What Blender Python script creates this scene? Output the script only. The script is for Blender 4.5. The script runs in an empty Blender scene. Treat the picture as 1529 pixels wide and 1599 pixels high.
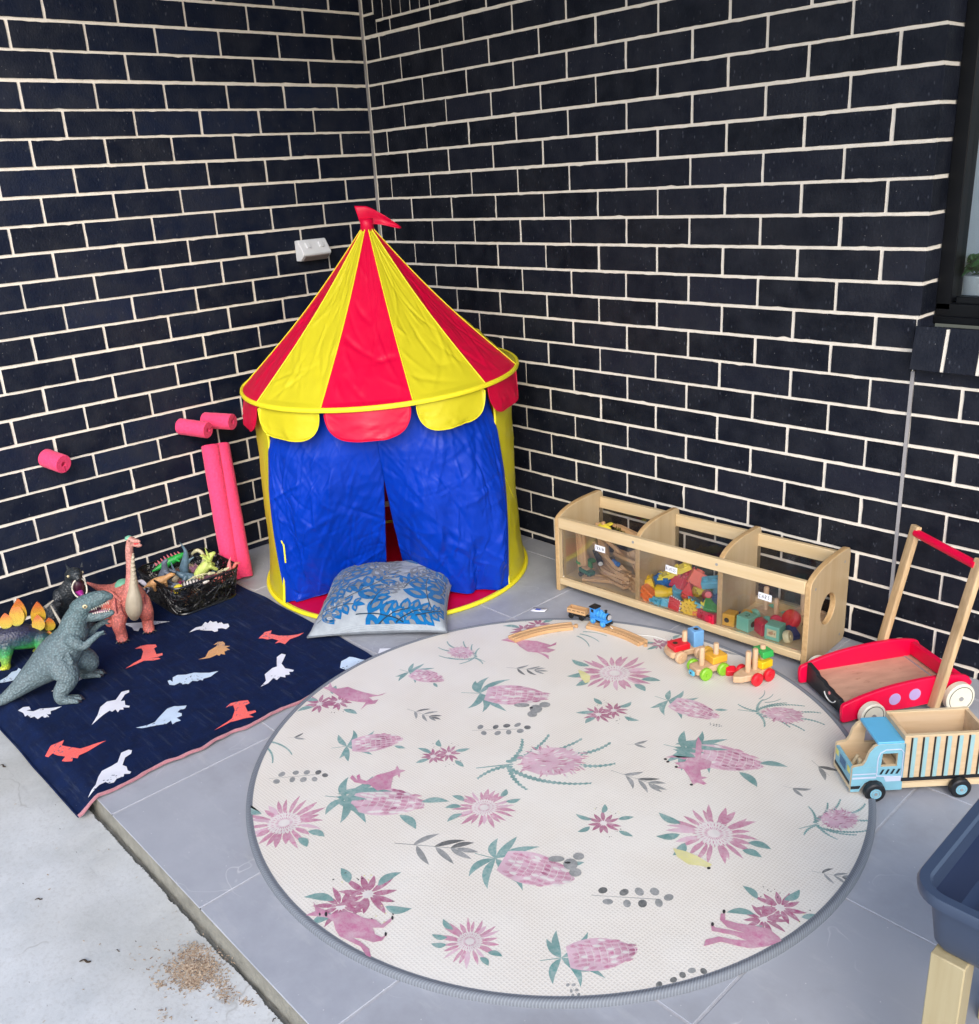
import bpy, bmesh, math, random
from math import sin, cos, pi, radians as rad, atan2, hypot
from mathutils import Vector as V, Matrix, noise
random.seed(7)
SC = bpy.context.scene
COL = SC.collection

# ------------------------------------------------------------------ camera, sky, sun, exposure
cam = bpy.data.cameras.new('camera'); co = bpy.data.objects.new('camera', cam); COL.objects.link(co)
co.location = (3.262, -2.4995, 1.3892); co.rotation_euler = (1.2292, 0.0583, 0.8173)
cam.sensor_fit = 'HORIZONTAL'; cam.sensor_width = 36; cam.lens = 1460.57 / 1529 * 36
cam.shift_x = (764.5 - 741.55) / 1529; cam.shift_y = (790.62 - 799.5) / 1529
cam.clip_start = 0.01; cam.clip_end = 500
SC.camera = co
SC.view_settings.view_transform = 'Standard'; SC.view_settings.look = 'None'
SC.view_settings.exposure = 1.10; SC.view_settings.gamma = 1
SUN_EL, SUN_AZ = 36, 135          # azimuth measured clockwise from +y
w = bpy.data.worlds.new('World'); SC.world = w; w.use_nodes = True
nt = w.node_tree; bg = nt.nodes['Background']
sky = nt.nodes.new('ShaderNodeTexSky'); sky.sky_type = 'NISHITA'; sky.sun_disc = False
sky.sun_elevation = rad(SUN_EL); sky.sun_rotation = rad(SUN_AZ); sky.dust_density = 1.6; sky.air_density = 1.0; sky.ozone_density = 1.0
nt.links.new(sky.outputs[0], bg.inputs[0]); bg.inputs[1].default_value = 0.15
sl = bpy.data.lights.new('sun', 'SUN'); sl.energy = 1.15; sl.angle = rad(40); sl.color = (1, .955, .90)
so = bpy.data.objects.new('sun', sl); COL.objects.link(so)
sd = V((sin(rad(SUN_AZ)) * cos(rad(SUN_EL)), cos(rad(SUN_AZ)) * cos(rad(SUN_EL)), sin(rad(SUN_EL))))
so.rotation_euler = sd.to_track_quat('Z', 'Y').to_euler(); so.location = sd * 8

# ------------------------------------------------------------------ materials
MATS = {}
def lin(c):
    return tuple(((x / 255 + .055) / 1.055) ** 2.4 if x > 10.3 else x / 255 / 12.92 for x in c)
def nd(nt, t, **k):
    n = nt.nodes.new(t)
    for a, b in k.items():
        if a.startswith('i_'): n.inputs[a[2:].replace('_', ' ')].default_value = b
        else: setattr(n, a, b)
    return n
def base(name):
    m = bpy.data.materials.new(name); m.use_nodes = True; MATS[name] = m
    nt = m.node_tree; b = nt.nodes['Principled BSDF']
    return m, nt, b
def coords(nt, scale=(1, 1, 1)):
    tc = nd(nt, 'ShaderNodeTexCoord'); mp = nd(nt, 'ShaderNodeMapping'); mp.inputs['Scale'].default_value = scale
    nt.links.new(tc.outputs['Object'], mp.inputs[0]); return mp.outputs[0]
def ramp(nt, fac, stops):
    r = nd(nt, 'ShaderNodeValToRGB'); e = r.color_ramp.elements
    while len(e) < len(stops): e.new(.5)
    for el, (p, c) in zip(e, stops): el.position = p; el.color = (*c, 1) if len(c) == 3 else c
    nt.links.new(fac, r.inputs[0]); return r.outputs[0]
def mixc(nt, fac, a, b, mode='MIX'):
    m = nd(nt, 'ShaderNodeMix', data_type='RGBA', blend_type=mode)
    for i, v in ((0, fac), (6, a), (7, b)):
        if hasattr(v, 'links') or hasattr(v, 'is_linked'): nt.links.new(v, m.inputs[i])
        elif isinstance(v, (int, float)): m.inputs[i].default_value = v
        else: m.inputs[i].default_value = (*v, 1)
    return m.outputs[2]
def noi(nt, vec, scale, detail=4, rough=.55):
    n = nd(nt, 'ShaderNodeTexNoise', i_Scale=scale, i_Detail=detail, i_Roughness=rough); nt.links.new(vec, n.inputs['Vector']); return n.outputs['Fac']
def bump(nt, b, h, strength, dist=.002):
    n = nd(nt, 'ShaderNodeBump', i_Strength=strength, i_Distance=dist); nt.links.new(h, n.inputs['Height'])
    if b.inputs['Normal'].is_linked: nt.links.new(b.inputs['Normal'].links[0].from_socket, n.inputs['Normal'])
    nt.links.new(n.outputs[0], b.inputs['Normal'])
def pm(name, rgb, rough=.5, var=.12, vs=30, bs=0, bstr=.3, bd=.001, scale=(1, 1, 1), k=1., spec=.5, coat=0, sheen=0, trans=0, dirt=None):
    """plain painted / plastic / cloth surface: colour with soft variation and optional grain bump"""
    m, nt, b = base(name); k *= 1 if 'mortar' in name or 'white' in name else .90; c = tuple(x * k for x in lin(rgb)); v = coords(nt, scale)
    f = noi(nt, v, vs)
    cc = ramp(nt, f, [(.25, tuple(x * (1 - var) for x in c)), (.75, tuple(min(1, x * (1 + var)) for x in c))])
    if dirt:
        f2 = noi(nt, v, dirt[1], 6, .65); g = ramp(nt, f2, [(dirt[2], (0, 0, 0)), (dirt[2] + .12, (1, 1, 1))])
        cc = mixc(nt, g, cc, lin(dirt[0]))
    nt.links.new(cc, b.inputs['Base Color']); b.inputs['Roughness'].default_value = rough
    b.inputs['Specular IOR Level'].default_value = spec; b.inputs['Coat Weight'].default_value = coat
    b.inputs['Sheen Weight'].default_value = sheen
    if bs: bump(nt, b, noi(nt, v, bs, 5, .6), bstr, bd)
    if trans:
        t = nd(nt, 'ShaderNodeBsdfTranslucent'); nt.links.new(cc, t.inputs[0]); mx = nd(nt, 'ShaderNodeMixShader'); mx.inputs[0].default_value = trans
        o = nt.nodes['Material Output']; nt.links.new(b.outputs[0], mx.inputs[1]); nt.links.new(t.outputs[0], mx.inputs[2]); nt.links.new(mx.outputs[0], o.inputs[0])
    return m
def wood(name, rgb, axis=0, rough=.5, contrast=.22, gs=1., k=1.):
    m, nt, b = base(name); k *= .88; c = tuple(x * k for x in lin(rgb)); s = [60 * gs] * 3; s[axis] = 4 * gs; v = coords(nt, s)
    f = noi(nt, v, 1.0, 5, .6); v2 = coords(nt, [x * .28 for x in s]); f2 = noi(nt, v2, 1.3, 3)
    cc = ramp(nt, f, [(.3, tuple(x * (1 - contrast) * y for x, y in zip(c, (1, .95, .86)))), (.62, c), (.85, tuple(min(1, x * 1.08) for x in c))])
    cc = mixc(nt, ramp(nt, f2, [(.45, (0, 0, 0)), (.75, (.5, .5, .5))]), cc, tuple(x * y for x, y in zip(c, (.82, .72, .58))))
    nt.links.new(cc, b.inputs['Base Color']); b.inputs['Roughness'].default_value = rough; bump(nt, b, f, .15, .0006); return m

def brick_mat(name, tint):
    m, nt, b = base(name); v = coords(nt)
    at = nd(nt, 'ShaderNodeAttribute', attribute_name='tone')
    f = noi(nt, v, 260, 4, .7); f2 = noi(nt, v, 14, 4)
    c = ramp(nt, at.outputs['Fac'], [(q, tuple(x * y for x, y in zip(cc, tint))) for q, cc in ((0, (.0030, .0044, .0092)), (.55, (.0056, .0074, .0145)), (1, (.0108, .0122, .022)))])
    c = mixc(nt, ramp(nt, f2, [(.4, (0, 0, 0)), (.7, (1, 1, 1))]), c, mixc(nt, .5, c, (.022, .025, .035)))
    dust = noi(nt, v, 3.1, 6, .7); c = mixc(nt, ramp(nt, dust, [(.48, (0, 0, 0)), (.74, (.5, .5, .5))]), c, (.026, .027, .033))
    # pale drag marks and lime specks on the wire-cut face
    vs = nd(nt, 'ShaderNodeTexVoronoi', i_Scale=70.); vs.feature = 'F1'
    mp = coords(nt, (1, 1, .45)); nt.links.new(mp, vs.inputs['Vector'])
    sp = ramp(nt, vs.outputs['Distance'], [(.09, (1, 1, 1)), (.2, (0, 0, 0))])
    gate = ramp(nt, noi(nt, v, 37, 2), [(.44, (0, 0, 0)), (.60, (1, 1, 1))]); sp = mixc(nt, 1., sp, gate, 'MULTIPLY')
    c = mixc(nt, sp, c, (.048, .054, .072)); 
    vs2 = nd(nt, 'ShaderNodeTexVoronoi', i_Scale=41.); nt.links.new(v, vs2.inputs['Vector'])
    c = mixc(nt, ramp(nt, vs2.outputs['Distance'], [(.028, (1, 1, 1)), (.048, (0, 0, 0))]), c, (.24, .24, .24))
    nt.links.new(c, b.inputs['Base Color']); b.inputs['Roughness'].default_value = .5; b.inputs['Specular IOR Level'].default_value = .18
    vd = nd(nt, 'ShaderNodeTexVoronoi', i_Scale=150.); nt.links.new(coords(nt, (1, 1, .7)), vd.inputs['Vector'])
    bump(nt, b, vd.outputs['Distance'], .45, .0013); bump(nt, b, f, .5, .0013); bump(nt, b, f2, .3, .003)
    return m
def tile_mat():
    m, nt, b = base('tile'); v = coords(nt); at = nd(nt, 'ShaderNodeAttribute', attribute_name='tone')
    f = noi(nt, v, 9, 7, .68); f2 = noi(nt, v, 55, 5, .7)
    c = ramp(nt, f, [(.3, (.2760, .2914, .3367)), (.52, (.3348, .3511, .3982)), (.74, (.3937, .4091, .4525))])
    c = mixc(nt, ramp(nt, f2, [(.35, (.0, .0, .0)), (.7, (.35, .35, .35))]), c, (.2941, .3077, .3439))
    c = mixc(nt, at.outputs['Fac'], c, (.3575, .3710, .4073))
    fd = noi(nt, v, 2.3, 6, .7); c = mixc(nt, ramp(nt, fd, [(.5, (0, 0, 0)), (.7, (.42, .42, .42))]), c, (.205, .205, .215))
    fe = noi(nt, coords(nt, (1, 3, 1)), 6, 5, .7); c = mixc(nt, ramp(nt, fe, [(.56, (0, 0, 0)), (.72, (.4, .4, .4))]), c, (.46, .465, .48))
    # fine scuffs
    wv = nd(nt, 'ShaderNodeTexVoronoi', i_Scale=7.); wv.feature = 'DISTANCE_TO_EDGE'
    dn = nd(nt, 'ShaderNodeTexNoise', i_Scale=3., i_Detail=3.); nt.links.new(v, dn.inputs['Vector'])
    nt.links.new(mixc(nt, .45, v, dn.outputs['Color']), wv.inputs['Vector'])
    sc = ramp(nt, wv.outputs['Distance'], [(.0, (1, 1, 1)), (.006, (0, 0, 0))])
    sc = mixc(nt, 1., sc, ramp(nt, noi(nt, v, 5, 3), [(.54, (0, 0, 0)), (.62, (.8, .8, .8))]), 'MULTIPLY')
    c = mixc(nt, sc, c, (.5430, .5430, .5611))
    vs = nd(nt, 'ShaderNodeTexVoronoi', i_Scale=38.); nt.links.new(v, vs.inputs['Vector'])
    c = mixc(nt, ramp(nt, vs.outputs['Distance'], [(.03, (.8, .8, .8)), (.06, (0, 0, 0))]), c, (.6, .6, .6))
    nt.links.new(c, b.inputs['Base Color'])
    nt.links.new(ramp(nt, f, [(.3, (.42,) * 3), (.7, (.6,) * 3)]), b.inputs['Roughness'])
    bump(nt, b, f2, .12, .001); return m
def concrete_mat():
    m, nt, b = base('painted_concrete'); v = coords(nt)
    f = noi(nt, v, 5, 8, .7); f2 = noi(nt, v, 120, 4, .7); f3 = noi(nt, v, 1.3, 4)
    c = ramp(nt, f, [(.28, (.4254, .4480, .4570)), (.5, (.5294, .5475, .5566)), (.72, (.6064, .6244, .6335))])
    c = mixc(nt, ramp(nt, f3, [(.5, (0, 0, 0)), (.68, (.55, .55, .55))]), c, (.3439, .3394, .3032))
    c = mixc(nt, ramp(nt, f2, [(.3, (.35, .35, .35)), (.5, (0, 0, 0))]), c, (.3258, .3167, .2987))
    vs = nd(nt, 'ShaderNodeTexVoronoi', i_Scale=13.); nt.links.new(coords(nt, (1, 2.4, 1)), vs.inputs['Vector'])
    c = mixc(nt, ramp(nt, vs.outputs['Distance'], [(.018, (1, 1, 1)), (.045, (0, 0, 0))]), c, (.1086, .0950, .0814))
    vb = nd(nt, 'ShaderNodeTexVoronoi', i_Scale=3.1); vb.feature = 'DISTANCE_TO_EDGE'
    dn = nd(nt, 'ShaderNodeTexNoise', i_Scale=2.5, i_Detail=4.); nt.links.new(v, dn.inputs['Vector'])
    nt.links.new(mixc(nt, .5, v, dn.outputs['Color']), vb.inputs['Vector'])
    sc = mixc(nt, 1., ramp(nt, vb.outputs['Distance'], [(0, (1, 1, 1)), (.006, (0, 0, 0))]), ramp(nt, noi(nt, v, 4, 2), [(.56, (0, 0, 0)), (.62, (.6, .6, .6))]), 'MULTIPLY')
    c = mixc(nt, sc, c, (.2715, .2625, .2444))
    nt.links.new(c, b.inputs['Base Color']); b.inputs['Roughness'].default_value = .75
    bump(nt, b, f, .35, .004); bump(nt, b, f2, .35, .0012); return m
def rug_mat():
    m, nt, b = base('rug_vinyl'); v = coords(nt)
    ck = nd(nt, 'ShaderNodeSeparateXYZ'); nt.links.new(v, ck.inputs[0])
    def tri(o, p):
        a = nd(nt, 'ShaderNodeMath', operation='MULTIPLY'); nt.links.new(o, a.inputs[0]); a.inputs[1].default_value = 2 * pi / p
        s = nd(nt, 'ShaderNodeMath', operation='SINE'); nt.links.new(a.outputs[0], s.inputs[0]); return s.outputs[0]
    sx = tri(ck.outputs[0], .0070); sy = tri(ck.outputs[1], .0070)
    mx = nd(nt, 'ShaderNodeMath', operation='MAXIMUM'); nt.links.new(sx, mx.inputs[0]); nt.links.new(sy, mx.inputs[1])
    pr = nd(nt, 'ShaderNodeMath', operation='MULTIPLY'); nt.links.new(sx, pr.inputs[0]); nt.links.new(sy, pr.inputs[1])
    f = noi(nt, v, 4, 4)
    c = ramp(nt, mx.outputs[0], [(.3, (.618, .570, .505)), (.98, (.715, .680, .620))])
    c = mixc(nt, ramp(nt, f, [(.4, (0, 0, 0)), (.62, (1, 1, 1))]), c, mixc(nt, .6, c, (.715, .690, .640)))
    sm = noi(nt, v, 24, 6, .7); c = mixc(nt, ramp(nt, sm, [(.62, (0, 0, 0)), (.75, (.35, .35, .35))]), c, (.5973, .5611, .5249))
    nt.links.new(c, b.inputs['Base Color']); b.inputs['Roughness'].default_value = .55
    bump(nt, b, mx.outputs[0], .16, .0010); bump(nt, b, f, .25, .012); return m
def print_mat(name, rgb, pale=.45, base_c=(.69, .67, .645), sc=90, k=1.):
    m, nt, b = base(name); v = coords(nt); c = tuple(x * k * .9 for x in lin(rgb))
    f = noi(nt, v, sc, 5, .7); f2 = noi(nt, v, sc * .25, 3)
    cc = mixc(nt, ramp(nt, f, [(.36, (0, 0, 0)), (.72, (pale,) * 3)]), c, base_c)
    cc = mixc(nt, ramp(nt, f2, [(.4, (0, 0, 0)), (.65, (.5, .5, .5))]), cc, tuple(x * .72 for x in c))
    nt.links.new(cc, b.inputs['Base Color']); b.inputs['Roughness'].default_value = .55
    ck = nd(nt, 'ShaderNodeTexChecker', i_Scale=210.); nt.links.new(v, ck.inputs['Vector']); bump(nt, b, ck.outputs['Fac'], .12, .0006); return m
def cloth(name, rgb, thread=420, var=.18, rough=.9, sheen=.3, k=1., dots=None, bstr=.5, lint=False):
    m, nt, b = base(name); c = tuple(x * k * .88 for x in lin(rgb)); v = coords(nt)
    wv = nd(nt, 'ShaderNodeTexWave', i_Scale=thread, i_Distortion=1.5, i_Detail=1.); wv.bands_direction = 'X'; nt.links.new(v, wv.inputs['Vector'])
    w2 = nd(nt, 'ShaderNodeTexWave', i_Scale=thread, i_Distortion=1.5, i_Detail=1.); w2.bands_direction = 'Y'; nt.links.new(v, w2.inputs['Vector'])
    f = noi(nt, v, 30, 5, .65); a = mixc(nt, .5, wv.outputs['Color'], w2.outputs['Color'])
    cc = ramp(nt, f, [(.3, tuple(x * (1 - var) for x in c)), (.7, tuple(min(1, x * (1 + var)) for x in c))])
    cc = mixc(nt, .35, cc, a, 'MULTIPLY') if dots is None else cc
    if dots:
        vs = nd(nt, 'ShaderNodeTexVoronoi', i_Scale=120.); nt.links.new(coords(nt, (1, .75, 1)), vs.inputs['Vector'])
        gt = ramp(nt, noi(nt, v, 14, 1), [(.5, (0, 0, 0)), (.54, (1, 1, 1))])
        cc = mixc(nt, mixc(nt, 1., ramp(nt, vs.outputs['Distance'], [(.22, (1, 1, 1)), (.3, (0, 0, 0))]), gt, 'MULTIPLY'), cc, dots)
    if lint:
        lf = noi(nt, coords(nt, (5, 60, 5)), 1.2, 6, .75); cc = mixc(nt, ramp(nt, lf, [(.55, (0, 0, 0)), (.78, (.45, .45, .45))]), cc, (.09, .11, .15))
        lv = nd(nt, 'ShaderNodeTexVoronoi', i_Scale=55.); nt.links.new(coords(nt, (1, 3, 1)), lv.inputs['Vector']); cc = mixc(nt, ramp(nt, lv.outputs['Distance'], [(.03, (.7, .7, .7)), (.07, (0, 0, 0))]), cc, (.2, .21, .24))
    nt.links.new(cc, b.inputs['Base Color']); b.inputs['Roughness'].default_value = rough; b.inputs['Sheen Weight'].default_value = sheen
    b.inputs['Specular IOR Level'].default_value = .2
    bump(nt, b, a, bstr, .0006); bump(nt, b, noi(nt, v, 9, 3), .3, .008); return m
def glass(name, tint=(1, 1, 1), ior=1.45, haze=0.):
    m, nt, b = base(name); nt.nodes.remove(b); o = nt.nodes['Material Output']
    t = nd(nt, 'ShaderNodeBsdfTransparent'); t.inputs[0].default_value = (*tint, 1)
    g = nd(nt, 'ShaderNodeBsdfGlossy', i_Roughness=.04); fr = nd(nt, 'ShaderNodeFresnel', i_IOR=ior)
    mx = nd(nt, 'ShaderNodeMixShader'); nt.links.new(fr.outputs[0], mx.inputs[0]); nt.links.new(t.outputs[0], mx.inputs[1]); nt.links.new(g.outputs[0], mx.inputs[2])
    if haze:
        d = nd(nt, 'ShaderNodeBsdfDiffuse'); d.inputs[0].default_value = (.75, .75, .75, 1); m2 = nd(nt, 'ShaderNodeMixShader')
        v = coords(nt); nt.links.new(ramp(nt, noi(nt, v, 14, 5, .7), [(.4, (haze * .3,) * 3), (.75, (haze * 1.6,) * 3)]), m2.inputs[0])
        nt.links.new(mx.outputs[0], m2.inputs[1]); nt.links.new(d.outputs[0], m2.inputs[2]); mx = m2
    nt.links.new(mx.outputs[0], o.inputs[0]); return m
def skin(name, stops, axis=2, lo=0., hi=.2, bs=240, bstr=.5, bd=.002, rough=.5, blot=.25):
    """moulded toy skin: paint graded along one axis of the toy, with scale texture"""
    m, nt, b = base(name); v = coords(nt); s = nd(nt, 'ShaderNodeSeparateXYZ'); nt.links.new(v, s.inputs[0])
    mr = nd(nt, 'ShaderNodeMapRange'); mr.inputs[1].default_value = lo; mr.inputs[2].default_value = hi; nt.links.new(s.outputs[axis], mr.inputs[0])
    f = noi(nt, v, 60, 4); ad = nd(nt, 'ShaderNodeMath', operation='MULTIPLY_ADD'); nt.links.new(f, ad.inputs[0]); ad.inputs[1].default_value = blot; 
    sb = nd(nt, 'ShaderNodeMath', operation='SUBTRACT'); nt.links.new(mr.outputs[0], sb.inputs[0]); sb.inputs[1].default_value = blot * .5; nt.links.new(sb.outputs[0], ad.inputs[2])
    c = ramp(nt, ad.outputs[0], [(p, tuple(x * .88 for x in lin(q))) for p, q in stops])
    vd = nd(nt, 'ShaderNodeTexVoronoi', i_Scale=float(bs)); nt.links.new(v, vd.inputs['Vector'])
    c = mixc(nt, ramp(nt, vd.outputs['Distance'], [(.15, (0, 0, 0)), (.6, (.75, .75, .75))]), c, mixc(nt, .6, c, (.02, .02, .02)))
    c = mixc(nt, ramp(nt, noi(nt, v, 28, 6, .75), [(.45, (0, 0, 0)), (.7, (.5, .5, .5))]), c, mixc(nt, .14, c, (.5, .5, .5)))
    nt.links.new(c, b.inputs['Base Color']); b.inputs['Roughness'].default_value = rough
    bump(nt, b, vd.outputs['Distance'], bstr, -bd); bump(nt, b, noi(nt, v, 45, 4), .4, .004); return m

# ------------------------------------------------------------------ mesh helpers
class MB:
    def __init__(s): s.v = []; s.f = []; s.m = []
    def add(s, vs, fs, m=0, M=None):
        o = len(s.v); s.v += [tuple(M @ V(p)) for p in vs] if M else [tuple(p) for p in vs]
        s.f += [tuple(i + o for i in f) for f in fs]; s.m += [m] * len(fs); return s
    def box(s, c, d, m=0, rz=0, M=None):
        x, y, z = [a / 2 for a in d]; R = Matrix.Translation(c) @ Matrix.Rotation(rz, 4, 'Z')
        if M: R = M @ R
        vs = [(i * x, j * y, k * z) for k in (-1, 1) for j in (-1, 1) for i in (-1, 1)]
        return s.add(vs, [(0, 2, 3, 1), (4, 5, 7, 6), (0, 1, 5, 4), (2, 6, 7, 3), (0, 4, 6, 2), (1, 3, 7, 5)], m, R)
    def tube(s, path, r, n=8, m=0, caps=True, M=None, flat=None):
        path = [V(p) for p in path]; k = len(path); r = [r] * k if isinstance(r, (int, float)) else list(r)
        vs = []; up = None
        for i, p in enumerate(path):
            t = (path[min(i + 1, k - 1)] - path[max(i - 1, 0)]); t = t.normalized() if t.length else V((0, 0, 1))
            if up is None: up = V((0, 0, 1)) if abs(t.z) < .9 else V((1, 0, 0))
            a = t.cross(up); a = a.normalized() if a.length > 1e-6 else t.orthogonal().normalized(); b = a.cross(t).normalized(); up = b
            fa, fb = flat if flat else (1, 1)
            for j in range(n):
                th = 2 * pi * j / n; vs.append(p + a * cos(th) * r[i] * fa + b * sin(th) * r[i] * fb)
        fs = [(i * n + j, i * n + (j + 1) % n, (i + 1) * n + (j + 1) % n, (i + 1) * n + j) for i in range(k - 1) for j in range(n)]
        if caps: fs += [tuple(range(n))[::-1], tuple(range((k - 1) * n, k * n))]
        return s.add(vs, fs, m, M)
    def cyl(s, a, b, r, n=20, m=0, r2=None): return s.tube([a, b], [r, r if r2 is None else r2], n, m)
    def ell(s, c, r, m=0, M=None, nu=14, nv=9):
        r = (r,) * 3 if isinstance(r, (int, float)) else r; vs = [(c[0], c[1], c[2] - r[2])]
        for i in range(1, nv):
            ph = -pi / 2 + pi * i / nv
            vs += [(c[0] + r[0] * cos(ph) * cos(2 * pi * j / nu), c[1] + r[1] * cos(ph) * sin(2 * pi * j / nu), c[2] + r[2] * sin(ph)) for j in range(nu)]
        vs.append((c[0], c[1], c[2] + r[2])); fs = [(0, 1 + (j + 1) % nu, 1 + j) for j in range(nu)]
        for i in range(nv - 2): fs += [(1 + i * nu + j, 1 + i * nu + (j + 1) % nu, 1 + (i + 1) * nu + (j + 1) % nu, 1 + (i + 1) * nu + j) for j in range(nu)]
        t = len(vs) - 1; fs += [(1 + (nv - 2) * nu + j, 1 + (nv - 2) * nu + (j + 1) % nu, t) for j in range(nu)]
        return s.add(vs, fs, m, M)
    def prism(s, poly, z0, z1, m=0, M=None, mside=None):
        n = len(poly); A = sum(poly[i][0] * poly[(i + 1) % n][1] - poly[(i + 1) % n][0] * poly[i][1] for i in range(n))
        if A < 0: poly = poly[::-1]
        vs = [(x, y, z0) for x, y in poly] + [(x, y, z1) for x, y in poly]
        s.add(vs, [tuple(range(n))[::-1], tuple(range(n, 2 * n))], m, M)
        o = len(s.v) - 2 * n; s.f += [(o + i, o + (i + 1) % n, o + n + (i + 1) % n, o + n + i) for i in range(n)]; s.m += [m if mside is None else mside] * n
        return s
    def poly(s, pts, m=0, M=None): return s.add(pts, [tuple(range(len(pts)))], m, M)
    def grid(s, fn, nu, nv, m=0, cu=False, mf=None):
        vs = [fn(i / nu, j / nv) for j in range(nv + 1) for i in range(nu if cu else nu + 1)]; W = nu if cu else nu + 1
        fs = []; o = len(s.v); s.v += [tuple(p) for p in vs]
        for j in range(nv):
            for i in range(nu):
                a, b = i, (i + 1) % W if cu else i + 1
                s.f.append((o + j * W + a, o + j * W + b, o + (j + 1) * W + b, o + (j + 1) * W + a)); s.m.append(mf(i, j) if mf else m)
        return s
    def build(s, name, mats, parent=None, bevel=0, seg=2, smooth=True, ang=40, solid=0, post=None, loc=None, remesh=0, sm=4):
        me = bpy.data.meshes.new(name); me.from_pydata(s.v, [], s.f)
        for m in (mats if isinstance(mats, (list, tuple)) else [mats]): me.materials.append(MATS[m] if isinstance(m, str) else m)
        me.polygons.foreach_set('material_index', s.m)
        if post:
            bm = bmesh.new(); bm.from_mesh(me); post(bm); bm.to_mesh(me); bm.free()
        if smooth:
            me.polygons.foreach_set('use_smooth', [True] * len(me.polygons))
            if ang < 180 and not remesh: me.set_sharp_from_angle(angle=rad(ang))
        o = bpy.data.objects.new(name, me); COL.objects.link(o)
        if parent: o.parent = parent
        if loc: o.location = loc
        if bevel:
            b = o.modifiers.new('bevel', 'BEVEL'); b.width = bevel; b.segments = seg; b.limit_method = 'ANGLE'; b.angle_limit = rad(35)
        if solid:
            q = o.modifiers.new('solid', 'SOLIDIFY'); q.thickness = solid; q.offset = 0
        if remesh:
            r = o.modifiers.new('remesh', 'REMESH'); r.mode = 'VOXEL'; r.voxel_size = remesh; r.use_smooth_shade = True
            q = o.modifiers.new('smooth', 'SMOOTH'); q.iterations = sm; q.factor = .5
        return o
def tag(o, label=None, cat=None, group=None, kind=None):
    if label: o['label'] = label
    if cat: o['category'] = cat
    if group: o['group'] = group
    if kind: o['kind'] = kind
    return o
def thing(name, label, cat, loc=(0, 0, 0), rz=0, group=None, rot=None):
    o = bpy.data.objects.new(name, None); COL.objects.link(o); o.empty_display_size = .05
    o.location = loc; o.rotation_euler = rot if rot else (0, 0, rz); return tag(o, label, cat, group)
def copy_tree(o, parent=None):
    c = o.copy(); COL.objects.link(c); c.parent = parent
    for ch in list(o.children): copy_tree(ch, c)
    return c
def rr(w, h, r, n=5, cx=0, cy=0):
    """rounded rectangle outline"""
    P = []
    for sx, sy, a in ((1, 1, 0), (-1, 1, 90), (-1, -1, 180), (1, -1, 270)):
        for i in range(n + 1):
            t = rad(a + 90 * i / n); P.append((cx + sx * (w / 2 - r) + r * cos(t), cy + sy * (h / 2 - r) + r * sin(t)))
    return P
def smoothpath(P, n=4):
    P = [V(p) for p in P]; out = []
    for i in range(len(P) - 1):
        a, b, c, d = P[max(i - 1, 0)], P[i], P[i + 1], P[min(i + 2, len(P) - 1)]
        for j in range(n):
            t = j / n; out.append(.5 * ((2 * b) + (c - a) * t + (2 * a - 5 * b + 4 * c - d) * t * t + (3 * b - a - 3 * c + d) * t ** 3))
    out.append(P[-1]); return out
def limb(mb, pts, n=10, sub=3, m=0, M=None):
    """tapering round limb through (x,y,z,r) joints"""
    P = smoothpath([V(p[:3]) for p in pts], sub); R = smoothpath([V((p[3], 0, 0)) for p in pts], sub)
    mb.tube(P, [max(q.x, .0008) for q in R], n, m, M=M)
    a = pts[0]; b = pts[-1]; mb.ell(a[:3], a[3] * .98, m, M, 10, 6); mb.ell(b[:3], b[3] * .98, m, M, 10, 6); return mb
def lens(x, y, a, L, w, bend=0, n=7):
    """leaf / petal outline starting at x,y"""
    up = []; dn = []
    for i in range(n + 1):
        t = i / n; ww = w * sin(pi * t ** .85) ** .9 / 2 if 0 < t < 1 else 0; c = bend * L * 4 * t * (1 - t) * .5
        up.append((t * L, c + ww)); dn.append((t * L, c - ww))
    P = up + dn[1:-1][::-1]; ca, sa = cos(a), sin(a)
    return [(x + p * ca - q * sa, y + p * sa + q * ca) for p, q in P]
def oval(x, y, a, b, rot=0, n=12):
    return [(x + a * cos(t) * cos(rot) - b * sin(t) * sin(rot), y + a * cos(t) * sin(rot) + b * sin(t) * cos(rot)) for t in [2 * pi * i / n for i in range(n)]]

pm('mortar', (228, 220, 208), .9, .07, 60, 220, .6, .0015, k=1.)
pm('joint_sealant', (178, 176, 178), .7, .06, 30, k=.75)
brick_mat('brick', (.86, .92, 1.0)); brick_mat('brick_blue_cast', (.62, 1.0, 1.55)); tile_mat(); concrete_mat(); rug_mat()  # left wall: same brick with its blue cast tinted into the colour
pm('grout', (190, 190, 195), .9, .12, 80, 300, .5, k=.85)
pm('step_concrete', (150, 148, 138), .9, .3, 25, 160, .8, .003, k=.8)
pm('black_metal', (9, 11, 16), .45, .1, 20, spec=.25)
glass('window_glass', (.9, .93, .94), 1.5)
pm('white_plastic', (226, 228, 232), .4, .04, 20, k=.85)
pm('white_paint', (228, 230, 230), .55, .05, 12, k=.9)
pm('blind_grey', (132, 138, 142), .8, .08, 40, k=.8)
pm('leaf_green', (62, 120, 52), .45, .35, 40, k=.8)
pm('ceiling_white', (120, 118, 115), .8, .05, 10)

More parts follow.
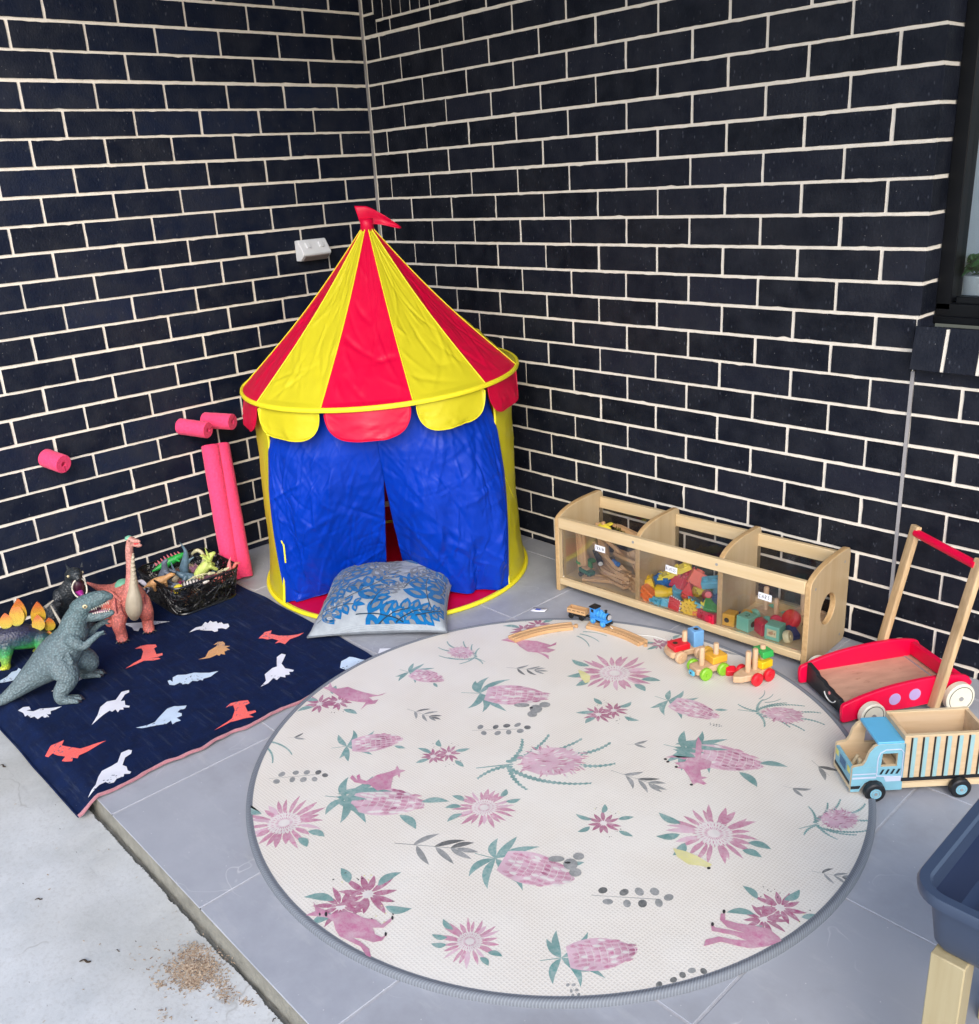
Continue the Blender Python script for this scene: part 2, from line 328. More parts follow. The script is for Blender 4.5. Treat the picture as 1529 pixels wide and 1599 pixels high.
# ------------------------------------------------------------------ ground: tiles, step, painted slab
def flat_box(mb, x0, x1, y0, y1, z0, z1, m=0): mb.box(((x0 + x1) / 2, (y0 + y1) / 2, (z0 + z1) / 2), (x1 - x0, y1 - y0, z1 - z0), m)
def set_tone(o, per_face):
    at = o.data.attributes.new('tone', 'FLOAT', 'FACE'); at.data.foreach_set('value', per_face)
EDGE_Y = -1.921; SLAB = -.036
def patio():
    mb = MB(); tone = []
    xs = [1.2575 + .4415 * k for k in range(-4, 10)]; ys = [-.108 - .4515 * k for k in range(0, 5)]; ys = [.0] + ys[:4] + [EDGE_Y]
    for i in range(len(xs) - 1):
        for j in range(len(ys) - 1):
            x0, x1 = xs[i] + .0026, xs[i + 1] - .0026; y1, y0 = ys[j] - .0026 * (j > 0), ys[j + 1] + .0026 * (j < len(ys) - 2)
            x0 = max(x0, .0)
            if x1 - x0 < .02: continue
            h = random.uniform(-.0004, .0004); e = .0012
            v = [(x0, y0, -.0016), (x1, y0, -.0016), (x1, y1, -.0016), (x0, y1, -.0016), (x0 + e, y0 + e, h), (x1 - e, y0 + e, h), (x1 - e, y1 - e, h), (x0 + e, y1 - e, h)]
            mb.add(v, [(4, 5, 6, 7), (0, 1, 5, 4), (1, 2, 6, 5), (2, 3, 7, 6), (3, 0, 4, 7)]); tone += [random.uniform(0, .8)] * 5
    n = len(mb.f)
    mb.add([(0, EDGE_Y + .002, -.0014), (5, EDGE_Y + .002, -.0014), (5, 0, -.0014), (0, 0, -.0014)], [(0, 1, 2, 3)], 1)
    # tile edge and mortar bed at the step
    mb.add([(0, EDGE_Y, -.0016), (5, EDGE_Y, -.0016), (5, EDGE_Y, -.011), (0, EDGE_Y, -.011)], [(0, 3, 2, 1)], 2)
    mb.grid(lambda u, v: (5 * u, EDGE_Y + .0005 - .006 * v - v * .006 * noise.noise((u * 60, v * 3, 0)) - v * .003 * noise.noise((u * 300, v * 3, 0)), -.0108 - .05 * v), 900, 4, 2)
    o = mb.build('tiled_patio', ['tile', 'grout', 'step_concrete'], ang=20); tag(o, kind='structure')
    set_tone(o, tone + [0.] * (len(mb.f) - n))
patio()
def slab():
    mb = MB()
    def edge(x): return EDGE_Y - .016 - .004 * noise.noise((x * 5, 1, 0)) - .006 * max(0, noise.noise((x * 23, 5, 0))) ** .7 - .004 * abs(noise.noise((x * 90, 9, 0))) - .003 * noise.noise((x * 260, 2, 0)) - .007 * max(0, noise.noise((x * 11, 8, 8)) - .25)
    xs = [-.6 + i * .0025 for i in range(1600)]
    top = [(x, edge(x), SLAB + .003 * noise.noise((x * 20, 3, 3))) for x in xs]; mid = [(x, EDGE_Y - .10, SLAB + .001 * noise.noise((x * 9, 3, 3))) for x in xs]
    low = [(x, edge(x) + .004, SLAB - .012) for x in xs]; n = len(xs)
    mb.add(low + top + mid, [(i, i + 1, n + i + 1, n + i) for i in range(n - 1)] + [(n + i, n + i + 1, 2 * n + i + 1, 2 * n + i) for i in range(n - 1)])
    x0, x1 = xs[0], xs[-1]
    mb.add([(x0, EDGE_Y - .1, SLAB), (x1, EDGE_Y - .1, SLAB), (x1, -9, SLAB), (x0, -9, SLAB), (-9, -9, SLAB), (-9, EDGE_Y - .1, SLAB), (12, -9, SLAB), (12, EDGE_Y - .1, SLAB)], [(0, 3, 2, 1), (0, 5, 4, 3), (1, 2, 6, 7)])
    tag(mb.build('concrete_path', 'painted_concrete', ang=60), kind='structure')
    b = MB(); b.add([(-9, -9, -.05), (12, -9, -.05), (12, 0, -.05), (-9, 0, -.05)], [(0, 1, 2, 3)]); tag(b.build('ground', 'step_concrete'), kind='structure')
slab()

# ------------------------------------------------------------------ brick walls
Z0 = 2.0028; CH = .086; BW = .230; BH = .076
def brick_wall(mb, tone, O, U, N, rows, joints, u0, u1, zmin=0., keep=None, depth=.004, special=None):
    O, U, N = V(O), V(U), V(N); Z = V((0, 0, 1)); flip = U.cross(Z).dot(N) < 0
    def put(a, b, z0, z1, t):
        nl = max(2, int((b - a) / .02)); ns = max(2, int((z1 - z0) / .02)); seq = []
        j = lambda s: random.gauss(0, s)
        for i in range(nl): seq.append((a + (b - a) * i / nl, z0, 0, -1))
        for i in range(ns): seq.append((b, z0 + (z1 - z0) * i / ns, 1, 0))
        for i in range(nl): seq.append((b - (b - a) * i / nl, z1, 0, 1))
        for i in range(ns): seq.append((a, z1 - (z1 - z0) * i / ns, -1, 0))
        k = len(seq); out = []; inn = []; back = []; cu, cz = (a + b) / 2, (z0 + z1) / 2; off = random.gauss(0, .0004)
        for (x, z, nx, nz) in seq:
            e = abs(j(.00045)) * (1.2 if random.random() > .10 else 3.2) - .0009
            sx = 1 if x > cu else -1; sz = 1 if z > cz else -1
            x2, z2 = x - nx * e, z - nz * e
            back.append(O + U * x2 + Z * z2 + N * (-depth)); out.append(O + U * x2 + Z * z2 + N * (-.0022 + off))
            inn.append(O + U * (x2 - sx * .0012) + Z * (z2 - sz * .0012) + N * off)
        fs = [tuple(range(2 * k, 3 * k))]
        for i in range(k):
            q = (i + 1) % k; fs += [(i, q, k + q, k + i), (k + i, k + q, 2 * k + q, 2 * k + i)]
        if flip: fs = [f[::-1] for f in fs]
        mb.add(back + out + inn, fs, 0); tone.extend([t] * len(fs))
    for r in rows:
        zt = Z0 - CH * (r - 1) - .005 + random.gauss(0, .0006); zb = zt - BH
        if zb < zmin: zb = zmin
        if zt - zb < .008: continue
        js = joints(r); ed = [u0] + [q for q in js if u0 + .012 < q < u1 - .012] + [u1]
        for i in range(len(ed) - 1):
            a = ed[i] + (.005 + random.gauss(0, .0007) if i else 0); b = ed[i + 1] - (.005 + random.gauss(0, .0007) if i + 2 < len(ed) else 0)
            if b - a < .01 or (keep and not keep((a + b) / 2, (zt + zb) / 2, r)): continue
            put(a, b, zb, zt, min(1, max(0, random.gauss(.45, .30))))
    if special: special(put)
    return put
def fill(mb, tone, faces, m=1):
    for f in faces: mb.add(f, [(0, 1, 2, 3)], m); tone.append(.5)
ROWS = range(-4, 26)
def build_walls():
    mb = MB(); tone = []
    jl = lambda r: [.1525 + .24 * k + (.12 if r % 2 else 0) + random.gauss(0, .0015) for k in range(0, 16)]
    brick_wall(mb, tone, (0, 0, 0), (0, -1, 0), (1, 0, 0), ROWS, jl, .009, 3.4)
    fill(mb, tone, [[(-.004, .0, SLAB), (-.004, -3.4, SLAB), (-.004, -3.4, 2.45), (-.004, .0, 2.45)][::-1]])
    mb.box((-.06, -1.65, 1.2), (.11, 3.5, 2.5), 1); tone += [.5] * 6
    mb.box((-.0025, -.0035, 1.2), (.006, .007, 2.5), 2); tone += [.5] * 6
    o = mb.build('brick_wall', ['brick_blue_cast', 'mortar', 'joint_sealant'], ang=25); set_tone(o, tone)
    tag(o, 'dark glazed brick wall behind the toy dinosaurs and pool noodles, with the power outlet', 'wall')
    mb = MB(); tone = []
    jr = lambda r: [(.0967 if r % 2 == 0 else -.0233) + .24 * k + random.gauss(0, .0015) for k in range(0, 16)]
    jr2 = lambda r: sorted([q for q in jr(r) if not 2.2 < q < 2.28] + [2.247])
    odd = lambda a, z, r: not (r in (0, 1) and a < .62)
    def patch(put):
        for a, b in ((.09, .165), (.175, .40), (.41, .6917)): put(a, b, 1.924, 1.962, .2)
        for i in range(9): put(.078 + i * .055, .126 + i * .055, 1.972, 2.079, .25)
        put(.577, .6917, 1.972, 1.998, .3)
        put(.010, .082, 1.924, 1.99, .2); put(.010, .066, 2.0, 2.079, .2)
    brick_wall(mb, tone, (0, 0, 0), (1, 0, 0), (0, -1, 0), [r for r in ROWS if r < 13], lambda r: jr(r)[:9 + (r % 2)], .009, 2.25, keep=odd, special=patch)
    brick_wall(mb, tone, (0, 0, 0), (1, 0, 0), (0, -1, 0), [r for r in ROWS if r >= 13], jr2, .009, 3.4, keep=lambda a, z, r: not (a > 2.247 and z > .86))
    brick_wall(mb, tone, (2.25, 0, 0), (0, 1, 0), (1, 0, 0), [r for r in ROWS if r < 14], lambda r: [], .0015, .104)
    q = .004
    fill(mb, tone, [[(0, q, -.04), (2.246, q, -.04), (2.246, q, 2.45), (0, q, 2.45)], [(2.246, q, -.04), (3.4, q, -.04), (3.4, q, .83), (2.246, q, .83)], [(2.246, q, .83), (2.246, .11, .83), (2.246, .11, 2.45), (2.246, q, 2.45)]])
    mb.box((1.13, .062, 1.2), (2.22, .11, 2.5), 1); tone += [.5] * 6
    mb.box((2.83, .062, .39), (1.16, .11, .88), 1); tone += [.5] * 6
    mb.box((2.247, .0008, .40), (.0095, .004, .86), 2); tone += [.5] * 6
    o = mb.build('brick_wall', ['brick', 'mortar', 'joint_sealant'], ang=25); set_tone(o, tone)
    tag(o, 'dark glazed brick wall behind the toy shelf, meeting the window jamb', 'wall')
    # sill of bricks on edge under the window
    s = MB(); t2 = []
    for i in range(14):
        a = 2.252 + i * .086; M = Matrix.Translation((a + .038, .035, .888)) @ Matrix.Rotation(rad(-9), 4, 'X')
        s.box((0, 0, 0), (.0755, .135, .112), 0, M=M); t2 += [random.uniform(.5, .9)] * 6
        if i < 13: s.box((.043, .0015, -.0015), (.0108, .131, .108), 1, M=M); t2 += [.5] * 6
    s.box((2.83, .055, .80), (1.15, .08, .05), 0); t2 += [.5] * 6  # strip under the sill: dark brick colour stands in for the shadow there
    so_ = s.build('window_sill', ['brick', 'mortar'], o, bevel=.0012, seg=1); set_tone(so_, t2)
build_walls()
tag(MB().box((1.6, -.91, 2.63), (4.6, 1.82, .08)).build('eaves_ceiling', 'ceiling_white'), kind='structure')

# ------------------------------------------------------------------ window with what stands behind it
pm('curtain_cloth', (190, 198, 204), .9, .06, 60, k=.9, trans=.45)
def window():
    t = thing('window', 'black framed window at the right edge above the brick sill', 'window', (2.25, .1, .955))
    f = MB(); W = 1.15; Hh = 1.5
    for z in (.02, Hh): f.box((W / 2, .03, z), (W, .07, .045))
    for x in (.018, W - .018): f.box((x, .03, Hh / 2), (.038, .07, Hh - .05))
    f.box((W / 2, .0, .0), (W, .03, .02)); f.box((W / 2, .025, .05), (W - .09, .035, .018))
    f.build('frame', 'black_metal', t, bevel=.002)
    MB().box((W / 2, .03, Hh / 2), (W - .06, .006, Hh - .06)).build('pane', 'window_glass', t)
    r = MB(); r.box((.018, .17, Hh / 2), (.03, .20, Hh)); r.build('reveal', 'white_paint', t)
    b = MB(); b.box((W / 2, .16, .005), (W, .20, .03)); b.build('inner_sill', 'white_paint', t)
    c = MB(); c.grid(lambda u, v: (.075 + u * 1.05, .62 + .006 * sin(u * 90), -.3 + v * 1.5), 160, 2); c.build('curtain', 'curtain_cloth', t)
    p = thing('potted_plant', 'small green plant in a white pot behind the window glass', 'plant', (2.318, .198, .976))
    m = MB(); m.tube([(0, 0, 0), (0, 0, .07), (0, 0, .085), (0, 0, .08)], [.034, .042, .044, .038], 24); m.build('pot', 'white_paint', p, bevel=.002)
    m = MB(); rn = random.Random(3)
    for i in range(46):
        a = rn.uniform(0, 2 * pi); L = rn.uniform(.034, .066); el = rn.uniform(-.2, 1.1); w_ = L * .34
        d = V((cos(a) * cos(el), sin(a) * cos(el), sin(el))); s_ = d.cross(V((0, 0, 1))).normalized(); st = V((rn.uniform(-.015, .015), rn.uniform(-.015, .015), .085 + rn.uniform(0, .03)))
        dr = V((0, 0, -.35 * L)); k = [st, st + d * L * .5 + s_ * w_, st + d * L + dr, st + d * L * .5 - s_ * w_, st + d * L * .5 + V((0, 0, .006))]
        m.add(k, [(0, 1, 4), (1, 2, 4), (2, 3, 4), (3, 0, 4)])
    m.build('leaves', 'leaf_green', p, solid=.0008)
window()

# ------------------------------------------------------------------ outlet on the left wall
def outlet():
    t = thing('power_outlet', 'grey white outdoor power outlet with two switches on the brick wall', 'outlet', (0, -.362, 1.145))
    # wedge body: profile in (x, z) swept along y
    prof = [(0, .038), (.022, .040), (.056, -.006), (.058, -.016), (.030, -.040), (0, -.040)]
    m = MB(); M = Matrix(((1, 0, 0, 0), (0, 0, -1, 0), (0, 1, 0, 0), (0, 0, 0, 1)))
    m.prism(prof, -.066, .066, 0, M); m.build('housing', 'white_plastic', t, bevel=.004, seg=3)
    m = MB(); R = Matrix.Translation((.0405, 0, .0186)) @ Matrix.Rotation(rad(53.5), 4, 'Y')
    for y in (-.03, .03):
        s = MB(); s.box((0, y, 0), (.026, .018, .008), 0, M=R); s.build('switch', 'white_plastic', t, bevel=.002)
    m.box((.045, 0, -.029), (.03, .11, .003), 0, M=Matrix.Rotation(0, 4, 'Y')); R2 = Matrix.Translation((.0455, 0, -.0295)) @ Matrix.Rotation(rad(-41), 4, 'Y')
    m = MB(); m.box((0, 0, 0), (.028, .112, .004), 0, M=R2); m.build('socket_face', 'outlet_shade', t, bevel=.001)
pm('outlet_shade', (150, 138, 134), .5, .1, 40, k=.7)  # underside of the outlet: its shade is put into this darker colour
outlet()

# ------------------------------------------------------------------ pool noodles and foam stubs
pm('pink_foam', (255, 66, 120), .85, .16, 110, 130, .9, .004, k=.92, sheen=.1)
pm('foam_slit', (200, 30, 80), .9, .2, 60, k=.7)
def noodle(name, a, b, r, label, cat, group, slit=None, hole=.3):
    a, b = V(a), V(b); d = (b - a); L = d.length; t = thing(name, label, cat, a, group=group)
    q = d.to_track_quat('Z', 'Y').to_matrix().to_4x4(); m = MB(); n = 28; pr = [(r * hole, 0), (r * .93, 0), (r, r * .1)] + [(r * (1 + .012 * sin(i * 2.1)), L * i / 9) for i in range(1, 9)] + [(r, L - r * .1), (r * .93, L), (r * hole, L), (r * hole * .95, L * .5)]
    vs = [(p * cos(2 * pi * j / n), p * sin(2 * pi * j / n), z) for p, z in pr for j in range(n)]; k = len(pr)
    fs = [(i * n + j, i * n + (j + 1) % n, ((i + 1) % k) * n + (j + 1) % n, ((i + 1) % k) * n + j) for i in range(k) for j in range(n)]
    m.add(vs, fs, 0, q); m.build('foam', 'pink_foam', t, ang=50)
    if slit is not None:
        s = MB(); s.box((r * .62 * cos(slit), r * .62 * sin(slit), L - .0005), (r * .7, .0022, .003), rz=slit, M=q); s.build('slit', 'foam_slit', t)
    return t
noodle('pool_noodle', (.228, -1.016, .002), (.048, -.934, .480), .034, 'left one of the tall pink foam noodles leaning on the brick wall', 'pool noodle', 'pool noodles leaning together')
noodle('pool_noodle', (.238, -.974, .002), (.044, -.890, .474), .034, 'right one of the tall pink foam noodles leaning on the brick wall', 'pool noodle', 'pool noodles leaning together')
noodle('foam_stub', (0.003, -1.513, .566), (.085, -1.485, .551), .032, 'short pink foam stub alone on the wall above the toy dinosaurs', 'foam stub', 'pink foam stubs sticking out of the brick wall', .2 - pi / 2)
noodle('foam_stub', (0.003, -1.02, .567), (.115, -.965, .557), .0305, 'short pink foam stub left of its twin, above the tall noodles', 'foam stub', 'pink foam stubs sticking out of the brick wall', .2)
noodle('foam_stub', (0.003, -.918, .568), (.115, -.862, .566), .0305, 'short pink foam stub nearest the tent roof, above the tall noodles', 'foam stub', 'pink foam stubs sticking out of the brick wall', .9)

# ------------------------------------------------------------------ play tent
pm('red_nylon', (238, 8, 68), .36, .05, 8, 60, .15, .002, k=.85, spec=.3, trans=.14)
pm('yellow_nylon', (238, 226, 46), .36, .05, 8, 60, .15, .002, k=.8, spec=.3, trans=.14)
pm('blue_nylon', (1, 62, 196), .36, .08, 8, 60, .15, .002, k=.74, spec=.22)
pm('yellow_piping', (244, 230, 40), .5, .05, 40, 300, .3, k=.95)
TC = V((.612, -.524, 0)); RR = .482
def ringz(a): return .748 + .037 * RR * sin(a)
def wr(p, s, amp):   # creased-cloth height
    q = V(p) * s; n = noise.noise(q); n2 = noise.noise(q * 2.3 + V((5, 1, 2))); n3 = noise.noise(V((q.x * 3.5 + q.y * 2, q.y * 1.2, q.z * 5)))
    return amp * ((1 - abs(n) * 2.2) * .5 + n2 * .35 + (1 - abs(n3) * 2.5) * .28)
def creases(seed, n, amp, wmin, wmax, vert=0.):
    r = random.Random(seed); return [(r.random(), r.random(), r.gauss(pi / 2, .5) if r.random() < vert else r.uniform(0, pi), r.uniform(.08, .34), r.uniform(wmin, wmax), amp * r.uniform(.35, 1) * r.choice((1, 1, -1))) for _ in range(n)]
def crease(C, u, v, asp=1.):
    h = 0
    for x, y, a, L, w_, m_ in C:
        dx, dy = (u - x) * asp, v - y; t = dx * cos(a) + dy * sin(a)
        if abs(t) > L: continue
        d = abs(-dx * sin(a) + dy * cos(a) + .05 * t * t / L)
        if d < w_: h += m_ * (1 - d / w_) ** 1.3 * (1 - abs(t) / L)
    return h
def tent():
    t = thing('play_tent', 'circus play tent with red and yellow striped roof and blue door flaps', 'play tent', TC)
    B = [rad(x) for x in (-127, -94.2, -60.5, -25.8, 6.7, 38.5, 77.5, 116.5, 155.5, 194.5, 233)]
    apex = 1.238; m = MB()
    for i in range(10):
        a0, a1 = B[i], B[i + 1]; mat = i % 2; CR = creases(i + 40, 34, .0065, .012, .04, .5)
        def fn(u, v, a0=a0, a1=a1):
            a = a0 + (a1 - a0) * u; r = .018 + (RR - .018) * v
            seam = (2 * u - 1) ** 2
            fl = 1 - (1 - cos((a1 - a0) / 2)) * (1 - seam) * .55
            r2 = r * (fl if v < .98 else 1); z = apex + (ringz(a) - apex) * v - .035 * sin(pi * v) * (1 - v * .3) * (1 - .25 * seam)
            p = V((r2 * cos(a), r2 * sin(a), z)); nrm = V((cos(a) * .7, sin(a) * .7, .7))
            edge = min(1, (1 - seam) * 2.5) * min(1, (1 - v) * 8)
            return p + nrm * (wr((p.x + a0, p.y, p.z * .6), 9, .0028) + crease(CR, u, v, .5)) * edge * min(1, .25 + v * 1.2)
        m.grid(fn, 36, 90, mat)
    m.build('roof', ['red_nylon', 'yellow_nylon'], t, ang=180)
    s = MB()
    for a in B[:-1]:
        s.tube([((.018 + (RR - .018) * v) * cos(a) * 1.004, (.018 + (RR - .018) * v) * sin(a) * 1.004, apex + (ringz(a) - apex) * v - .035 * .75 * sin(pi * v) * (1 - v * .3) + .0015) for v in [i / 20 for i in range(21)]], .0019, 6)
    s.build('roof_seams', 'yellow_piping', t)
    m = MB(); n = 120; m.tube([((RR + .003) * cos(2 * pi * i / n), (RR + .003) * sin(2 * pi * i / n), ringz(2 * pi * i / n) - .004) for i in range(n + 1)], .0068, 8, caps=False, flat=(1, 1.25)); m.build('roof_rim', 'yellow_piping', t)
    # valance scallops
    def scallop(a0, a1, drop, mat, off):
        m = MB(); nu = 44; CV = creases(int(off * 10), 16, .008, .03, .09)
        def fn(u, v):
            u = .5 - .5 * cos(pi * u); a = a0 + (a1 - a0) * u; e = abs(2 * u - 1); d = drop * (.12 + .88 * max(0, 1 - e ** 4.2) ** .5)
            r = RR - .008 + .010 * v + .004 * sin(u * 9 + off) * v + .006 * sin(pi * u) * v
            p = V((r * cos(a), r * sin(a), ringz(a) - .006 - d * v))
            return p + V((cos(a), sin(a), 0)) * (wr((p.x * .7 + off, p.y * .7, p.z * 1.6), 15, .004) + crease(CV, u, v, 2)) * v * min(1, (1 - e) * 8)
        m.grid(fn, nu, 14); o = m.build('valance', mat, t, ang=180, solid=.0012)
        k = MB(); k.tube([fn(i / 40, 1) for i in range(41)], .0022, 5); k.build('piping', 'yellow_piping' if 'yellow' in mat else 'red_nylon', o)
    G = rad(1.2)
    for i in range(10):
        if i in (5, 6, 7): continue
        scallop(B[i] + G, B[i + 1] - G, .098 if i in (1, 2, 3) else .105, 'yellow_nylon' if i % 2 else 'red_nylon', i * 1.7)
    # wall (yellow), door jambs at JL and JR
    JL, JR = rad(-94.4 + 360), rad(15.7)
    def wall(u, v):
        a = JR + (JL - JR) * u; r = .452 + .012 * v + .018 * max(0, v - .82) / .18; z = (ringz(a) - .02) * (1 - v) + .008 * v
        p = V((r * cos(a), r * sin(a), z)); return p + V((cos(a), sin(a), 0)) * wr((a * .45, 0, z * .7), 7, .007) * min(1, 6 * (1 - v))
    m = MB(); m.grid(wall, 150, 34, mf=lambda i, j: 1 if 45 < i < 105 else 0); m.build('wall', ['yellow_nylon', 'red_nylon'], t, ang=180)
    for a, nm in ((JL, 'L'), (JR, 'R')):
        p = MB(); p.tube([wall(0 if nm == 'R' else 1, i / 30) * 1.0 + V((cos(a), sin(a), 0)) * .003 for i in range(31)], .0042, 6); p.build('door_trim', 'yellow_piping', t)
    # floor with yellow rim
    m = MB(); m.grid(lambda u, v: (.484 * v * cos(2 * pi * u), .484 * v * sin(2 * pi * u), .004 + .0015 * noise.noise((u * 9, v * 4, 0))), 72, 12); m.build('tent_floor', 'red_nylon', t, ang=180)
    m = MB(); m.tube([(.487 * cos(2 * pi * i / n), .487 * sin(2 * pi * i / n), .0075) for i in range(n + 1)], .0075, 8, caps=False); m.build('floor_rim', 'yellow_piping', t)
    m = MB(); m.tube([(.474 * cos(2 * pi * i / n), .474 * sin(2 * pi * i / n), .0065) for i in range(n + 1)], .003, 6, caps=False); m.build('floor_piping', 'yellow_piping', t)
    # door flaps
    def flap(aj, asl, bot, seed, sgn):
        bot = [V(b) - TC for b in bot]
        def bp(u):
            q = smoothpath(bot, 12); k = u * (len(q) - 1); i = min(int(k), len(q) - 2); return q[i].lerp(q[i + 1], k - i)
        def fn(u, v):
            a = aj + (asl - aj) * u; z = ringz(a) - .02
            T = V((.456 * cos(a), .456 * sin(a), z)); Bt = bp(u); p = T.lerp(Bt, v)
            rad_ = V((cos(a), sin(a), 0)); bow = .05 * sin(pi * min(1, v * 1.02)) * (1 - u * .3); p = p + rad_ * bow * min(1, v * 2.5) * (.4 + .6 * sin(pi * u))
            fold = (.020 * sin(u * 10 + v * 3.2 + seed) + .012 * sin(u * 21 - v * 5 + seed * 2)) * v ** 1.2 * min(1, 5 * u) * (1 - .4 * u)
            fold += .016 * max(0, 1 - abs((u - .25 - .55 * (1 - v)) / .13)) * sgn * sin(pi * v)
            w = wr((u * .55 + seed, v * .75, seed), 5, .010) * min(1, 7 * u) * (.3 + .7 * v) * min(1, 6 * v)
            w += wr((u * .6 + seed * 3, v * .8, seed), 15, .0045) * min(1, 7 * u) * min(1, 6 * v)
            w += crease(CF, u, v, .9) * min(1, 8 * u) * min(1, 8 * v)
            return p + rad_ * ((fold + w) * min(1, max(0, v - .04) * 3) - .03 * max(0, 1 - v / .22))
        CF = creases(int(seed * 10), 60, .009, .010, .04, .6) + creases(int(seed * 33), 110, .004, .005, .016, .4)
        m = MB(); m.grid(fn, 130, 130); o = m.build('door_flap', 'blue_nylon', t, ang=180, solid=.0008)
        h = MB(); h.tube([fn(i / 80, 1) for i in range(81)], .002, 5); h.build('hem', 'blue_nylon', o)
    flap(rad(-94.4), rad(-37.5), [(.575, -1.001, .012), (.60, -.93, .010), (.635, -.83, .02), (.69, -.75, .05), (0.728, -0.664, .075)], 1.3, 1)
    flap(rad(15.7), rad(-42), [(1.077, -.393, .012), (1.06, -.46, .012), (1.01, -.53, .012), (.90, -.60, .03), (0.776, -0.625, .075)], 4.1, -1)
    # ties, inner strip, flag
    a = JR; k = MB(); w0 = wall(0, .42); k.tube(smoothpath([w0 + V((.006, 0, 0)), w0 + V((.02, .012, -.015)), w0 + V((.018, .035, -.06)), w0 + V((.02, .05, -.10))], 5), .006, 6, flat=(1, .25)); k.build('tie', 'yellow_piping', t)
    w1 = wall(1, .62); k = MB(); k.tube(smoothpath([w1 + V((-.004, 0, 0)), w1 + V((.03, -.016, -.03)), w1 + V((.045, -.02, -.035)), w1 + V((.042, -.02, -.10))], 5), .0026, 6, flat=(1, .25)); k.build('tie', 'yellow_piping', t)
    k = MB(); k.box((-.362, .235, .105), (.006, .16, .022), rz=rad(-33)); k.build('inner_strip', 'white_paint', t)
    f = MB(); f.tube([(0, 0, apex - .018), (0, 0, apex + .012), (.002, -.002, apex + .03)], [.026, .021, .022], 16)
    d = V((.60, .80, 0)); s = V((.80, -.60, 0))
    def flag(u, v):
        x = -.036 + u * .150; top = .074 - .012 * u - .095 * max(0, u - .25) ** 1.3; bt = top - .072 * (1 - u) ** .8 - .003
        z = top + (bt - top) * v; x2 = x + .018 * v * (1 - u)
        return d * x2 + s * (.012 * sin(u * 8 + .6) * u + .004 * sin(v * 5 + u * 3)) + V((0, 0, apex + z))
    f.grid(flag, 24, 10); f.build('flag', 'red_nylon', t, ang=180, solid=.0012)
tent()

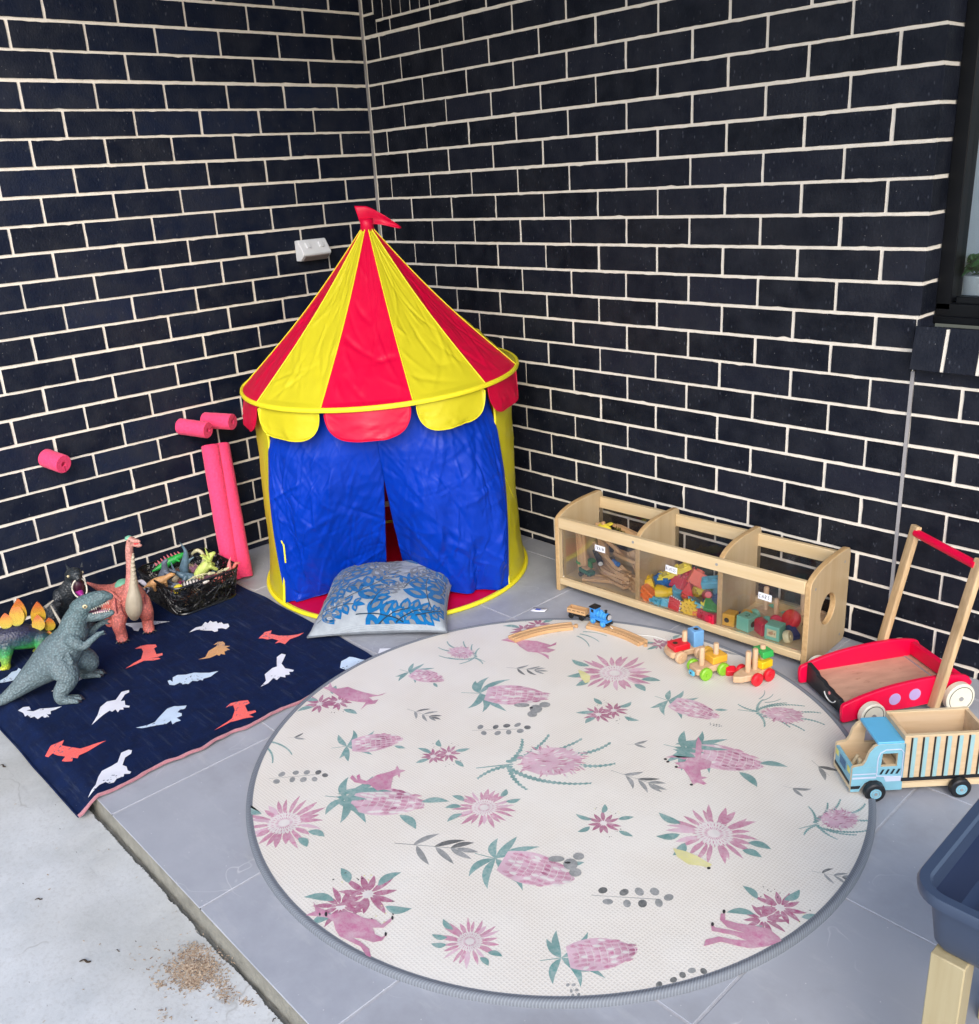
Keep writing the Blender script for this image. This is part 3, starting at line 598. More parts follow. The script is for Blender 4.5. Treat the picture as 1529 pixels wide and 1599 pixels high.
# ------------------------------------------------------------------ round play mat
print_mat('print_pink', (196, 124, 154), .74); print_mat('print_magenta', (168, 86, 124), .58); print_mat('print_palepink', (214, 172, 190), .65)
print_mat('print_teal', (104, 152, 148), .5); print_mat('print_grey', (132, 136, 136), .5); print_mat('print_roo', (194, 120, 154), .64, sc=60)
print_mat('print_yellow', (226, 220, 150), .4); print_mat('print_black', (38, 36, 40), .1); print_mat('print_white', (226, 220, 216), .3)
print_mat('print_darkgrey', (86, 90, 90), .35)
RUG = ['rug_vinyl', 'print_pink', 'print_magenta', 'print_palepink', 'print_teal', 'print_grey', 'print_roo', 'print_yellow', 'print_black', 'print_white', 'print_darkgrey']
PK, MG, PP, TL, GR, ROO, YL, BK, WH, DG = range(1, 11)
def motif(kind, rn):
    """list of (outline, material) in units where the motif spans x = -0.5 .. 0.5"""
    L = []; R = rn.uniform
    def feather(x, y, a, ln, w=.062):
        n = int(ln / .02); P = []; Q = []
        for i in range(n + 1):
            t = i / n; c = .10 * ln * 4 * t * (1 - t); ww = w * (.35 + .65 * (i % 2)) * (1 - .5 * t); P.append((t * ln, c + ww * .5)); Q.append((t * ln, c - ww * .5))
        ca, sa = cos(a), sin(a); L.append(([(x + p * ca - q * sa, y + p * sa + q * ca) for p, q in P + Q[::-1]], TL))
    def star(x, y, s, m=MG, n=11):
        for i in range(n):
            a = 2 * pi * i / n + R(-.12, .12); L.append((lens(x + .07 * s * cos(a), y + .07 * s * sin(a), a, s * R(.34, .50), s * .115, R(-.1, .1)), m))
        L.append((oval(x, y, .09 * s, .09 * s), WH))
    def bud(x0, x1, hw):
        ln = x1 - x0; L.append(([(x0 + ln * t, hw * sin(pi * min(1, t * .78 + .2)) ** .8 * (1 if t < 1 else 0)) for t in [i / 14 for i in range(15)]] + [(x0 + ln * t, -hw * sin(pi * min(1, t * .78 + .2)) ** .8) for t in [i / 14 for i in range(14, -1, -1)]], PP))
        for i in range(9):
            t = .06 + i * .1; h = hw * sin(pi * min(1, t * .78 + .2)) ** .8; k = max(2, int(h / .028))
            for j in range(k):
                y = (j + .5 + .3 * (i % 2)) / k * 2 - 1
                if abs(y) < .97: L.append((lens(x0 + ln * t + R(-.01, .01), y * h, R(-.15, .15) - y * .25, ln * R(.11, .16), .040, 0, 4), rn.choice([PK, PK, MG, PK, WH]) if t > .4 else rn.choice([PK, WH, PP, PK])))
            L.append(([(x0 + ln * (t + .05) + .02, h * .9), (x0 + ln * (t + .05) + .05, 0), (x0 + ln * (t + .05) + .02, -h * .9), (x0 + ln * (t + .05) + .042, 0)], WH))
    if kind in ('bud', 'budk', 'budr'):
        for a, ln in ((1.9, .42), (1.25, .50), (.72, .62), (.5, .5), (-.75, .56), (-1.45, .46), (-2.0, .36)): L.append((lens(-.38, 0, a + R(-.1, .1), ln * .9, .092, R(-.35, .35)), TL))
        L.append(([(-.62, .01), (-.36, .006), (-.36, -.006), (-.62, .0)], TL)); bud(-.3, .5, .235)
        if kind == 'budr':
            for a, ln, y in ((.35, .5, .05), (.15, .6, .08), (-.5, .4, -.05), (.02, .36, .0)): L.append((lens(-.5, y, a, ln, .085, R(-.2, .3)), TL))
            L.append((lens(.45, .04, .15, .3, .09, .2), TL)); L.append((lens(.28, -.2, -.7, .3, .1, .2), TL))
        elif R(0, 1) > .4: L.append((lens(.35, -.17, -.6, .2, .07), TL))
    elif kind in ('daisy', 'daisyb'):
        n = 23
        for i in range(n):
            a = 2 * pi * i / n + R(-.08, .08); ln = R(.22, .36); L.append((lens(.17 * cos(a), .17 * sin(a), a, ln, R(.05, .085), R(-.15, .15)), rn.choice([PK, PP, PK, PK])))
        L.append((oval(0, 0, .2, .2), WH))
        for k in range(3):
            for i in range(26):
                a = 2 * pi * (i + k * .33) / 26; r0 = .06 + .055 * k; L.append((lens(r0 * cos(a), r0 * sin(a), a, .055, .014, 0, 3), rn.choice([PP, PK, PK])))
        for a, ln in ((2.6, .36), (3.1, .32), (-.5, .30), (-.9, .26), (3.5, .3)): L.append((lens(.36 * cos(a), .36 * sin(a), a + R(-.5, .5), ln * .8, .10, .2), TL))
    elif kind in ('pair', 'pair2', 'star'):
        if kind == 'star': star(0, 0, .62)
        else: star(-.14, -.04, .5); star(.12, .05, .58 if kind == 'pair2' else .48)
        for a, d, ln in ((2.9, .2, .38), (1.75, .25, .3), (.55, .26, .34), (-.5, .3, .32), (3.7, .24, .3)): L.append((lens(d * cos(a), d * sin(a), a + R(-.3, .3), ln * .8, .095, R(-.3, .3)), TL))
        for i in range(16):
            a = R(.8, 2.2) if i < 9 else R(-1.2, -.2); d = R(.26, .42); L.append((oval(d * cos(a), d * sin(a), R(.006, .014), R(.005, .008), R(0, 3), 6), BK if R(0, 1) > .35 else YL))
    elif kind in ('bank', 'bankL'):
        L.append(([(-.55, .02), (-.25, .008), (-.25, -.008), (-.55, .008)], TL))
        for a, x, y, ln in ((.62, -.3, .03, .50), (.32, -.25, .1, .62), (-.66, -.3, -.03, .52), (-.36, -.22, -.1, .60), (1.25, -.28, .02, .34), (-1.2, -.28, -.03, .34), (2.75, -.28, .02, .30), (.22, .22, .06, .34), (-.28, .24, -.06, .36)): feather(x, y, a + R(-.12, .12), ln)
        L.append((oval(.06, 0, .25, .19), PP))
        for i in range(120):
            a = R(0, 2 * pi); r = R(.02, 1) ** .5; x, y = .06 + .25 * r * cos(a), .185 * r * sin(a); L.append((lens(x, y, R(-.5, .5) + (a if r > .6 else 2.2 * y), R(.045, .09), .017, 0, 3), rn.choice([PK, WH, WH, PK, PP, MG if x < 0 else PK])))
    elif kind in ('twig', 'sprig'):
        L.append(([(-.55, .02), (.3, .005), (.3, -.005), (-.55, .008)], GR))
        for x, a, ln in (((-.3, .7, .4), (-.25, -.9, .42), (-.02, .5, .42), (.0, -.75, .42), (.2, .35, .32), (.2, -.5, .36), (.28, -.05, .3)) if kind == 'twig' else ((-.2, .7, .6), (-.2, -.3, .7))):
            L.append((lens(x, 0, a + R(-.1, .1), ln, .085 if kind == 'twig' else .16, R(-.2, .2)), rn.choice([GR, GR, DG])))
    elif kind == 'bead':
        L.append(([(-.55, .0), (.35, .01), (.35, -.002), (-.55, -.008)], GR))
        for x, y in ((-.4, .1), (-.33, -.1), (-.12, .09), (-.08, -.11), (.08, .12), (.12, -.09), (.28, .14), (.33, -.06), (.46, .05)): L.append((oval(x, y, R(.065, .08), R(.05, .065), R(0, 2)), rn.choice([GR, DG, GR])))
    elif kind == 'fern':
        for a, y in ((.2, .12), (-.15, -.05), (-.5, -.2)): feather(-.4, y, a, .75, .08)
    return L
MOTIFS = [('bud',1.339,-1.011,0.29,0.124), ('budk',1.603,-0.920,0.63,0.196), ('bank',1.327,-0.842,-3.03,0.143),
('twig',1.541,-0.786,0.56,0.098), ('twig',1.497,-1.147,0.20,0.089), ('sprig',1.331,-1.443,0.86,0.044),
('bead',1.711,-1.056,0.77,0.128), ('bead',1.481,-1.535,0.89,0.122), ('bud',1.500,-1.327,0.97,0.148),
('pair',1.678,-1.240,0.69,0.128), ('bankL',1.889,-1.086,0.87,0.272), ('fern',1.342,-1.526,-0.13,0.112),
('budr',1.708,-1.460,0.61,0.195), ('daisy',1.908,-1.310,0.64,0.132), ('daisy',1.608,-1.660,0.82,0.171),
('twig',1.926,-1.475,0.64,0.149), ('budk',2.120,-1.383,0.38,0.178), ('pair2',1.928,-1.692,1.01,0.193),
('daisy',2.177,-1.605,0.60,0.110), ('bud',2.368,-1.466,0.90,0.145), ('daisyb',1.748,-0.636,0.75,0.201),
('pair',1.863,-0.812,0.83,0.146), ('bud',2.013,-0.649,0.11,0.150), ('bead',2.109,-0.674,0.32,0.030),
('bankL',2.203,-0.522,0.54,0.168), ('sprig',2.014,-0.871,0.85,0.049), ('budr',2.190,-0.787,0.35,0.193),
('twig',2.103,-0.989,0.24,0.115), ('sprig',2.396,-0.773,0.38,0.054), ('star',2.144,-1.167,0.56,0.121),
('daisyb',2.341,-1.033,0.83,0.180), ('bankL',2.508,-0.818,1.05,0.144), ('bead',2.332,-1.303,0.66,0.134),
('pair2',2.552,-1.153,1.06,0.154), ('bead',2.399,-1.556,-0.43,0.044), ('bead',2.521,-1.406,1.16,0.091),
('twig',2.587,-0.979,0.47,0.067), ('pair',1.752,-0.398,1.05,0.121), ('pair',1.369,-0.584,0.97,0.168),
('fern',1.555,-0.506,0.13,0.094), ('fern',2.145,-0.468,1.31,0.058), ('pair',1.253,-1.286,0.62,0.171),
('sprig',2.402,-0.670,-0.42,0.069), ('sprig',1.919,-0.324,-0.06,0.068)]
ANIMALS = [
('m',[(1.159,-1.219),(1.186,-1.231),(1.205,-1.229),(1.212,-1.216),(1.221,-1.2),(1.254,-1.194),(1.284,-1.186),(1.324,-1.171),(1.332,-1.144),(1.333,-1.163),(1.314,-1.194),(1.337,-1.197),(1.344,-1.183),(1.355,-1.203),(1.341,-1.222),(1.35,-1.25),(1.33,-1.217),(1.306,-1.232),(1.283,-1.244),(1.251,-1.25),(1.227,-1.248),(1.192,-1.249),(1.161,-1.253),(1.177,-1.239)]),
('m',[(1.629,-1.344),(1.647,-1.351),(1.662,-1.343),(1.659,-1.358),(1.674,-1.373),(1.66,-1.368),(1.659,-1.381),(1.691,-1.413),(1.673,-1.44),(1.638,-1.439),(1.631,-1.446),(1.605,-1.458),(1.583,-1.455),(1.577,-1.444),(1.604,-1.448),(1.588,-1.439),(1.587,-1.429),(1.606,-1.44),(1.624,-1.435),(1.623,-1.402),(1.636,-1.373),(1.639,-1.358)]),
('m',[(1.868,-1.754),(1.885,-1.758),(1.9,-1.752),(1.921,-1.752),(1.935,-1.731),(1.942,-1.721),(1.961,-1.714),(1.982,-1.709),(2.0,-1.696),(2.02,-1.696),(2.02,-1.67),(2.027,-1.678),(2.029,-1.698),(2.014,-1.713),(2.03,-1.72),(2.046,-1.716),(2.047,-1.704),(2.053,-1.72),(2.044,-1.735),(2.018,-1.746),(2.004,-1.756),(2.024,-1.751),(2.051,-1.75),(2.07,-1.76),(2.072,-1.771),(2.059,-1.764),(2.035,-1.758),(2.004,-1.766),(1.984,-1.771),(1.964,-1.767),(1.943,-1.757),(1.925,-1.76),(1.91,-1.77),(1.888,-1.787),(1.893,-1.766)]),
('m',[(2.1,-0.875),(2.106,-0.858),(2.139,-0.852),(2.142,-0.838),(2.144,-0.859),(2.128,-0.879),(2.147,-0.88),(2.144,-0.893),(2.159,-0.885),(2.185,-0.901),(2.211,-0.921),(2.213,-0.908),(2.229,-0.905),(2.232,-0.896),(2.214,-0.891),(2.22,-0.875),(2.207,-0.881),(2.191,-0.862),(2.203,-0.84),(2.192,-0.815),(2.164,-0.818),(2.129,-0.765),(2.107,-0.747),(2.119,-0.774),(2.153,-0.828)]),
('m',[(2.503,-1.313),(2.497,-1.297),(2.51,-1.274),(2.535,-1.261),(2.553,-1.247),(2.529,-1.252),(2.493,-1.271),(2.481,-1.256),(2.493,-1.259),(2.516,-1.246),(2.541,-1.233),(2.51,-1.244),(2.489,-1.237),(2.481,-1.222),(2.487,-1.216),(2.496,-1.23),(2.519,-1.221),(2.542,-1.206),(2.567,-1.193),(2.593,-1.199),(2.602,-1.204),(2.589,-1.231),(2.569,-1.258),(2.549,-1.269),(2.52,-1.282)]),
('m',[(1.355,-0.709),(1.364,-0.676),(1.396,-0.682),(1.41,-0.662),(1.446,-0.639),(1.495,-0.631),(1.496,-0.605),(1.506,-0.621),(1.498,-0.652),(1.527,-0.644),(1.523,-0.67),(1.497,-0.685),(1.535,-0.684),(1.551,-0.701),(1.531,-0.695),(1.497,-0.693),(1.47,-0.708),(1.431,-0.701),(1.405,-0.691),(1.387,-0.698)]),
('g',[(1.684,-0.9227),(1.6855,-0.9285),(1.6823,-0.9365),(1.6751,-0.9448),(1.6659,-0.9509),(1.6572,-0.9534),(1.6513,-0.9516),(1.6498,-0.9458),(1.653,-0.9377),(1.6602,-0.9294),(1.6694,-0.9232),(1.6782,-0.9208)]),
('g',[(1.725,-0.8837),(1.7282,-0.8902),(1.7274,-0.8976),(1.7228,-0.904),(1.7158,-0.9077),(1.7082,-0.9078),(1.7019,-0.9041),(1.6987,-0.8977),(1.6995,-0.8902),(1.704,-0.8837),(1.7111,-0.8799),(1.7188,-0.8799)]),
('g',[(1.7303,-0.9419),(1.7343,-0.9487),(1.7344,-0.9561),(1.7308,-0.962),(1.7244,-0.965),(1.7168,-0.9642),(1.7101,-0.9598),(1.7061,-0.953),(1.7059,-0.9456),(1.7095,-0.9396),(1.7161,-0.9366),(1.7237,-0.9375)]),
('g',[(1.7227,-0.9139),(1.7282,-0.9231),(1.7287,-0.9328),(1.7243,-0.9404),(1.716,-0.944),(1.7061,-0.9426),(1.6972,-0.9365),(1.6916,-0.9273),(1.691,-0.9175),(1.6955,-0.9098),(1.7039,-0.9062),(1.7139,-0.9077)]),
('k',[(1.7004,-0.9266),(1.7013,-0.9298),(1.6995,-0.9331),(1.6959,-0.9346),(1.6927,-0.9334),(1.6918,-0.9303),(1.6936,-0.927),(1.6972,-0.9255)]),
('g',[(2.1584,-1.3129),(2.1598,-1.3179),(2.1574,-1.3248),(2.1518,-1.3317),(2.1446,-1.3367),(2.1376,-1.3385),(2.1328,-1.3367),(2.1313,-1.3316),(2.1337,-1.3247),(2.1393,-1.3178),(2.1466,-1.3128),(2.1536,-1.311)]),
('g',[(2.1834,-1.2787),(2.186,-1.2841),(2.1855,-1.2902),(2.1821,-1.2954),(2.1767,-1.2983),(2.1708,-1.2981),(2.1659,-1.2949),(2.1633,-1.2895),(2.1638,-1.2834),(2.1672,-1.2781),(2.1726,-1.2752),(2.1785,-1.2754)]),
('g',[(2.211,-1.3192),(2.2139,-1.3253),(2.2135,-1.332),(2.2099,-1.3377),(2.204,-1.3409),(2.1974,-1.3406),(2.1919,-1.337),(2.189,-1.331),(2.1894,-1.3242),(2.193,-1.3184),(2.199,-1.3152),(2.2056,-1.3156)]),
('g',[(2.1893,-1.3058),(2.1934,-1.3136),(2.1933,-1.3221),(2.1892,-1.3291),(2.182,-1.3326),(2.1738,-1.3319),(2.1666,-1.3269),(2.1624,-1.3191),(2.1624,-1.3105),(2.1666,-1.3034),(2.1738,-1.2999),(2.1822,-1.3008)]),
('k',[(2.1756,-1.3123),(2.1757,-1.3154),(2.1728,-1.3194),(2.1686,-1.322),(2.1656,-1.3216),(2.1655,-1.3185),(2.1684,-1.3145),(2.1726,-1.3119)]),
('y',[(2.3045,-1.1314),(2.3305,-1.1212),(2.3548,-1.1169),(2.3773,-1.1185),(2.3925,-1.1177),(2.3931,-1.1304),(2.3748,-1.1386),(2.3567,-1.151),(2.3269,-1.1473)]),
('k',[(2.3967,-1.1288),(2.3974,-1.1318),(2.396,-1.1347),(2.3933,-1.1357),(2.3909,-1.1342),(2.3902,-1.1311),(2.3917,-1.1282),(2.3943,-1.1273)]),
('y',[(1.6562,-0.6905),(1.6778,-0.6878),(1.7069,-0.6942),(1.7273,-0.7229),(1.7221,-0.7351),(1.6943,-0.7208)]),
('k',[(1.9184,-1.7541),(1.9218,-1.7574),(1.9218,-1.7601),(1.9186,-1.7604),(1.914,-1.7583),(1.9106,-1.7549),(1.9105,-1.7522),(1.9138,-1.7519)]),
('k',[(1.9084,-1.7635),(1.9106,-1.7658),(1.9107,-1.7675),(1.9085,-1.7677),(1.9054,-1.7663),(1.9031,-1.7641),(1.9031,-1.7623),(1.9052,-1.7621)]),
('k',[(2.0233,-1.6683),(2.0258,-1.6713),(2.0258,-1.6735),(2.0232,-1.6737),(2.0196,-1.6718),(2.017,-1.6688),(2.017,-1.6666),(2.0196,-1.6664)]),
('k',[(2.047,-1.7038),(2.0495,-1.7067),(2.0495,-1.7088),(2.047,-1.7091),(2.0435,-1.7072),(2.041,-1.7044),(2.041,-1.7022),(2.0435,-1.702)]),
('k',[(2.1066,-0.8786),(2.1076,-0.8819),(2.1062,-0.8848),(2.1033,-0.8857),(2.1006,-0.884),(2.0997,-0.8807),(2.1011,-0.8778),(2.104,-0.8769)]),
('k',[(2.1172,-0.883),(2.1181,-0.8863),(2.1168,-0.8892),(2.1139,-0.8901),(2.1113,-0.8884),(2.1103,-0.8851),(2.1117,-0.8822),(2.1146,-0.8813)]),
('k',[(2.1445,-0.887),(2.1454,-0.8903),(2.144,-0.8932),(2.1412,-0.894),(2.1386,-0.8924),(2.1378,-0.8891),(2.1391,-0.8862),(2.1419,-0.8854)]),
('k',[(2.2108,-0.9209),(2.2116,-0.924),(2.2102,-0.9268),(2.2075,-0.9277),(2.2051,-0.9261),(2.2043,-0.923),(2.2057,-0.9202),(2.2084,-0.9193)]),
('k',[(2.4849,-1.2115),(2.4865,-1.2155),(2.4859,-1.2183),(2.4835,-1.2183),(2.4807,-1.2155),(2.4791,-1.2115),(2.4797,-1.2086),(2.4821,-1.2086)]),
('k',[(2.487,-1.2541),(2.4885,-1.258),(2.4879,-1.2607),(2.4856,-1.2608),(2.4828,-1.2581),(2.4812,-1.2542),(2.4818,-1.2514),(2.4842,-1.2514)])]
def rug():
    t = thing('play_mat', 'round cream play mat with pink native flower print and grey edging', 'play mat', (1.877, -1.047, 0)); R = .7435; T = .0115
    m = MB(); n = 160; m.add([(R * cos(2 * pi * i / n), R * sin(2 * pi * i / n), z) for z in (.002, T) for i in range(n)], [tuple(range(n, 2 * n))] + [(i, (i + 1) % n, n + (i + 1) % n, n + i) for i in range(n)])
    rn = random.Random(11); C = V((1.877, -1.047, 0))
    def clip(P):   # cut the print at the mat edge
        out = []
        for x, y in P:
            d = hypot(x, y); out.append((x * (R - .004) / d, y * (R - .004) / d) if d > R - .004 else (x, y))
        return out
    for q, (k, cx, cy, a, L) in enumerate(MOTIFS):
        L *= 1.13; ca, sa = cos(a) * L, sin(a) * L; fl = -1 if q % 3 == 1 else 1
        for i, (P, mt) in enumerate(motif(k, rn)):
            W = [(cx - C.x + x * ca - y * fl * sa, cy - C.y + x * sa + y * fl * ca) for x, y in P]
            if all(hypot(*p) > R - .01 for p in W): continue
            m.poly([(x, y, T + .00012 + i * 9e-6 + (q % 5) * 2e-6) for x, y in clip(W)], mt)
    MM = dict(m=ROO, g=GR, k=BK, y=YL)
    for i, (k, P) in enumerate(ANIMALS): m.poly([(x, y, T + .0011 + i * 1e-5) for x, y in clip([(x - C.x, y - C.y) for x, y in P])], MM[k])
    m.build('mat_pad', RUG, t, smooth=False)
    e = MB(); n = 300
    def sec(u, v):
        a = 2 * pi * u; th = pi * v; r = R - .0075 + .0165 * (.5 - .5 * cos(th)); z = (.0132 * sin(th) ** .6 if v < .92 else .0132 * sin(pi * .92) ** .6 * (1 - v) / .08) + .0003
        return (r * cos(a), r * sin(a), max(z, .0) if v > .5 else max(z, T + .0004))
    e.grid(sec, n, 12, cu=True); e.build('edge_binding', 'binding_grey', t, ang=60)
def binding():
    m, nt, b = base('binding_grey'); tc = nd(nt, 'ShaderNodeTexCoord'); s = nd(nt, 'ShaderNodeSeparateXYZ'); nt.links.new(tc.outputs['Object'], s.inputs[0])
    at = nd(nt, 'ShaderNodeMath', operation='ARCTAN2'); nt.links.new(s.outputs[1], at.inputs[0]); nt.links.new(s.outputs[0], at.inputs[1])
    ln = nd(nt, 'ShaderNodeVectorMath', operation='LENGTH'); nt.links.new(tc.outputs['Object'], ln.inputs[0])
    k = nd(nt, 'ShaderNodeMath', operation='MULTIPLY_ADD'); nt.links.new(ln.outputs['Value'], k.inputs[0]); k.inputs[1].default_value = 760.
    a2 = nd(nt, 'ShaderNodeMath', operation='MULTIPLY'); nt.links.new(at.outputs[0], a2.inputs[0]); a2.inputs[1].default_value = 760.; nt.links.new(a2.outputs[0], k.inputs[2])
    sn = nd(nt, 'ShaderNodeMath', operation='SINE'); nt.links.new(k.outputs[0], sn.inputs[0])
    c = ramp(nt, sn.outputs[0], [(.0, (.145, .16, .185)), (.6, (.20, .22, .25))]); nt.links.new(c, b.inputs['Base Color']); b.inputs['Roughness'].default_value = .7; bump(nt, b, sn.outputs[0], .2, .0005)
binding(); rug()

# ------------------------------------------------------------------ dinosaur blanket
cloth('navy_knit', (6, 32, 78), 700, .28, k=.85, sheen=0, lint=True); cloth('dino_white', (226, 228, 240), 500, .06, dots=(.02, .04, .1)); cloth('dino_red', (255, 72, 62), 500, .08, dots=(.02, .03, .08))
cloth('dino_blue', (190, 212, 236), 500, .08, dots=(.02, .04, .1)); cloth('dino_orange', (206, 142, 66), 500, .1, dots=(.02, .03, .08)); cloth('rose_trim', (206, 140, 150), 600, .12, k=.9)
DINOS = [
('w',[(0.384, -1.345), (0.357, -1.372), (0.33, -1.387), (0.311, -1.412), (0.292, -1.439), (0.274, -1.464), (0.301, -1.461), (0.327, -1.455), (0.354, -1.461), (0.368, -1.452), (0.348, -1.437), (0.364, -1.424), (0.365, -1.406), (0.374, -1.38)]),
('w',[(0.517, -1.342), (0.503, -1.31), (0.504, -1.289), (0.48, -1.264), (0.497, -1.263), (0.486, -1.248), (0.504, -1.248), (0.508, -1.237), (0.526, -1.241), (0.527, -1.229), (0.549, -1.232), (0.561, -1.221), (0.584, -1.229), (0.59, -1.245), (0.57, -1.249), (0.559, -1.259), (0.576, -1.268), (0.573, -1.279), (0.557, -1.28), (0.545, -1.295), (0.522, -1.314)]),
('r',[(0.591, -1.594), (0.575, -1.56), (0.572, -1.534), (0.527, -1.507), (0.501, -1.501), (0.489, -1.518), (0.482, -1.495), (0.491, -1.476), (0.513, -1.458), (0.531, -1.462), (0.533, -1.473), (0.578, -1.486), (0.585, -1.469), (0.599, -1.475), (0.6, -1.493), (0.594, -1.513), (0.606, -1.493), (0.619, -1.491), (0.615, -1.514), (0.592, -1.534), (0.588, -1.565)]),
('o',[(0.717, -1.412), (0.716, -1.388), (0.688, -1.362), (0.681, -1.331), (0.669, -1.319), (0.664, -1.331), (0.653, -1.31), (0.663, -1.298), (0.683, -1.3), (0.699, -1.311), (0.715, -1.299), (0.717, -1.315), (0.741, -1.314), (0.737, -1.332), (0.756, -1.34), (0.738, -1.345), (0.744, -1.354), (0.73, -1.355), (0.73, -1.381)]),
('b',[(0.763, -1.538), (0.763, -1.53), (0.78, -1.53), (0.756, -1.518), (0.755, -1.502), (0.775, -1.484), (0.786, -1.462), (0.805, -1.449), (0.825, -1.432), (0.835, -1.406), (0.848, -1.439), (0.842, -1.46), (0.851, -1.468), (0.841, -1.471), (0.844, -1.481), (0.829, -1.49), (0.836, -1.507), (0.826, -1.51), (0.821, -1.518), (0.803, -1.517), (0.803, -1.536), (0.789, -1.545)]),
('w',[(0.833, -1.798), (0.798, -1.766), (0.763, -1.744), (0.75, -1.719), (0.756, -1.696), (0.722, -1.664), (0.725, -1.642), (0.74, -1.648), (0.744, -1.663), (0.772, -1.688), (0.777, -1.678), (0.801, -1.687), (0.816, -1.68), (0.823, -1.685), (0.81, -1.697), (0.822, -1.701), (0.815, -1.709), (0.825, -1.719), (0.806, -1.718), (0.812, -1.73), (0.802, -1.733), (0.811, -1.754), (0.825, -1.782)]),
('b',[(0.939, -1.717), (0.954, -1.69), (0.958, -1.67), (0.937, -1.643), (0.918, -1.613), (0.918, -1.593), (0.944, -1.567), (0.957, -1.579), (0.95, -1.591), (0.957, -1.602), (0.971, -1.596), (0.983, -1.602), (0.98, -1.616), (1.002, -1.614), (0.997, -1.627), (1.001, -1.639), (0.98, -1.633), (0.987, -1.651), (0.976, -1.676), (0.957, -1.706)]),
('w',[(0.595, -1.917), (0.587, -1.9), (0.595, -1.886), (0.614, -1.888), (0.614, -1.9), (0.629, -1.886), (0.625, -1.866), (0.64, -1.847), (0.663, -1.817), (0.665, -1.837), (0.663, -1.85), (0.683, -1.856), (0.674, -1.864), (0.696, -1.865), (0.687, -1.876), (0.672, -1.877), (0.681, -1.892), (0.66, -1.894), (0.661, -1.904), (0.64, -1.906), (0.644, -1.914), (0.621, -1.911)]),
('w',[(0.546, -1.806), (0.541, -1.784), (0.546, -1.761), (0.533, -1.713), (0.546, -1.707), (0.557, -1.737), (0.563, -1.765), (0.557, -1.797)]),
('b',[(0.376, -1.899), (0.36, -1.894), (0.351, -1.871), (0.329, -1.849), (0.33, -1.834), (0.317, -1.825), (0.337, -1.822), (0.328, -1.808), (0.34, -1.794), (0.355, -1.799), (0.361, -1.814), (0.375, -1.816), (0.366, -1.831), (0.387, -1.826), (0.384, -1.842), (0.401, -1.84), (0.392, -1.855), (0.388, -1.866), (0.384, -1.882)]),
('r',[(1.126, -1.578), (1.113, -1.543), (1.103, -1.511), (1.075, -1.486), (1.048, -1.476), (1.04, -1.495), (1.033, -1.476), (1.042, -1.45), (1.053, -1.432), (1.072, -1.437), (1.074, -1.453), (1.109, -1.465), (1.119, -1.447), (1.13, -1.45), (1.128, -1.472), (1.147, -1.468), (1.132, -1.493), (1.117, -1.523), (1.121, -1.551)]),
('w',[(1.015, -1.367), (0.993, -1.336), (0.958, -1.319), (0.943, -1.284), (0.948, -1.27), (0.894, -1.237), (0.889, -1.216), (0.905, -1.211), (0.919, -1.225), (0.946, -1.252), (0.981, -1.261), (1.008, -1.247), (1.015, -1.256), (1.007, -1.264), (1.025, -1.271), (1.013, -1.281), (1.026, -1.289), (1.008, -1.295), (1.019, -1.314), (0.998, -1.314), (1.012, -1.339)]),
('r',[(0.867, -1.94), (0.852, -1.916), (0.854, -1.882), (0.875, -1.896), (0.891, -1.889), (0.928, -1.867), (0.938, -1.839), (0.948, -1.804), (0.954, -1.832), (0.957, -1.859), (0.957, -1.882), (0.968, -1.889), (0.956, -1.897), (0.969, -1.904), (0.958, -1.917), (0.944, -1.922), (0.935, -1.909), (0.914, -1.92), (0.886, -1.926), (0.883, -1.937)]),
('w',[(1.148, -1.935), (1.124, -1.904), (1.093, -1.885), (1.074, -1.868), (1.073, -1.842), (1.069, -1.824), (1.033, -1.799), (1.033, -1.779), (1.043, -1.774), (1.056, -1.782), (1.062, -1.801), (1.089, -1.82), (1.102, -1.815), (1.12, -1.82), (1.132, -1.816), (1.138, -1.822), (1.128, -1.833), (1.138, -1.838), (1.134, -1.855), (1.144, -1.866), (1.14, -1.877), (1.128, -1.881), (1.131, -1.898), (1.145, -1.918)]),
('b',[(1.097, -1.141), (1.069, -1.116), (1.07, -1.085), (1.094, -1.074), (1.129, -1.054), (1.142, -1.082), (1.127, -1.135)]),
('r',[(0.736, -1.208), (0.717, -1.172), (0.723, -1.15), (0.743, -1.167), (0.776, -1.156), (0.795, -1.135), (0.809, -1.105), (0.815, -1.085), (0.824, -1.11), (0.824, -1.144), (0.842, -1.174), (0.821, -1.18), (0.816, -1.195), (0.807, -1.176), (0.779, -1.182), (0.77, -1.195), (0.747, -1.2)])]
def hb(x, y):
    ex = max(0, (x - 1.08) / .1); ey = max(0, (-1.72 - y) / .2)
    h = .006 + .0042 * noise.noise((x * 4.5, y * 9, 1)) + .0030 * noise.noise((x * 9 + y * 5, y * 20, 4)) + .005 * max(0, .22 - abs(noise.noise((x * 2.2 + y, y * 7.5, 6)))) + .004 * max(0, ex) * (noise.noise((y * 13, 2, 2)) + .25) + .0012 * sin(x * 23 + y * 46)
    d = hypot(x - 1.877, y + 1.047); h = min(h, .003 + max(0, d - .77) * .25)      # pressed flat under the round mat
    return max(.002, h) if y > EDGE_Y + .004 else max(.002, h) - min(1, (EDGE_Y + .004 - y) / .05) ** 1.1 * .030
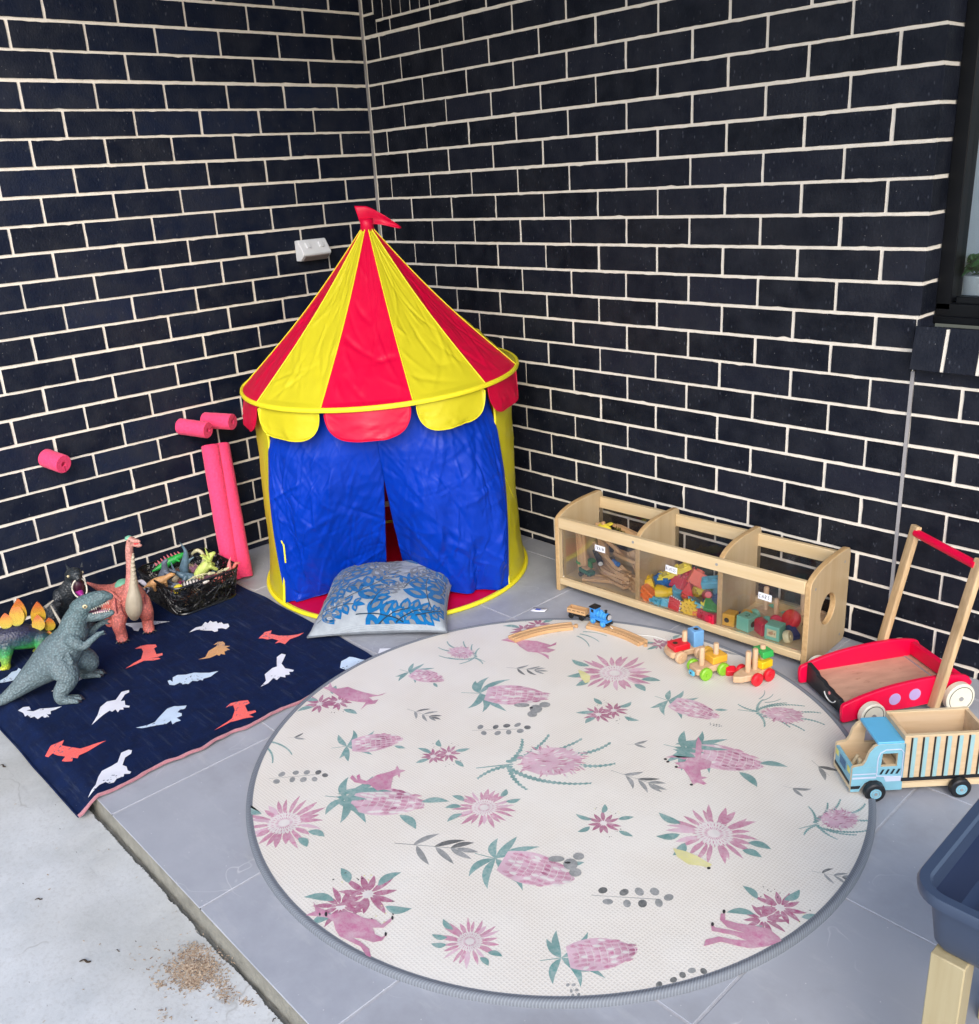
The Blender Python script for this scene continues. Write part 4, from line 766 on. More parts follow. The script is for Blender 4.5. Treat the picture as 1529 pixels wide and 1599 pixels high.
def bx(u, v):
    """outline of the blanket: u along x (0 wall .. 1 toward the round mat), v from the wall side to the slab side"""
    y = -1.028 + v * (-1.972 + 1.028); x0 = .045 + .02 * v; x1 = 1.172 + .012 * noise.noise((v * 7, 3, 0)) + .008 * noise.noise((v * 19, 3, 0))
    y += .010 * noise.noise((u * 8, 7, v)) * (1 - v) + .004 * sin(u * 20) * (1 - v)
    return x0 + (x1 - x0) * u, y
def blanket():
    t = thing('blanket', 'navy knitted blanket with a print of small dinosaurs, hanging over the step', 'blanket', (0, 0, 0)); m = MB()
    m.grid(lambda u, v: (*bx(u, v), hb(*bx(u, v))), 130, 120)
    MM = dict(w=1, r=2, b=3, o=4)
    for i, (k, P) in enumerate(DINOS):
        b = bmesh.new(); vs = [b.verts.new((x, y, 0)) for x, y in P]; b.faces.new(vs)
        xs = [p[0] for p in P]; ys = [p[1] for p in P]
        for ax, lo, hi in ((0, min(xs), max(xs)), (1, min(ys), max(ys))):
            c = math.ceil(lo / .012) * .012
            while c < hi:
                bmesh.ops.bisect_plane(b, geom=b.verts[:] + b.edges[:] + b.faces[:], plane_co=(c, c, 0), plane_no=(1, 0, 0) if ax == 0 else (0, 1, 0)); c += .012
        bmesh.ops.triangulate(b, faces=b.faces[:]); b.verts.ensure_lookup_table()
        for f in b.faces:
            if f.normal.z < 0: f.normal_flip()
        b.verts.index_update(); m.add([(v.co.x, v.co.y, hb(v.co.x, v.co.y) + .0013) for v in b.verts], [tuple(v.index for v in f.verts) for f in b.faces], MM[k]); b.free()
    m.build('blanket_cloth', ['navy_knit', 'dino_white', 'dino_red', 'dino_blue', 'dino_orange'], t, ang=180)
    e = MB(); P = []
    for i in range(121):
        x, y = bx(1, i / 120); P.append((x, y, hb(x, y) + .0015))
    e.tube(P, [.0045 + .0012 * noise.noise((i * .35, 0, 0)) for i in range(121)], 7); x, y = bx(1, 1); e.build('trim', 'rose_trim', t)
    e = MB(); e.tube([(*bx(i / 100, 1), hb(*bx(i / 100, 1))) for i in range(101)], .0028, 6); e.build('hem', 'navy_knit', t); e = MB(); e.tube([(*bx(i / 100, 0), hb(*bx(i / 100, 0))) for i in range(101)], .0028, 6); e.build('hem', 'navy_knit', t)
    k = MB(); k.box((1.125, -.985, .0075), (.045, .03, .0008), rz=.75); k.build('care_label', 'label_white', t)
pm('label_white', (235, 236, 242), .5, .08, 90, k=.9); pm('label_blue', (70, 90, 190), .5, .1, 40); blanket()
tg = thing('fabric_tag', 'small silvery fabric tag lying on the tiles beside the round mat', 'tag', (1.288, -.462, .001), .3); m = MB(); m.grid(lambda u, v: (-.026 + .052 * u, -.015 + .03 * v, .001 + .006 * u * u), 6, 2); m.build('tag_cloth', 'label_white', tg, solid=.0008)
m = MB(); m.box((-.004, 0, .0042), (.018, .011, .0004), M=Matrix.Rotation(-.09, 4, 'Y')); m.build('printed_patch', 'label_blue', tg)

# ------------------------------------------------------------------ cushion
cloth('cushion_cloth', (176, 184, 192), 260, .14, sheen=0, k=.95); cloth('leaf_blue', (6, 108, 172), 260, .2, sheen=.1); cloth('leaf_grey', (128, 134, 142), 260, .15, sheen=.1); cloth('stem_navy', (28, 60, 84), 260, .1)
def cushion():
    A = .226; t = thing('cushion', 'grey cushion with blue leaf print leaning in the tent doorway', 'cushion', (.884, -.790, .034), rot=(rad(3), rad(-1), rad(43.3)))
    def top(u, v, s=1):
        e = (1 - abs(u) ** 2.6) * (1 - abs(v) ** 2.6); h = .092 * max(0, e) ** .5
        x = A * u * (1 - .075 * (1 - v * v) * abs(u) ** 3); y = A * v * (1 - .075 * (1 - u * u) * abs(v) ** 3)
        wv = .006 * noise.noise((u * 2.2, v * 2.2, s)) * e + .0025 * noise.noise((u * 6, v * 6, s)) * e ** .5
        wv += .005 * (1 - abs(noise.noise((u * 3 + v, v * 3, 8))) * 3) * (1 - e) * e * 2
        return V((x, y, s * h + wv))
    m = MB(); m.grid(lambda a, b: top(a * 2 - 1, b * 2 - 1), 64, 64); m.grid(lambda a, b: top(1 - a * 2, b * 2 - 1, -.36), 40, 40)
    def off(u, v, d):
        p = top(u, v); n_ = (top(u + .02, v) - p).cross(top(u, v + .02) - p).normalized(); return p + n_ * d
    def put(P, mt, lift):
        b = bmesh.new(); b.faces.new([b.verts.new((x, y, 0)) for x, y in P]); 
        for ax in (0, 1):
            lo = min(p[ax] for p in P); hi = max(p[ax] for p in P); c = math.ceil(lo / .03125) * .03125
            while c < hi: bmesh.ops.bisect_plane(b, geom=b.verts[:] + b.edges[:] + b.faces[:], plane_co=(c, c, 0), plane_no=(1, 0, 0) if ax == 0 else (0, 1, 0)); c += .03125
        bmesh.ops.triangulate(b, faces=b.faces[:])
        for f in b.faces:
            if f.normal.z < 0: f.normal_flip()
        b.verts.index_update(); q = lambda v: off(max(-.97, min(.97, v.co.x)), max(-.97, min(.97, v.co.y)), .0016 + lift)
        m.add([q(v) for v in b.verts], [tuple(v.index for v in f.verts) for f in b.faces], mt); b.free()
    rn = random.Random(5)
    def branch(x, y, a, L, blue):
        n = 4; bend = rn.choice([-1, 1]) * .5; px, py, an = x, y, a
        st = [(px, py)]
        for i in range(n):
            s = L / n; px += s * cos(an); py += s * sin(an); an += bend / n; st.append((px, py)); w = 1.3 - .22 * i
            for sd in (-1, 1):
                ln = .245 * w * L / .62
                put(lens(px, py, an + sd * 1.05, ln, ln * .56), 1 if blue else 2, .0002)
                put(lens(px + .25 * ln * cos(an + sd), py + .25 * ln * sin(an + sd), an + sd * 1.0, ln * .5, ln * .2), 2 if blue else 0, .0005)
        put(lens(px, py, an, .18 * L / .62, .08), 1 if blue else 2, .0002)
        W = .008; P = [(p[0] - W * sin(a), p[1] + W * cos(a)) for p in st] + [(p[0] + W * sin(a), p[1] - W * cos(a)) for p in st[::-1]]; put(P, 3 if blue else 2, .0007)
    for x, y, a, L, bl in ((-.50, -.52, .55, .80, 1), (-.86, -.02, .75, .74, 1), (-.30, -.86, .05, .70, 1), (-.05, .20, 2.75, .64, 1), (.78, -.70, 1.9, .78, 1), (.10, .80, .05, .74, 1), (.46, .36, .35, .60, 1), (-.78, .80, -.1, .66, 1), (.56, -.88, .3, .42, 1), (-.12, -.12, 1.0, .56, 0), (.30, .10, .3, .42, 0), (-.88, -.86, .5, .42, 0), (.88, .20, 1.6, .46, 0), (-.42, .42, .2, .46, 0), (-.9, -.45, 1.2, .34, 0), (.02, -.50, .9, .4, 0), (.52, .02, .8, .34, 0), (-.56, .14, 2.4, .3, 0), (.2, .52, 2.9, .4, 0), (.9, -.3, 1.3, .5, 1), (-.96, -.74, .30, .62, 1), (-.95, -.28, .25, .60, 1), (.28, -.96, .55, .58, 1), (-.72, .52, .5, .58, 1), (-.1, -.72, 1.3, .5, 1), (.62, .62, 2.3, .46, 1), (-.92, .42, .4, .5, 1), (.02, -.98, .6, .5, 1), (-.6, -.1, 1.9, .5, 1), (.9, .9, 2.6, .5, 1), (.35, -.35, 1.2, .55, 1)): branch(x, y, a, L, bl)
    m.build('cover', ['cushion_cloth', 'leaf_blue', 'leaf_grey', 'stem_navy'], t, ang=180)
    e = MB(); P = [top(-1 + 2 * i / 40, -1) for i in range(40)] + [top(1, -1 + 2 * i / 40) for i in range(40)] + [top(1 - 2 * i / 40, 1) for i in range(40)] + [top(-1, 1 - 2 * i / 40) for i in range(41)]
    e.tube(P, .0032, 6, caps=False); e.build('seam', 'leaf_grey', t)
cushion()

# ------------------------------------------------------------------ toy bin shelf
wood('birch', (226, 202, 160), 0, .42, .10, .8, k=.95); wood('birch_face', (200, 178, 142), 2, .42, .14, .5, k=.95); wood('birch_edge', (216, 180, 130), 1, .5, .25, 1.6, k=.9)
wood('beech', (216, 174, 128), 0, .5, .2, 1.2, k=.95); wood('beech_up', (222, 186, 150), 2, .5, .15, 1.2, k=.95); wood('pine', (214, 200, 160), 2, .5, .2, .5, k=.68)
glass('acrylic', (1, 1, 1), 1.36, .009)
pm('ink', (24, 26, 48), .6, .1, 50); pm('screw_steel', (150, 150, 150), .35, .1, 40)
PAINTS = dict(red=(226, 28, 46), crimson=(214, 24, 66), yellow=(250, 206, 30), lemon=(246, 226, 70), orange=(255, 132, 58), sky=(96, 190, 220), blue=(34, 120, 200), green=(66, 158, 84), mint=(132, 208, 184), navy=(36, 62, 116), cream=(238, 224, 178), amber=(240, 180, 58), lime=(140, 200, 50), salmon=(246, 100, 76), pink=(232, 58, 92), black=(22, 24, 28), dgreen=(36, 110, 92), white=(232, 232, 228), lblue=(120, 176, 226), purple=(120, 52, 110))
for k_, c_ in PAINTS.items(): pm('paint_' + k_, c_, .38, .05, 40, k=.92)
SHELF = (1.218, -.300); SRZ = rad(2.6)
def sh(x, y, z):
    return (SHELF[0] + x * cos(SRZ) - y * sin(SRZ), SHELF[1] + x * sin(SRZ) + y * cos(SRZ), z)
STROKES = dict(T=[[(0, 1), (.8, 1)], [(.4, 1), (.38, 0)]], R=[[(.1, 0), (.12, 1), (.6, .95), (.65, .6), (.15, .5), (.7, 0)]], A=[[(0, 0), (.4, 1), (.75, 0)], [(.15, .4), (.62, .4)]], I=[[(.3, 1), (.3, 0)]], N=[[(.05, 0), (.08, 1), (.65, 0), (.68, 1)]], B=[[(.1, 0), (.1, 1), (.6, .85), (.15, .52), (.68, .25), (.1, 0)]], L=[[(.1, 1), (.1, 0), (.6, .02)]], O=[[(.35, 1), (.05, .5), (.35, 0), (.65, .5), (.35, 1)]], C=[[(.65, .88), (.3, 1), (.05, .5), (.3, 0), (.65, .12)]], K=[[(.1, 1), (.1, 0)], [(.62, 1), (.12, .48), (.65, 0)]], S=[[(.6, .9), (.25, 1), (.1, .72), (.6, .35), (.4, 0), (.05, .1)]])
def shelf():
    t = thing('toy_shelf', 'low birch toy shelf with three clear fronted bins against the brick wall', 'toy shelf', (*SHELF, 0), SRZ)
    D = .252; Lx = .918; th = .0175
    def prof(z0, y0=0., hole=False):
        P = [(y0, z0), (y0, .258)] + [(y0 + (.165 - y0) * (1 - cos(q)), .258 + .046 * sin(q)) for q in [pi / 2 * i / 10 for i in range(1, 11)]]
        return P + [(D - .018, .304)] + [(D - .018 + .018 * sin(q), .286 + .018 * cos(q)) for q in [pi / 2 * i / 4 for i in range(1, 5)]] + [(D, z0 + .015), (D - .012, z0)]
    MX = Matrix(((0, 0, 1, 0), (1, 0, 0, 0), (0, 1, 0, 0), (0, 0, 0, 1)))   # (y,z,x) -> (x,y,z)
    def panel(name, x, z0, y0, hole=False):
        m = MB(); P = prof(z0, y0)
        if not hole: m.prism(P, x, x + th, 0, MX, 1)
        else:
            hc = (.122, .150); hr = .047; n = 72; out = []
            for i in range(n):
                a = 2 * pi * i / n; best = None
                for j in range(len(P)):
                    p, q = P[j], P[(j + 1) % len(P)]; ex, ey = q[0] - p[0], q[1] - p[1]; den = cos(a) * ey - sin(a) * ex
                    if abs(den) < 1e-9: continue
                    s = ((p[0] - hc[0]) * ey - (p[1] - hc[1]) * ex) / den; u = ((p[0] - hc[0]) * sin(a) - (p[1] - hc[1]) * cos(a)) / den
                    if s > 0 and -1e-6 <= u <= 1 + 1e-6 and (best is None or s < best): best = s
                out.append((hc[0] + best * cos(a), hc[1] + best * sin(a)))
            inn = [(hc[0] + hr * cos(2 * pi * i / n), hc[1] + hr * sin(2 * pi * i / n)) for i in range(n)]
            vs = [(*p, x) for p in out] + [(*p, x) for p in inn] + [(*p, x + th) for p in out] + [(*p, x + th) for p in inn]; fs = []; mi = []
            for i in range(n):
                j = (i + 1) % n; fs += [(i, n + i, n + j, j), (2 * n + i, 2 * n + j, 3 * n + j, 3 * n + i), (i, j, 2 * n + j, 2 * n + i), (n + i, 3 * n + i, 3 * n + j, n + j)]
            m.add(vs, fs, 0, MX)
            for q in range(len(m.m)): m.m[q] = 1 if q % 4 >= 2 else 0
        o = m.build(name, ['birch_face', 'birch_edge'], t, bevel=.0025, ang=30)
        return o
    panel('side_panel', 0, 0, 0); R = panel('side_panel', Lx - th, 0, 0, True); panel('divider', .318, .045, .021); panel('divider', .617, .045, .021)
    for y, z in ((.03, .245), (.215, .265), (.215, .03), (.03, .03)):
        s = MB(); s.cyl((Lx - .001, y, z), (Lx + .0006, y, z), .0042, 14); s.build('screw', 'screw_steel', R)
    x0, x1 = th, Lx - th; w_ = x1 - x0; cx = (x0 + x1) / 2
    for nm, c, d in (('front_rail', (cx, .0085, .2535), (w_, .017, .040)), ('front_rail', (cx, .0085, .037), (w_, .017, .022)), ('rear_rail', (cx, D - .012, .261), (w_, .016, .042)), ('rear_rail', (cx, D - .012, .05), (w_, .016, .045))):
        MB().box(c, d).build(nm, 'birch', t, bevel=.0025)
    MB().box((cx, .128, .041), (w_, .220, .012)).build('bottom_board', 'birch', t)
    MB().box((cx, .0185, .141), (w_ - .002, .0025, .186)).build('clear_front', 'acrylic', t)
    MB().box((cx, D - .0225, .155), (w_ - .002, .0025, .170)).build('clear_back', 'acrylic', t)
    for x in (.325, .625):
        s = MB(); s.cyl((x, .0002, .256), (x, -.0008, .256), .0045, 14); s.build('screw', 'screw_steel', t)
    for word, x, z, tl in (('TRAIN', .181, .193, -.05), ('BLOCKS', .458, .190, -.09), ('CARS', .775, .186, -.05)):
        k = MB(); k.box((0, 0, 0), (.042, .0006, .0215)); L = k.build('bin_label', 'label_white', t, loc=(x, .0165, z)); L.rotation_euler = (0, -tl * .5, 0)
        n = len(word); cw = .036 / n; g = MB(); rn = random.Random(len(word)); 
        for i, ch in enumerate(word):
            for st in STROKES[ch]:
                P = smoothpath([(-.018 + cw * (i + q[0] * .8) + rn.uniform(-.0003, .0003), -.0006, -.0052 + q[1] * .0105 + rn.uniform(-.0004, .0004)) for q in st], 2)
                g.tube(P, .00095, 5, flat=(1, .4))
        g.build('lettering', 'ink', L)
shelf()
def track(name, label, cat, loc, L, rot=(0, 0, 0), R=None, group=None, w_=.038, h=.0115):
    """wooden rail with two grooves; R gives a curved rail"""
    t = thing(name, label, cat, loc, group=group, rot=rot)
    sec = [(-w_ / 2, 0), (w_ / 2, 0), (w_ / 2, h), (.0125, h), (.0125, h - .003), (.0075, h - .003), (.0075, h), (-.0075, h), (-.0075, h - .003), (-.0125, h - .003), (-.0125, h), (-w_ / 2, h)]
    n = 1 if R is None else 16; vs = []
    for i in range(n + 1):
        s = (i / n - .5) * L
        for x, z in sec:
            if R is None: vs.append((s, x, z))
            else: a = s / R; vs.append(((R - x) * sin(a), R - (R - x) * cos(a), z))
    k = len(sec); fs = [(i * k + j, i * k + (j + 1) % k, (i + 1) * k + (j + 1) % k, (i + 1) * k + j) for i in range(n) for j in range(k)] + [tuple(range(k))[::-1], tuple(range(n * k, n * k + k))]
    m = MB(); m.add(vs, [f[::-1] for f in fs]); m.build('rail', 'beech', t, bevel=.0012, ang=30, post=lambda b: bmesh.ops.recalc_face_normals(b, faces=b.faces[:]))
    a = 0 if R is None else L / 2 / R; e = (L / 2, 0) if R is None else (R * sin(a), R - R * cos(a))
    p = MB(); d = V((cos(a), sin(a), 0)); c = V((e[0], e[1], h / 2)); p.cyl(c + d * .012 - V((0, 0, .0045)), c + d * .012 + V((0, 0, .0045)), .0058, 14); p.tube([c - d * .002, c + d * .01], .0026, 6); p.build('peg', 'beech', t)
    return t
def wheels(t, spots, r, wd, tyre, hub, axis='y'):
    for x, y, z in spots:
        m = MB(); s = 1 if y > 0 else -1; m.tube([(x, y - wd / 2, z), (x, y - wd * .3, z), (x, y + wd * .3, z), (x, y + wd / 2, z)], [r * .9, r, r, r * .9], 24); o = m.build('wheel', tyre, t, ang=30)
        if hub: h = MB(); h.cyl((x, y, z), (x, y + s * (wd / 2 + .0008), z), r * .45, 18); h.build('hub', hub, o)
def wagon(label, loc, rz, body, top, group=None):
    t = thing('toy_wagon', label, 'toy train', loc, rz, group); m = MB(); m.box((0, 0, .014), (.062, .022, .010)); m.build('chassis', 'paint_black', t, bevel=.001)
    m = MB(); m.box((0, 0, .025), (.064, .026, .013)); m.build('body', body, t, bevel=.002); wheels(t, [(x, y, .0085) for x in (-.021, .021) for y in (-.0125, .0125)], .0085, .006, 'paint_black', None)
    m = MB(); m.box((-.004, 0, .034), (.03, .018, .006)); m.build('load', top, t, bevel=.0015); return t
def bin_train():
    P = lambda x, y, z: sh(x, y, z)
    wagon('green toy wagon on the floor of the train bin', P(.088, .062, .0475), rad(-12), 'paint_dgreen', 'beech')
    t = thing('toy_plane', 'green toy plane with a wooden propeller in the train bin', 'toy plane', P(.040, .105, .062), 0, rot=(rad(-10), rad(24), rad(-14)))
    m = MB(); m.tube([(-.045, 0, .02), (-.02, 0, .022), (.02, 0, .02), (.042, 0, .014)], [.008, .015, .016, .007], 14); m.build('fuselage', 'paint_green', t); m = MB(); m.prism(rr(.022, .085, .009), .022, .026); m.build('wing', 'paint_green', t, bevel=.001); m = MB(); m.box((.045, 0, .014), (.004, .012, .034)); m.build('propeller', 'beech', t); m = MB(); m.ell((-.004, 0, .042), .008); m.build('pilot', 'beech', t)
    t = thing('toy_plane', 'yellow toy plane with a wooden pilot on top of the train bin', 'toy plane', P(.095, .155, .205), 0, rot=(rad(8), rad(-8), rad(-18)))
    m = MB(); m.tube([(-.035, 0, 0), (-.015, 0, .004), (.02, 0, .003), (.036, 0, 0)], [.005, .011, .011, .006], 14); m.build('fuselage', 'paint_lemon', t); m = MB(); m.prism(rr(.022, .07, .009), .002, .007); m.build('wing', 'paint_lemon', t, bevel=.001); m = MB(); m.cyl((0, 0, .008), (0, 0, .022), .0065); m.build('pilot', 'beech', t)
    g = 'wooden track pieces heaped in the train bin'
    rails = [((.205, .075, .056), .14, (rad(3), rad(-4), rad(-18)), None, 'straight rail at the bottom of the front stack'), ((.198, .078, .070), .15, (rad(-2), rad(-7), rad(-22)), None, 'straight rail second from the bottom of the front stack'), ((.203, .074, .084), .15, (0, rad(-5), rad(-14)), .24, 'curved rail in the middle of the front stack'), ((.202, .082, .097), .13, (0, rad(-3), rad(-26)), .24, 'curved rail at the top of the front stack, under the blue engine'),
             ((.072, .185, .125), .165, (rad(74), rad(80), rad(-10)), None, 'rail standing upright at the left of the bin'), ((.150, .150, .132), .17, (rad(-38), rad(8), rad(-20)), None, 'broad rail leaning across the middle of the bin'), ((.225, .17, .158), .15, (rad(-30), rad(4), rad(-4)), .24, 'curved rail lying highest at the right of the bin'), ((.255, .135, .105), .12, (rad(60), rad(62), 0), None, 'rail standing on end at the right of the bin'), ((.132, .115, .050), .14, (0, rad(-2), rad(-38)), None, 'flat rail on the bin floor behind the green wagon'), ((.13, .185, .160), .15, (rad(-50), rad(-14), rad(6)), .24, 'curved rail at the back of the bin under the yellow plane'), ((.27, .10, .062), .09, (rad(10), 0, rad(60)), None, 'short rail on the bin floor at the right'), ((.215, .16, .115), .14, (rad(-12), rad(12), rad(15)), None, 'rail slanting behind the blue engine'), ((.055, .085, .118), .17, (rad(80), rad(86), rad(-6)), None, 'rail standing on end behind the clear front at the left'), ((.155, .085, .120), .16, (rad(-58), rad(24), rad(-12)), None, 'broad rail slanting down behind the paper label'), ((.225, .10, .135), .13, (rad(-20), rad(-6), rad(-20)), .24, 'curved rail resting above the front stack at the right'), ((.255, .075, .075), .11, (rad(40), rad(40), rad(10)), None, 'rail propped against the divider at the front right'), ((.135, .06, .052), .10, (rad(4), 0, rad(28)), None, 'short rail lying at the front between the wagon and the stack'), ((.175, .2, .185), .15, (rad(-20), rad(5), rad(-8)), None, 'rail lying across the top at the back')]
    for p, L, r, R, lb in rails: track('track_piece', 'wooden ' + lb, 'train track', P(*p), L, r, R, g)
    t = thing('toy_engine', 'small blue toy engine on the wooden rails in the train bin', 'toy train', P(.190, .085, .110), 0, rot=(0, 0, rad(-20))); m = MB(); m.tube([(-.012, 0, .012), (.022, 0, .012)], .009, 14); m.build('boiler', 'paint_blue', t); m = MB(); m.box((-.018, 0, .014), (.014, .02, .02)); m.build('cab', 'paint_black', t, bevel=.001)
    t = thing('toy_engine', 'black toy engine half buried in the middle of the train bin', 'toy train', P(.090, .135, .085), 0, rot=(rad(20), rad(14), rad(-40))); m = MB(); m.tube([(-.02, 0, .012), (.03, 0, .012)], .011, 14); m.build('boiler', 'paint_black', t); m = MB(); m.box((-.024, 0, .018), (.018, .024, .028)); m.build('cab', 'paint_black', t, bevel=.001); m = MB(); m.cyl((.03, 0, .012), (.033, 0, .012), .008); m.build('nose', 'paint_white', t)
    t = thing('toy_tree', 'dark olive toy tree lying at the back of the train bin', 'toy tree', P(.105, .2, .165), 0, rot=(rad(70), 0, rad(60))); m = MB(); rn = random.Random(2)
    for i in range(120):
        a = rn.uniform(0, 6.3); z = rn.uniform(0, .07); r = .034 * (1 - z / .09); c = V((r * cos(a), r * sin(a), z)); m.add([c, c + V((cos(a) * .014, sin(a) * .014, -.006)), c + V((-sin(a) * .006, cos(a) * .006, .004))], [(0, 1, 2)])
    m.build('branches', 'olive', t, solid=.0008); m = MB(); m.tube([(0, 0, -.02), (0, 0, .07)], [.006, .003], 8); m.build('trunk', 'beech', t)
pm('olive', (120, 112, 40), .7, .35, 60, k=.8)
bin_train()
def block(name, label, loc, rot, shape, paint, group=None):
    t = thing(name, label, 'toy block', loc, group=group, rot=rot); m = MB(); k = shape[0]
    if k == 'brick':
        _, a, b, c, nx, ny = shape; m.box((0, 0, 0), (a, b, c)); m.build('brick_body', paint, t, bevel=.0015)
        s = MB()
        for i in range(nx):
            for j in range(ny):
                x = (i + .5) / nx * a - a / 2; y = (j + .5) / ny * b - b / 2; s.cyl((x, y, c / 2), (x, y, c / 2 + .006), min(a / nx, b / ny) * .3, 12)
        o = s.build('studs', paint, t)
    elif k == 'gear':
        _, r, h, n = shape; P = []
        for i in range(n * 2): q = r if i % 2 == 0 else r * .76; P += [(q * cos(pi * (i - .22) / n), q * sin(pi * (i - .22) / n)), (q * cos(pi * (i + .22) / n), q * sin(pi * (i + .22) / n))]
        m.prism(P, -h / 2, h / 2); m.build('gear', paint, t, bevel=.0012); s = MB()
        for i in range(7): a = 2 * pi * i / 6; s.cyl((r * .42 * cos(a) * (i < 6), r * .42 * sin(a) * (i < 6), h / 2), (r * .42 * cos(a) * (i < 6), r * .42 * sin(a) * (i < 6), h / 2 + .004), r * .13, 8)
        s.build('pegs', paint, t)
    elif k == 'wedge': _, a, b, c = shape; m.prism([(-a / 2, -c / 2), (a / 2, -c / 2), (-a / 2, c / 2)], -b / 2, b / 2, 0, Matrix(((1, 0, 0, 0), (0, 0, -1, 0), (0, 1, 0, 0), (0, 0, 0, 1)))); m.build('wedge', paint, t, bevel=.002); s = MB(); s.box((-a * .1, 0, -c / 2 - .003), (a * .5, b * .5, .006)); s.build('foot', paint, t, bevel=.001)
    elif k == 'cone': _, r, h = shape; m.tube([(0, 0, -h / 2), (0, 0, 0), (0, 0, h / 2)], [r, r * .9, r * .55], 20); m.build('drum', paint, t, bevel=.001); s = MB(); s.tube([(0, 0, h / 2), (0, 0, h / 2 + .012)], [r * .62, r * .62], 18); s.build('knob', paint, t, bevel=.001)
    elif k == 'spiky':
        _, a, n = shape; m.box((0, 0, 0), (a * .8, a * .2, a * .8)); m.build('plate', paint, t, bevel=.002); s = MB()
        for i in range(n):
            q = (i + .5) / n * .8 * a - .4 * a
            for x, z in ((q, .43 * a), (q, -.43 * a), (.43 * a, q), (-.43 * a, q)): s.ell((x, 0, z), a * .055, 0, None, 8, 5)
        s.build('bristles', 'paint_white' if 'red' in paint else paint, t)
        s = MB()
        for i in range(n - 1):
            for j in range(n - 1): s.ell(((i + 1) / n * .8 * a - .4 * a, -.1 * a, (j + 1) / n * .8 * a - .4 * a), a * .045, 0, None, 8, 5)
        s.build('dots', paint, t)
    return t
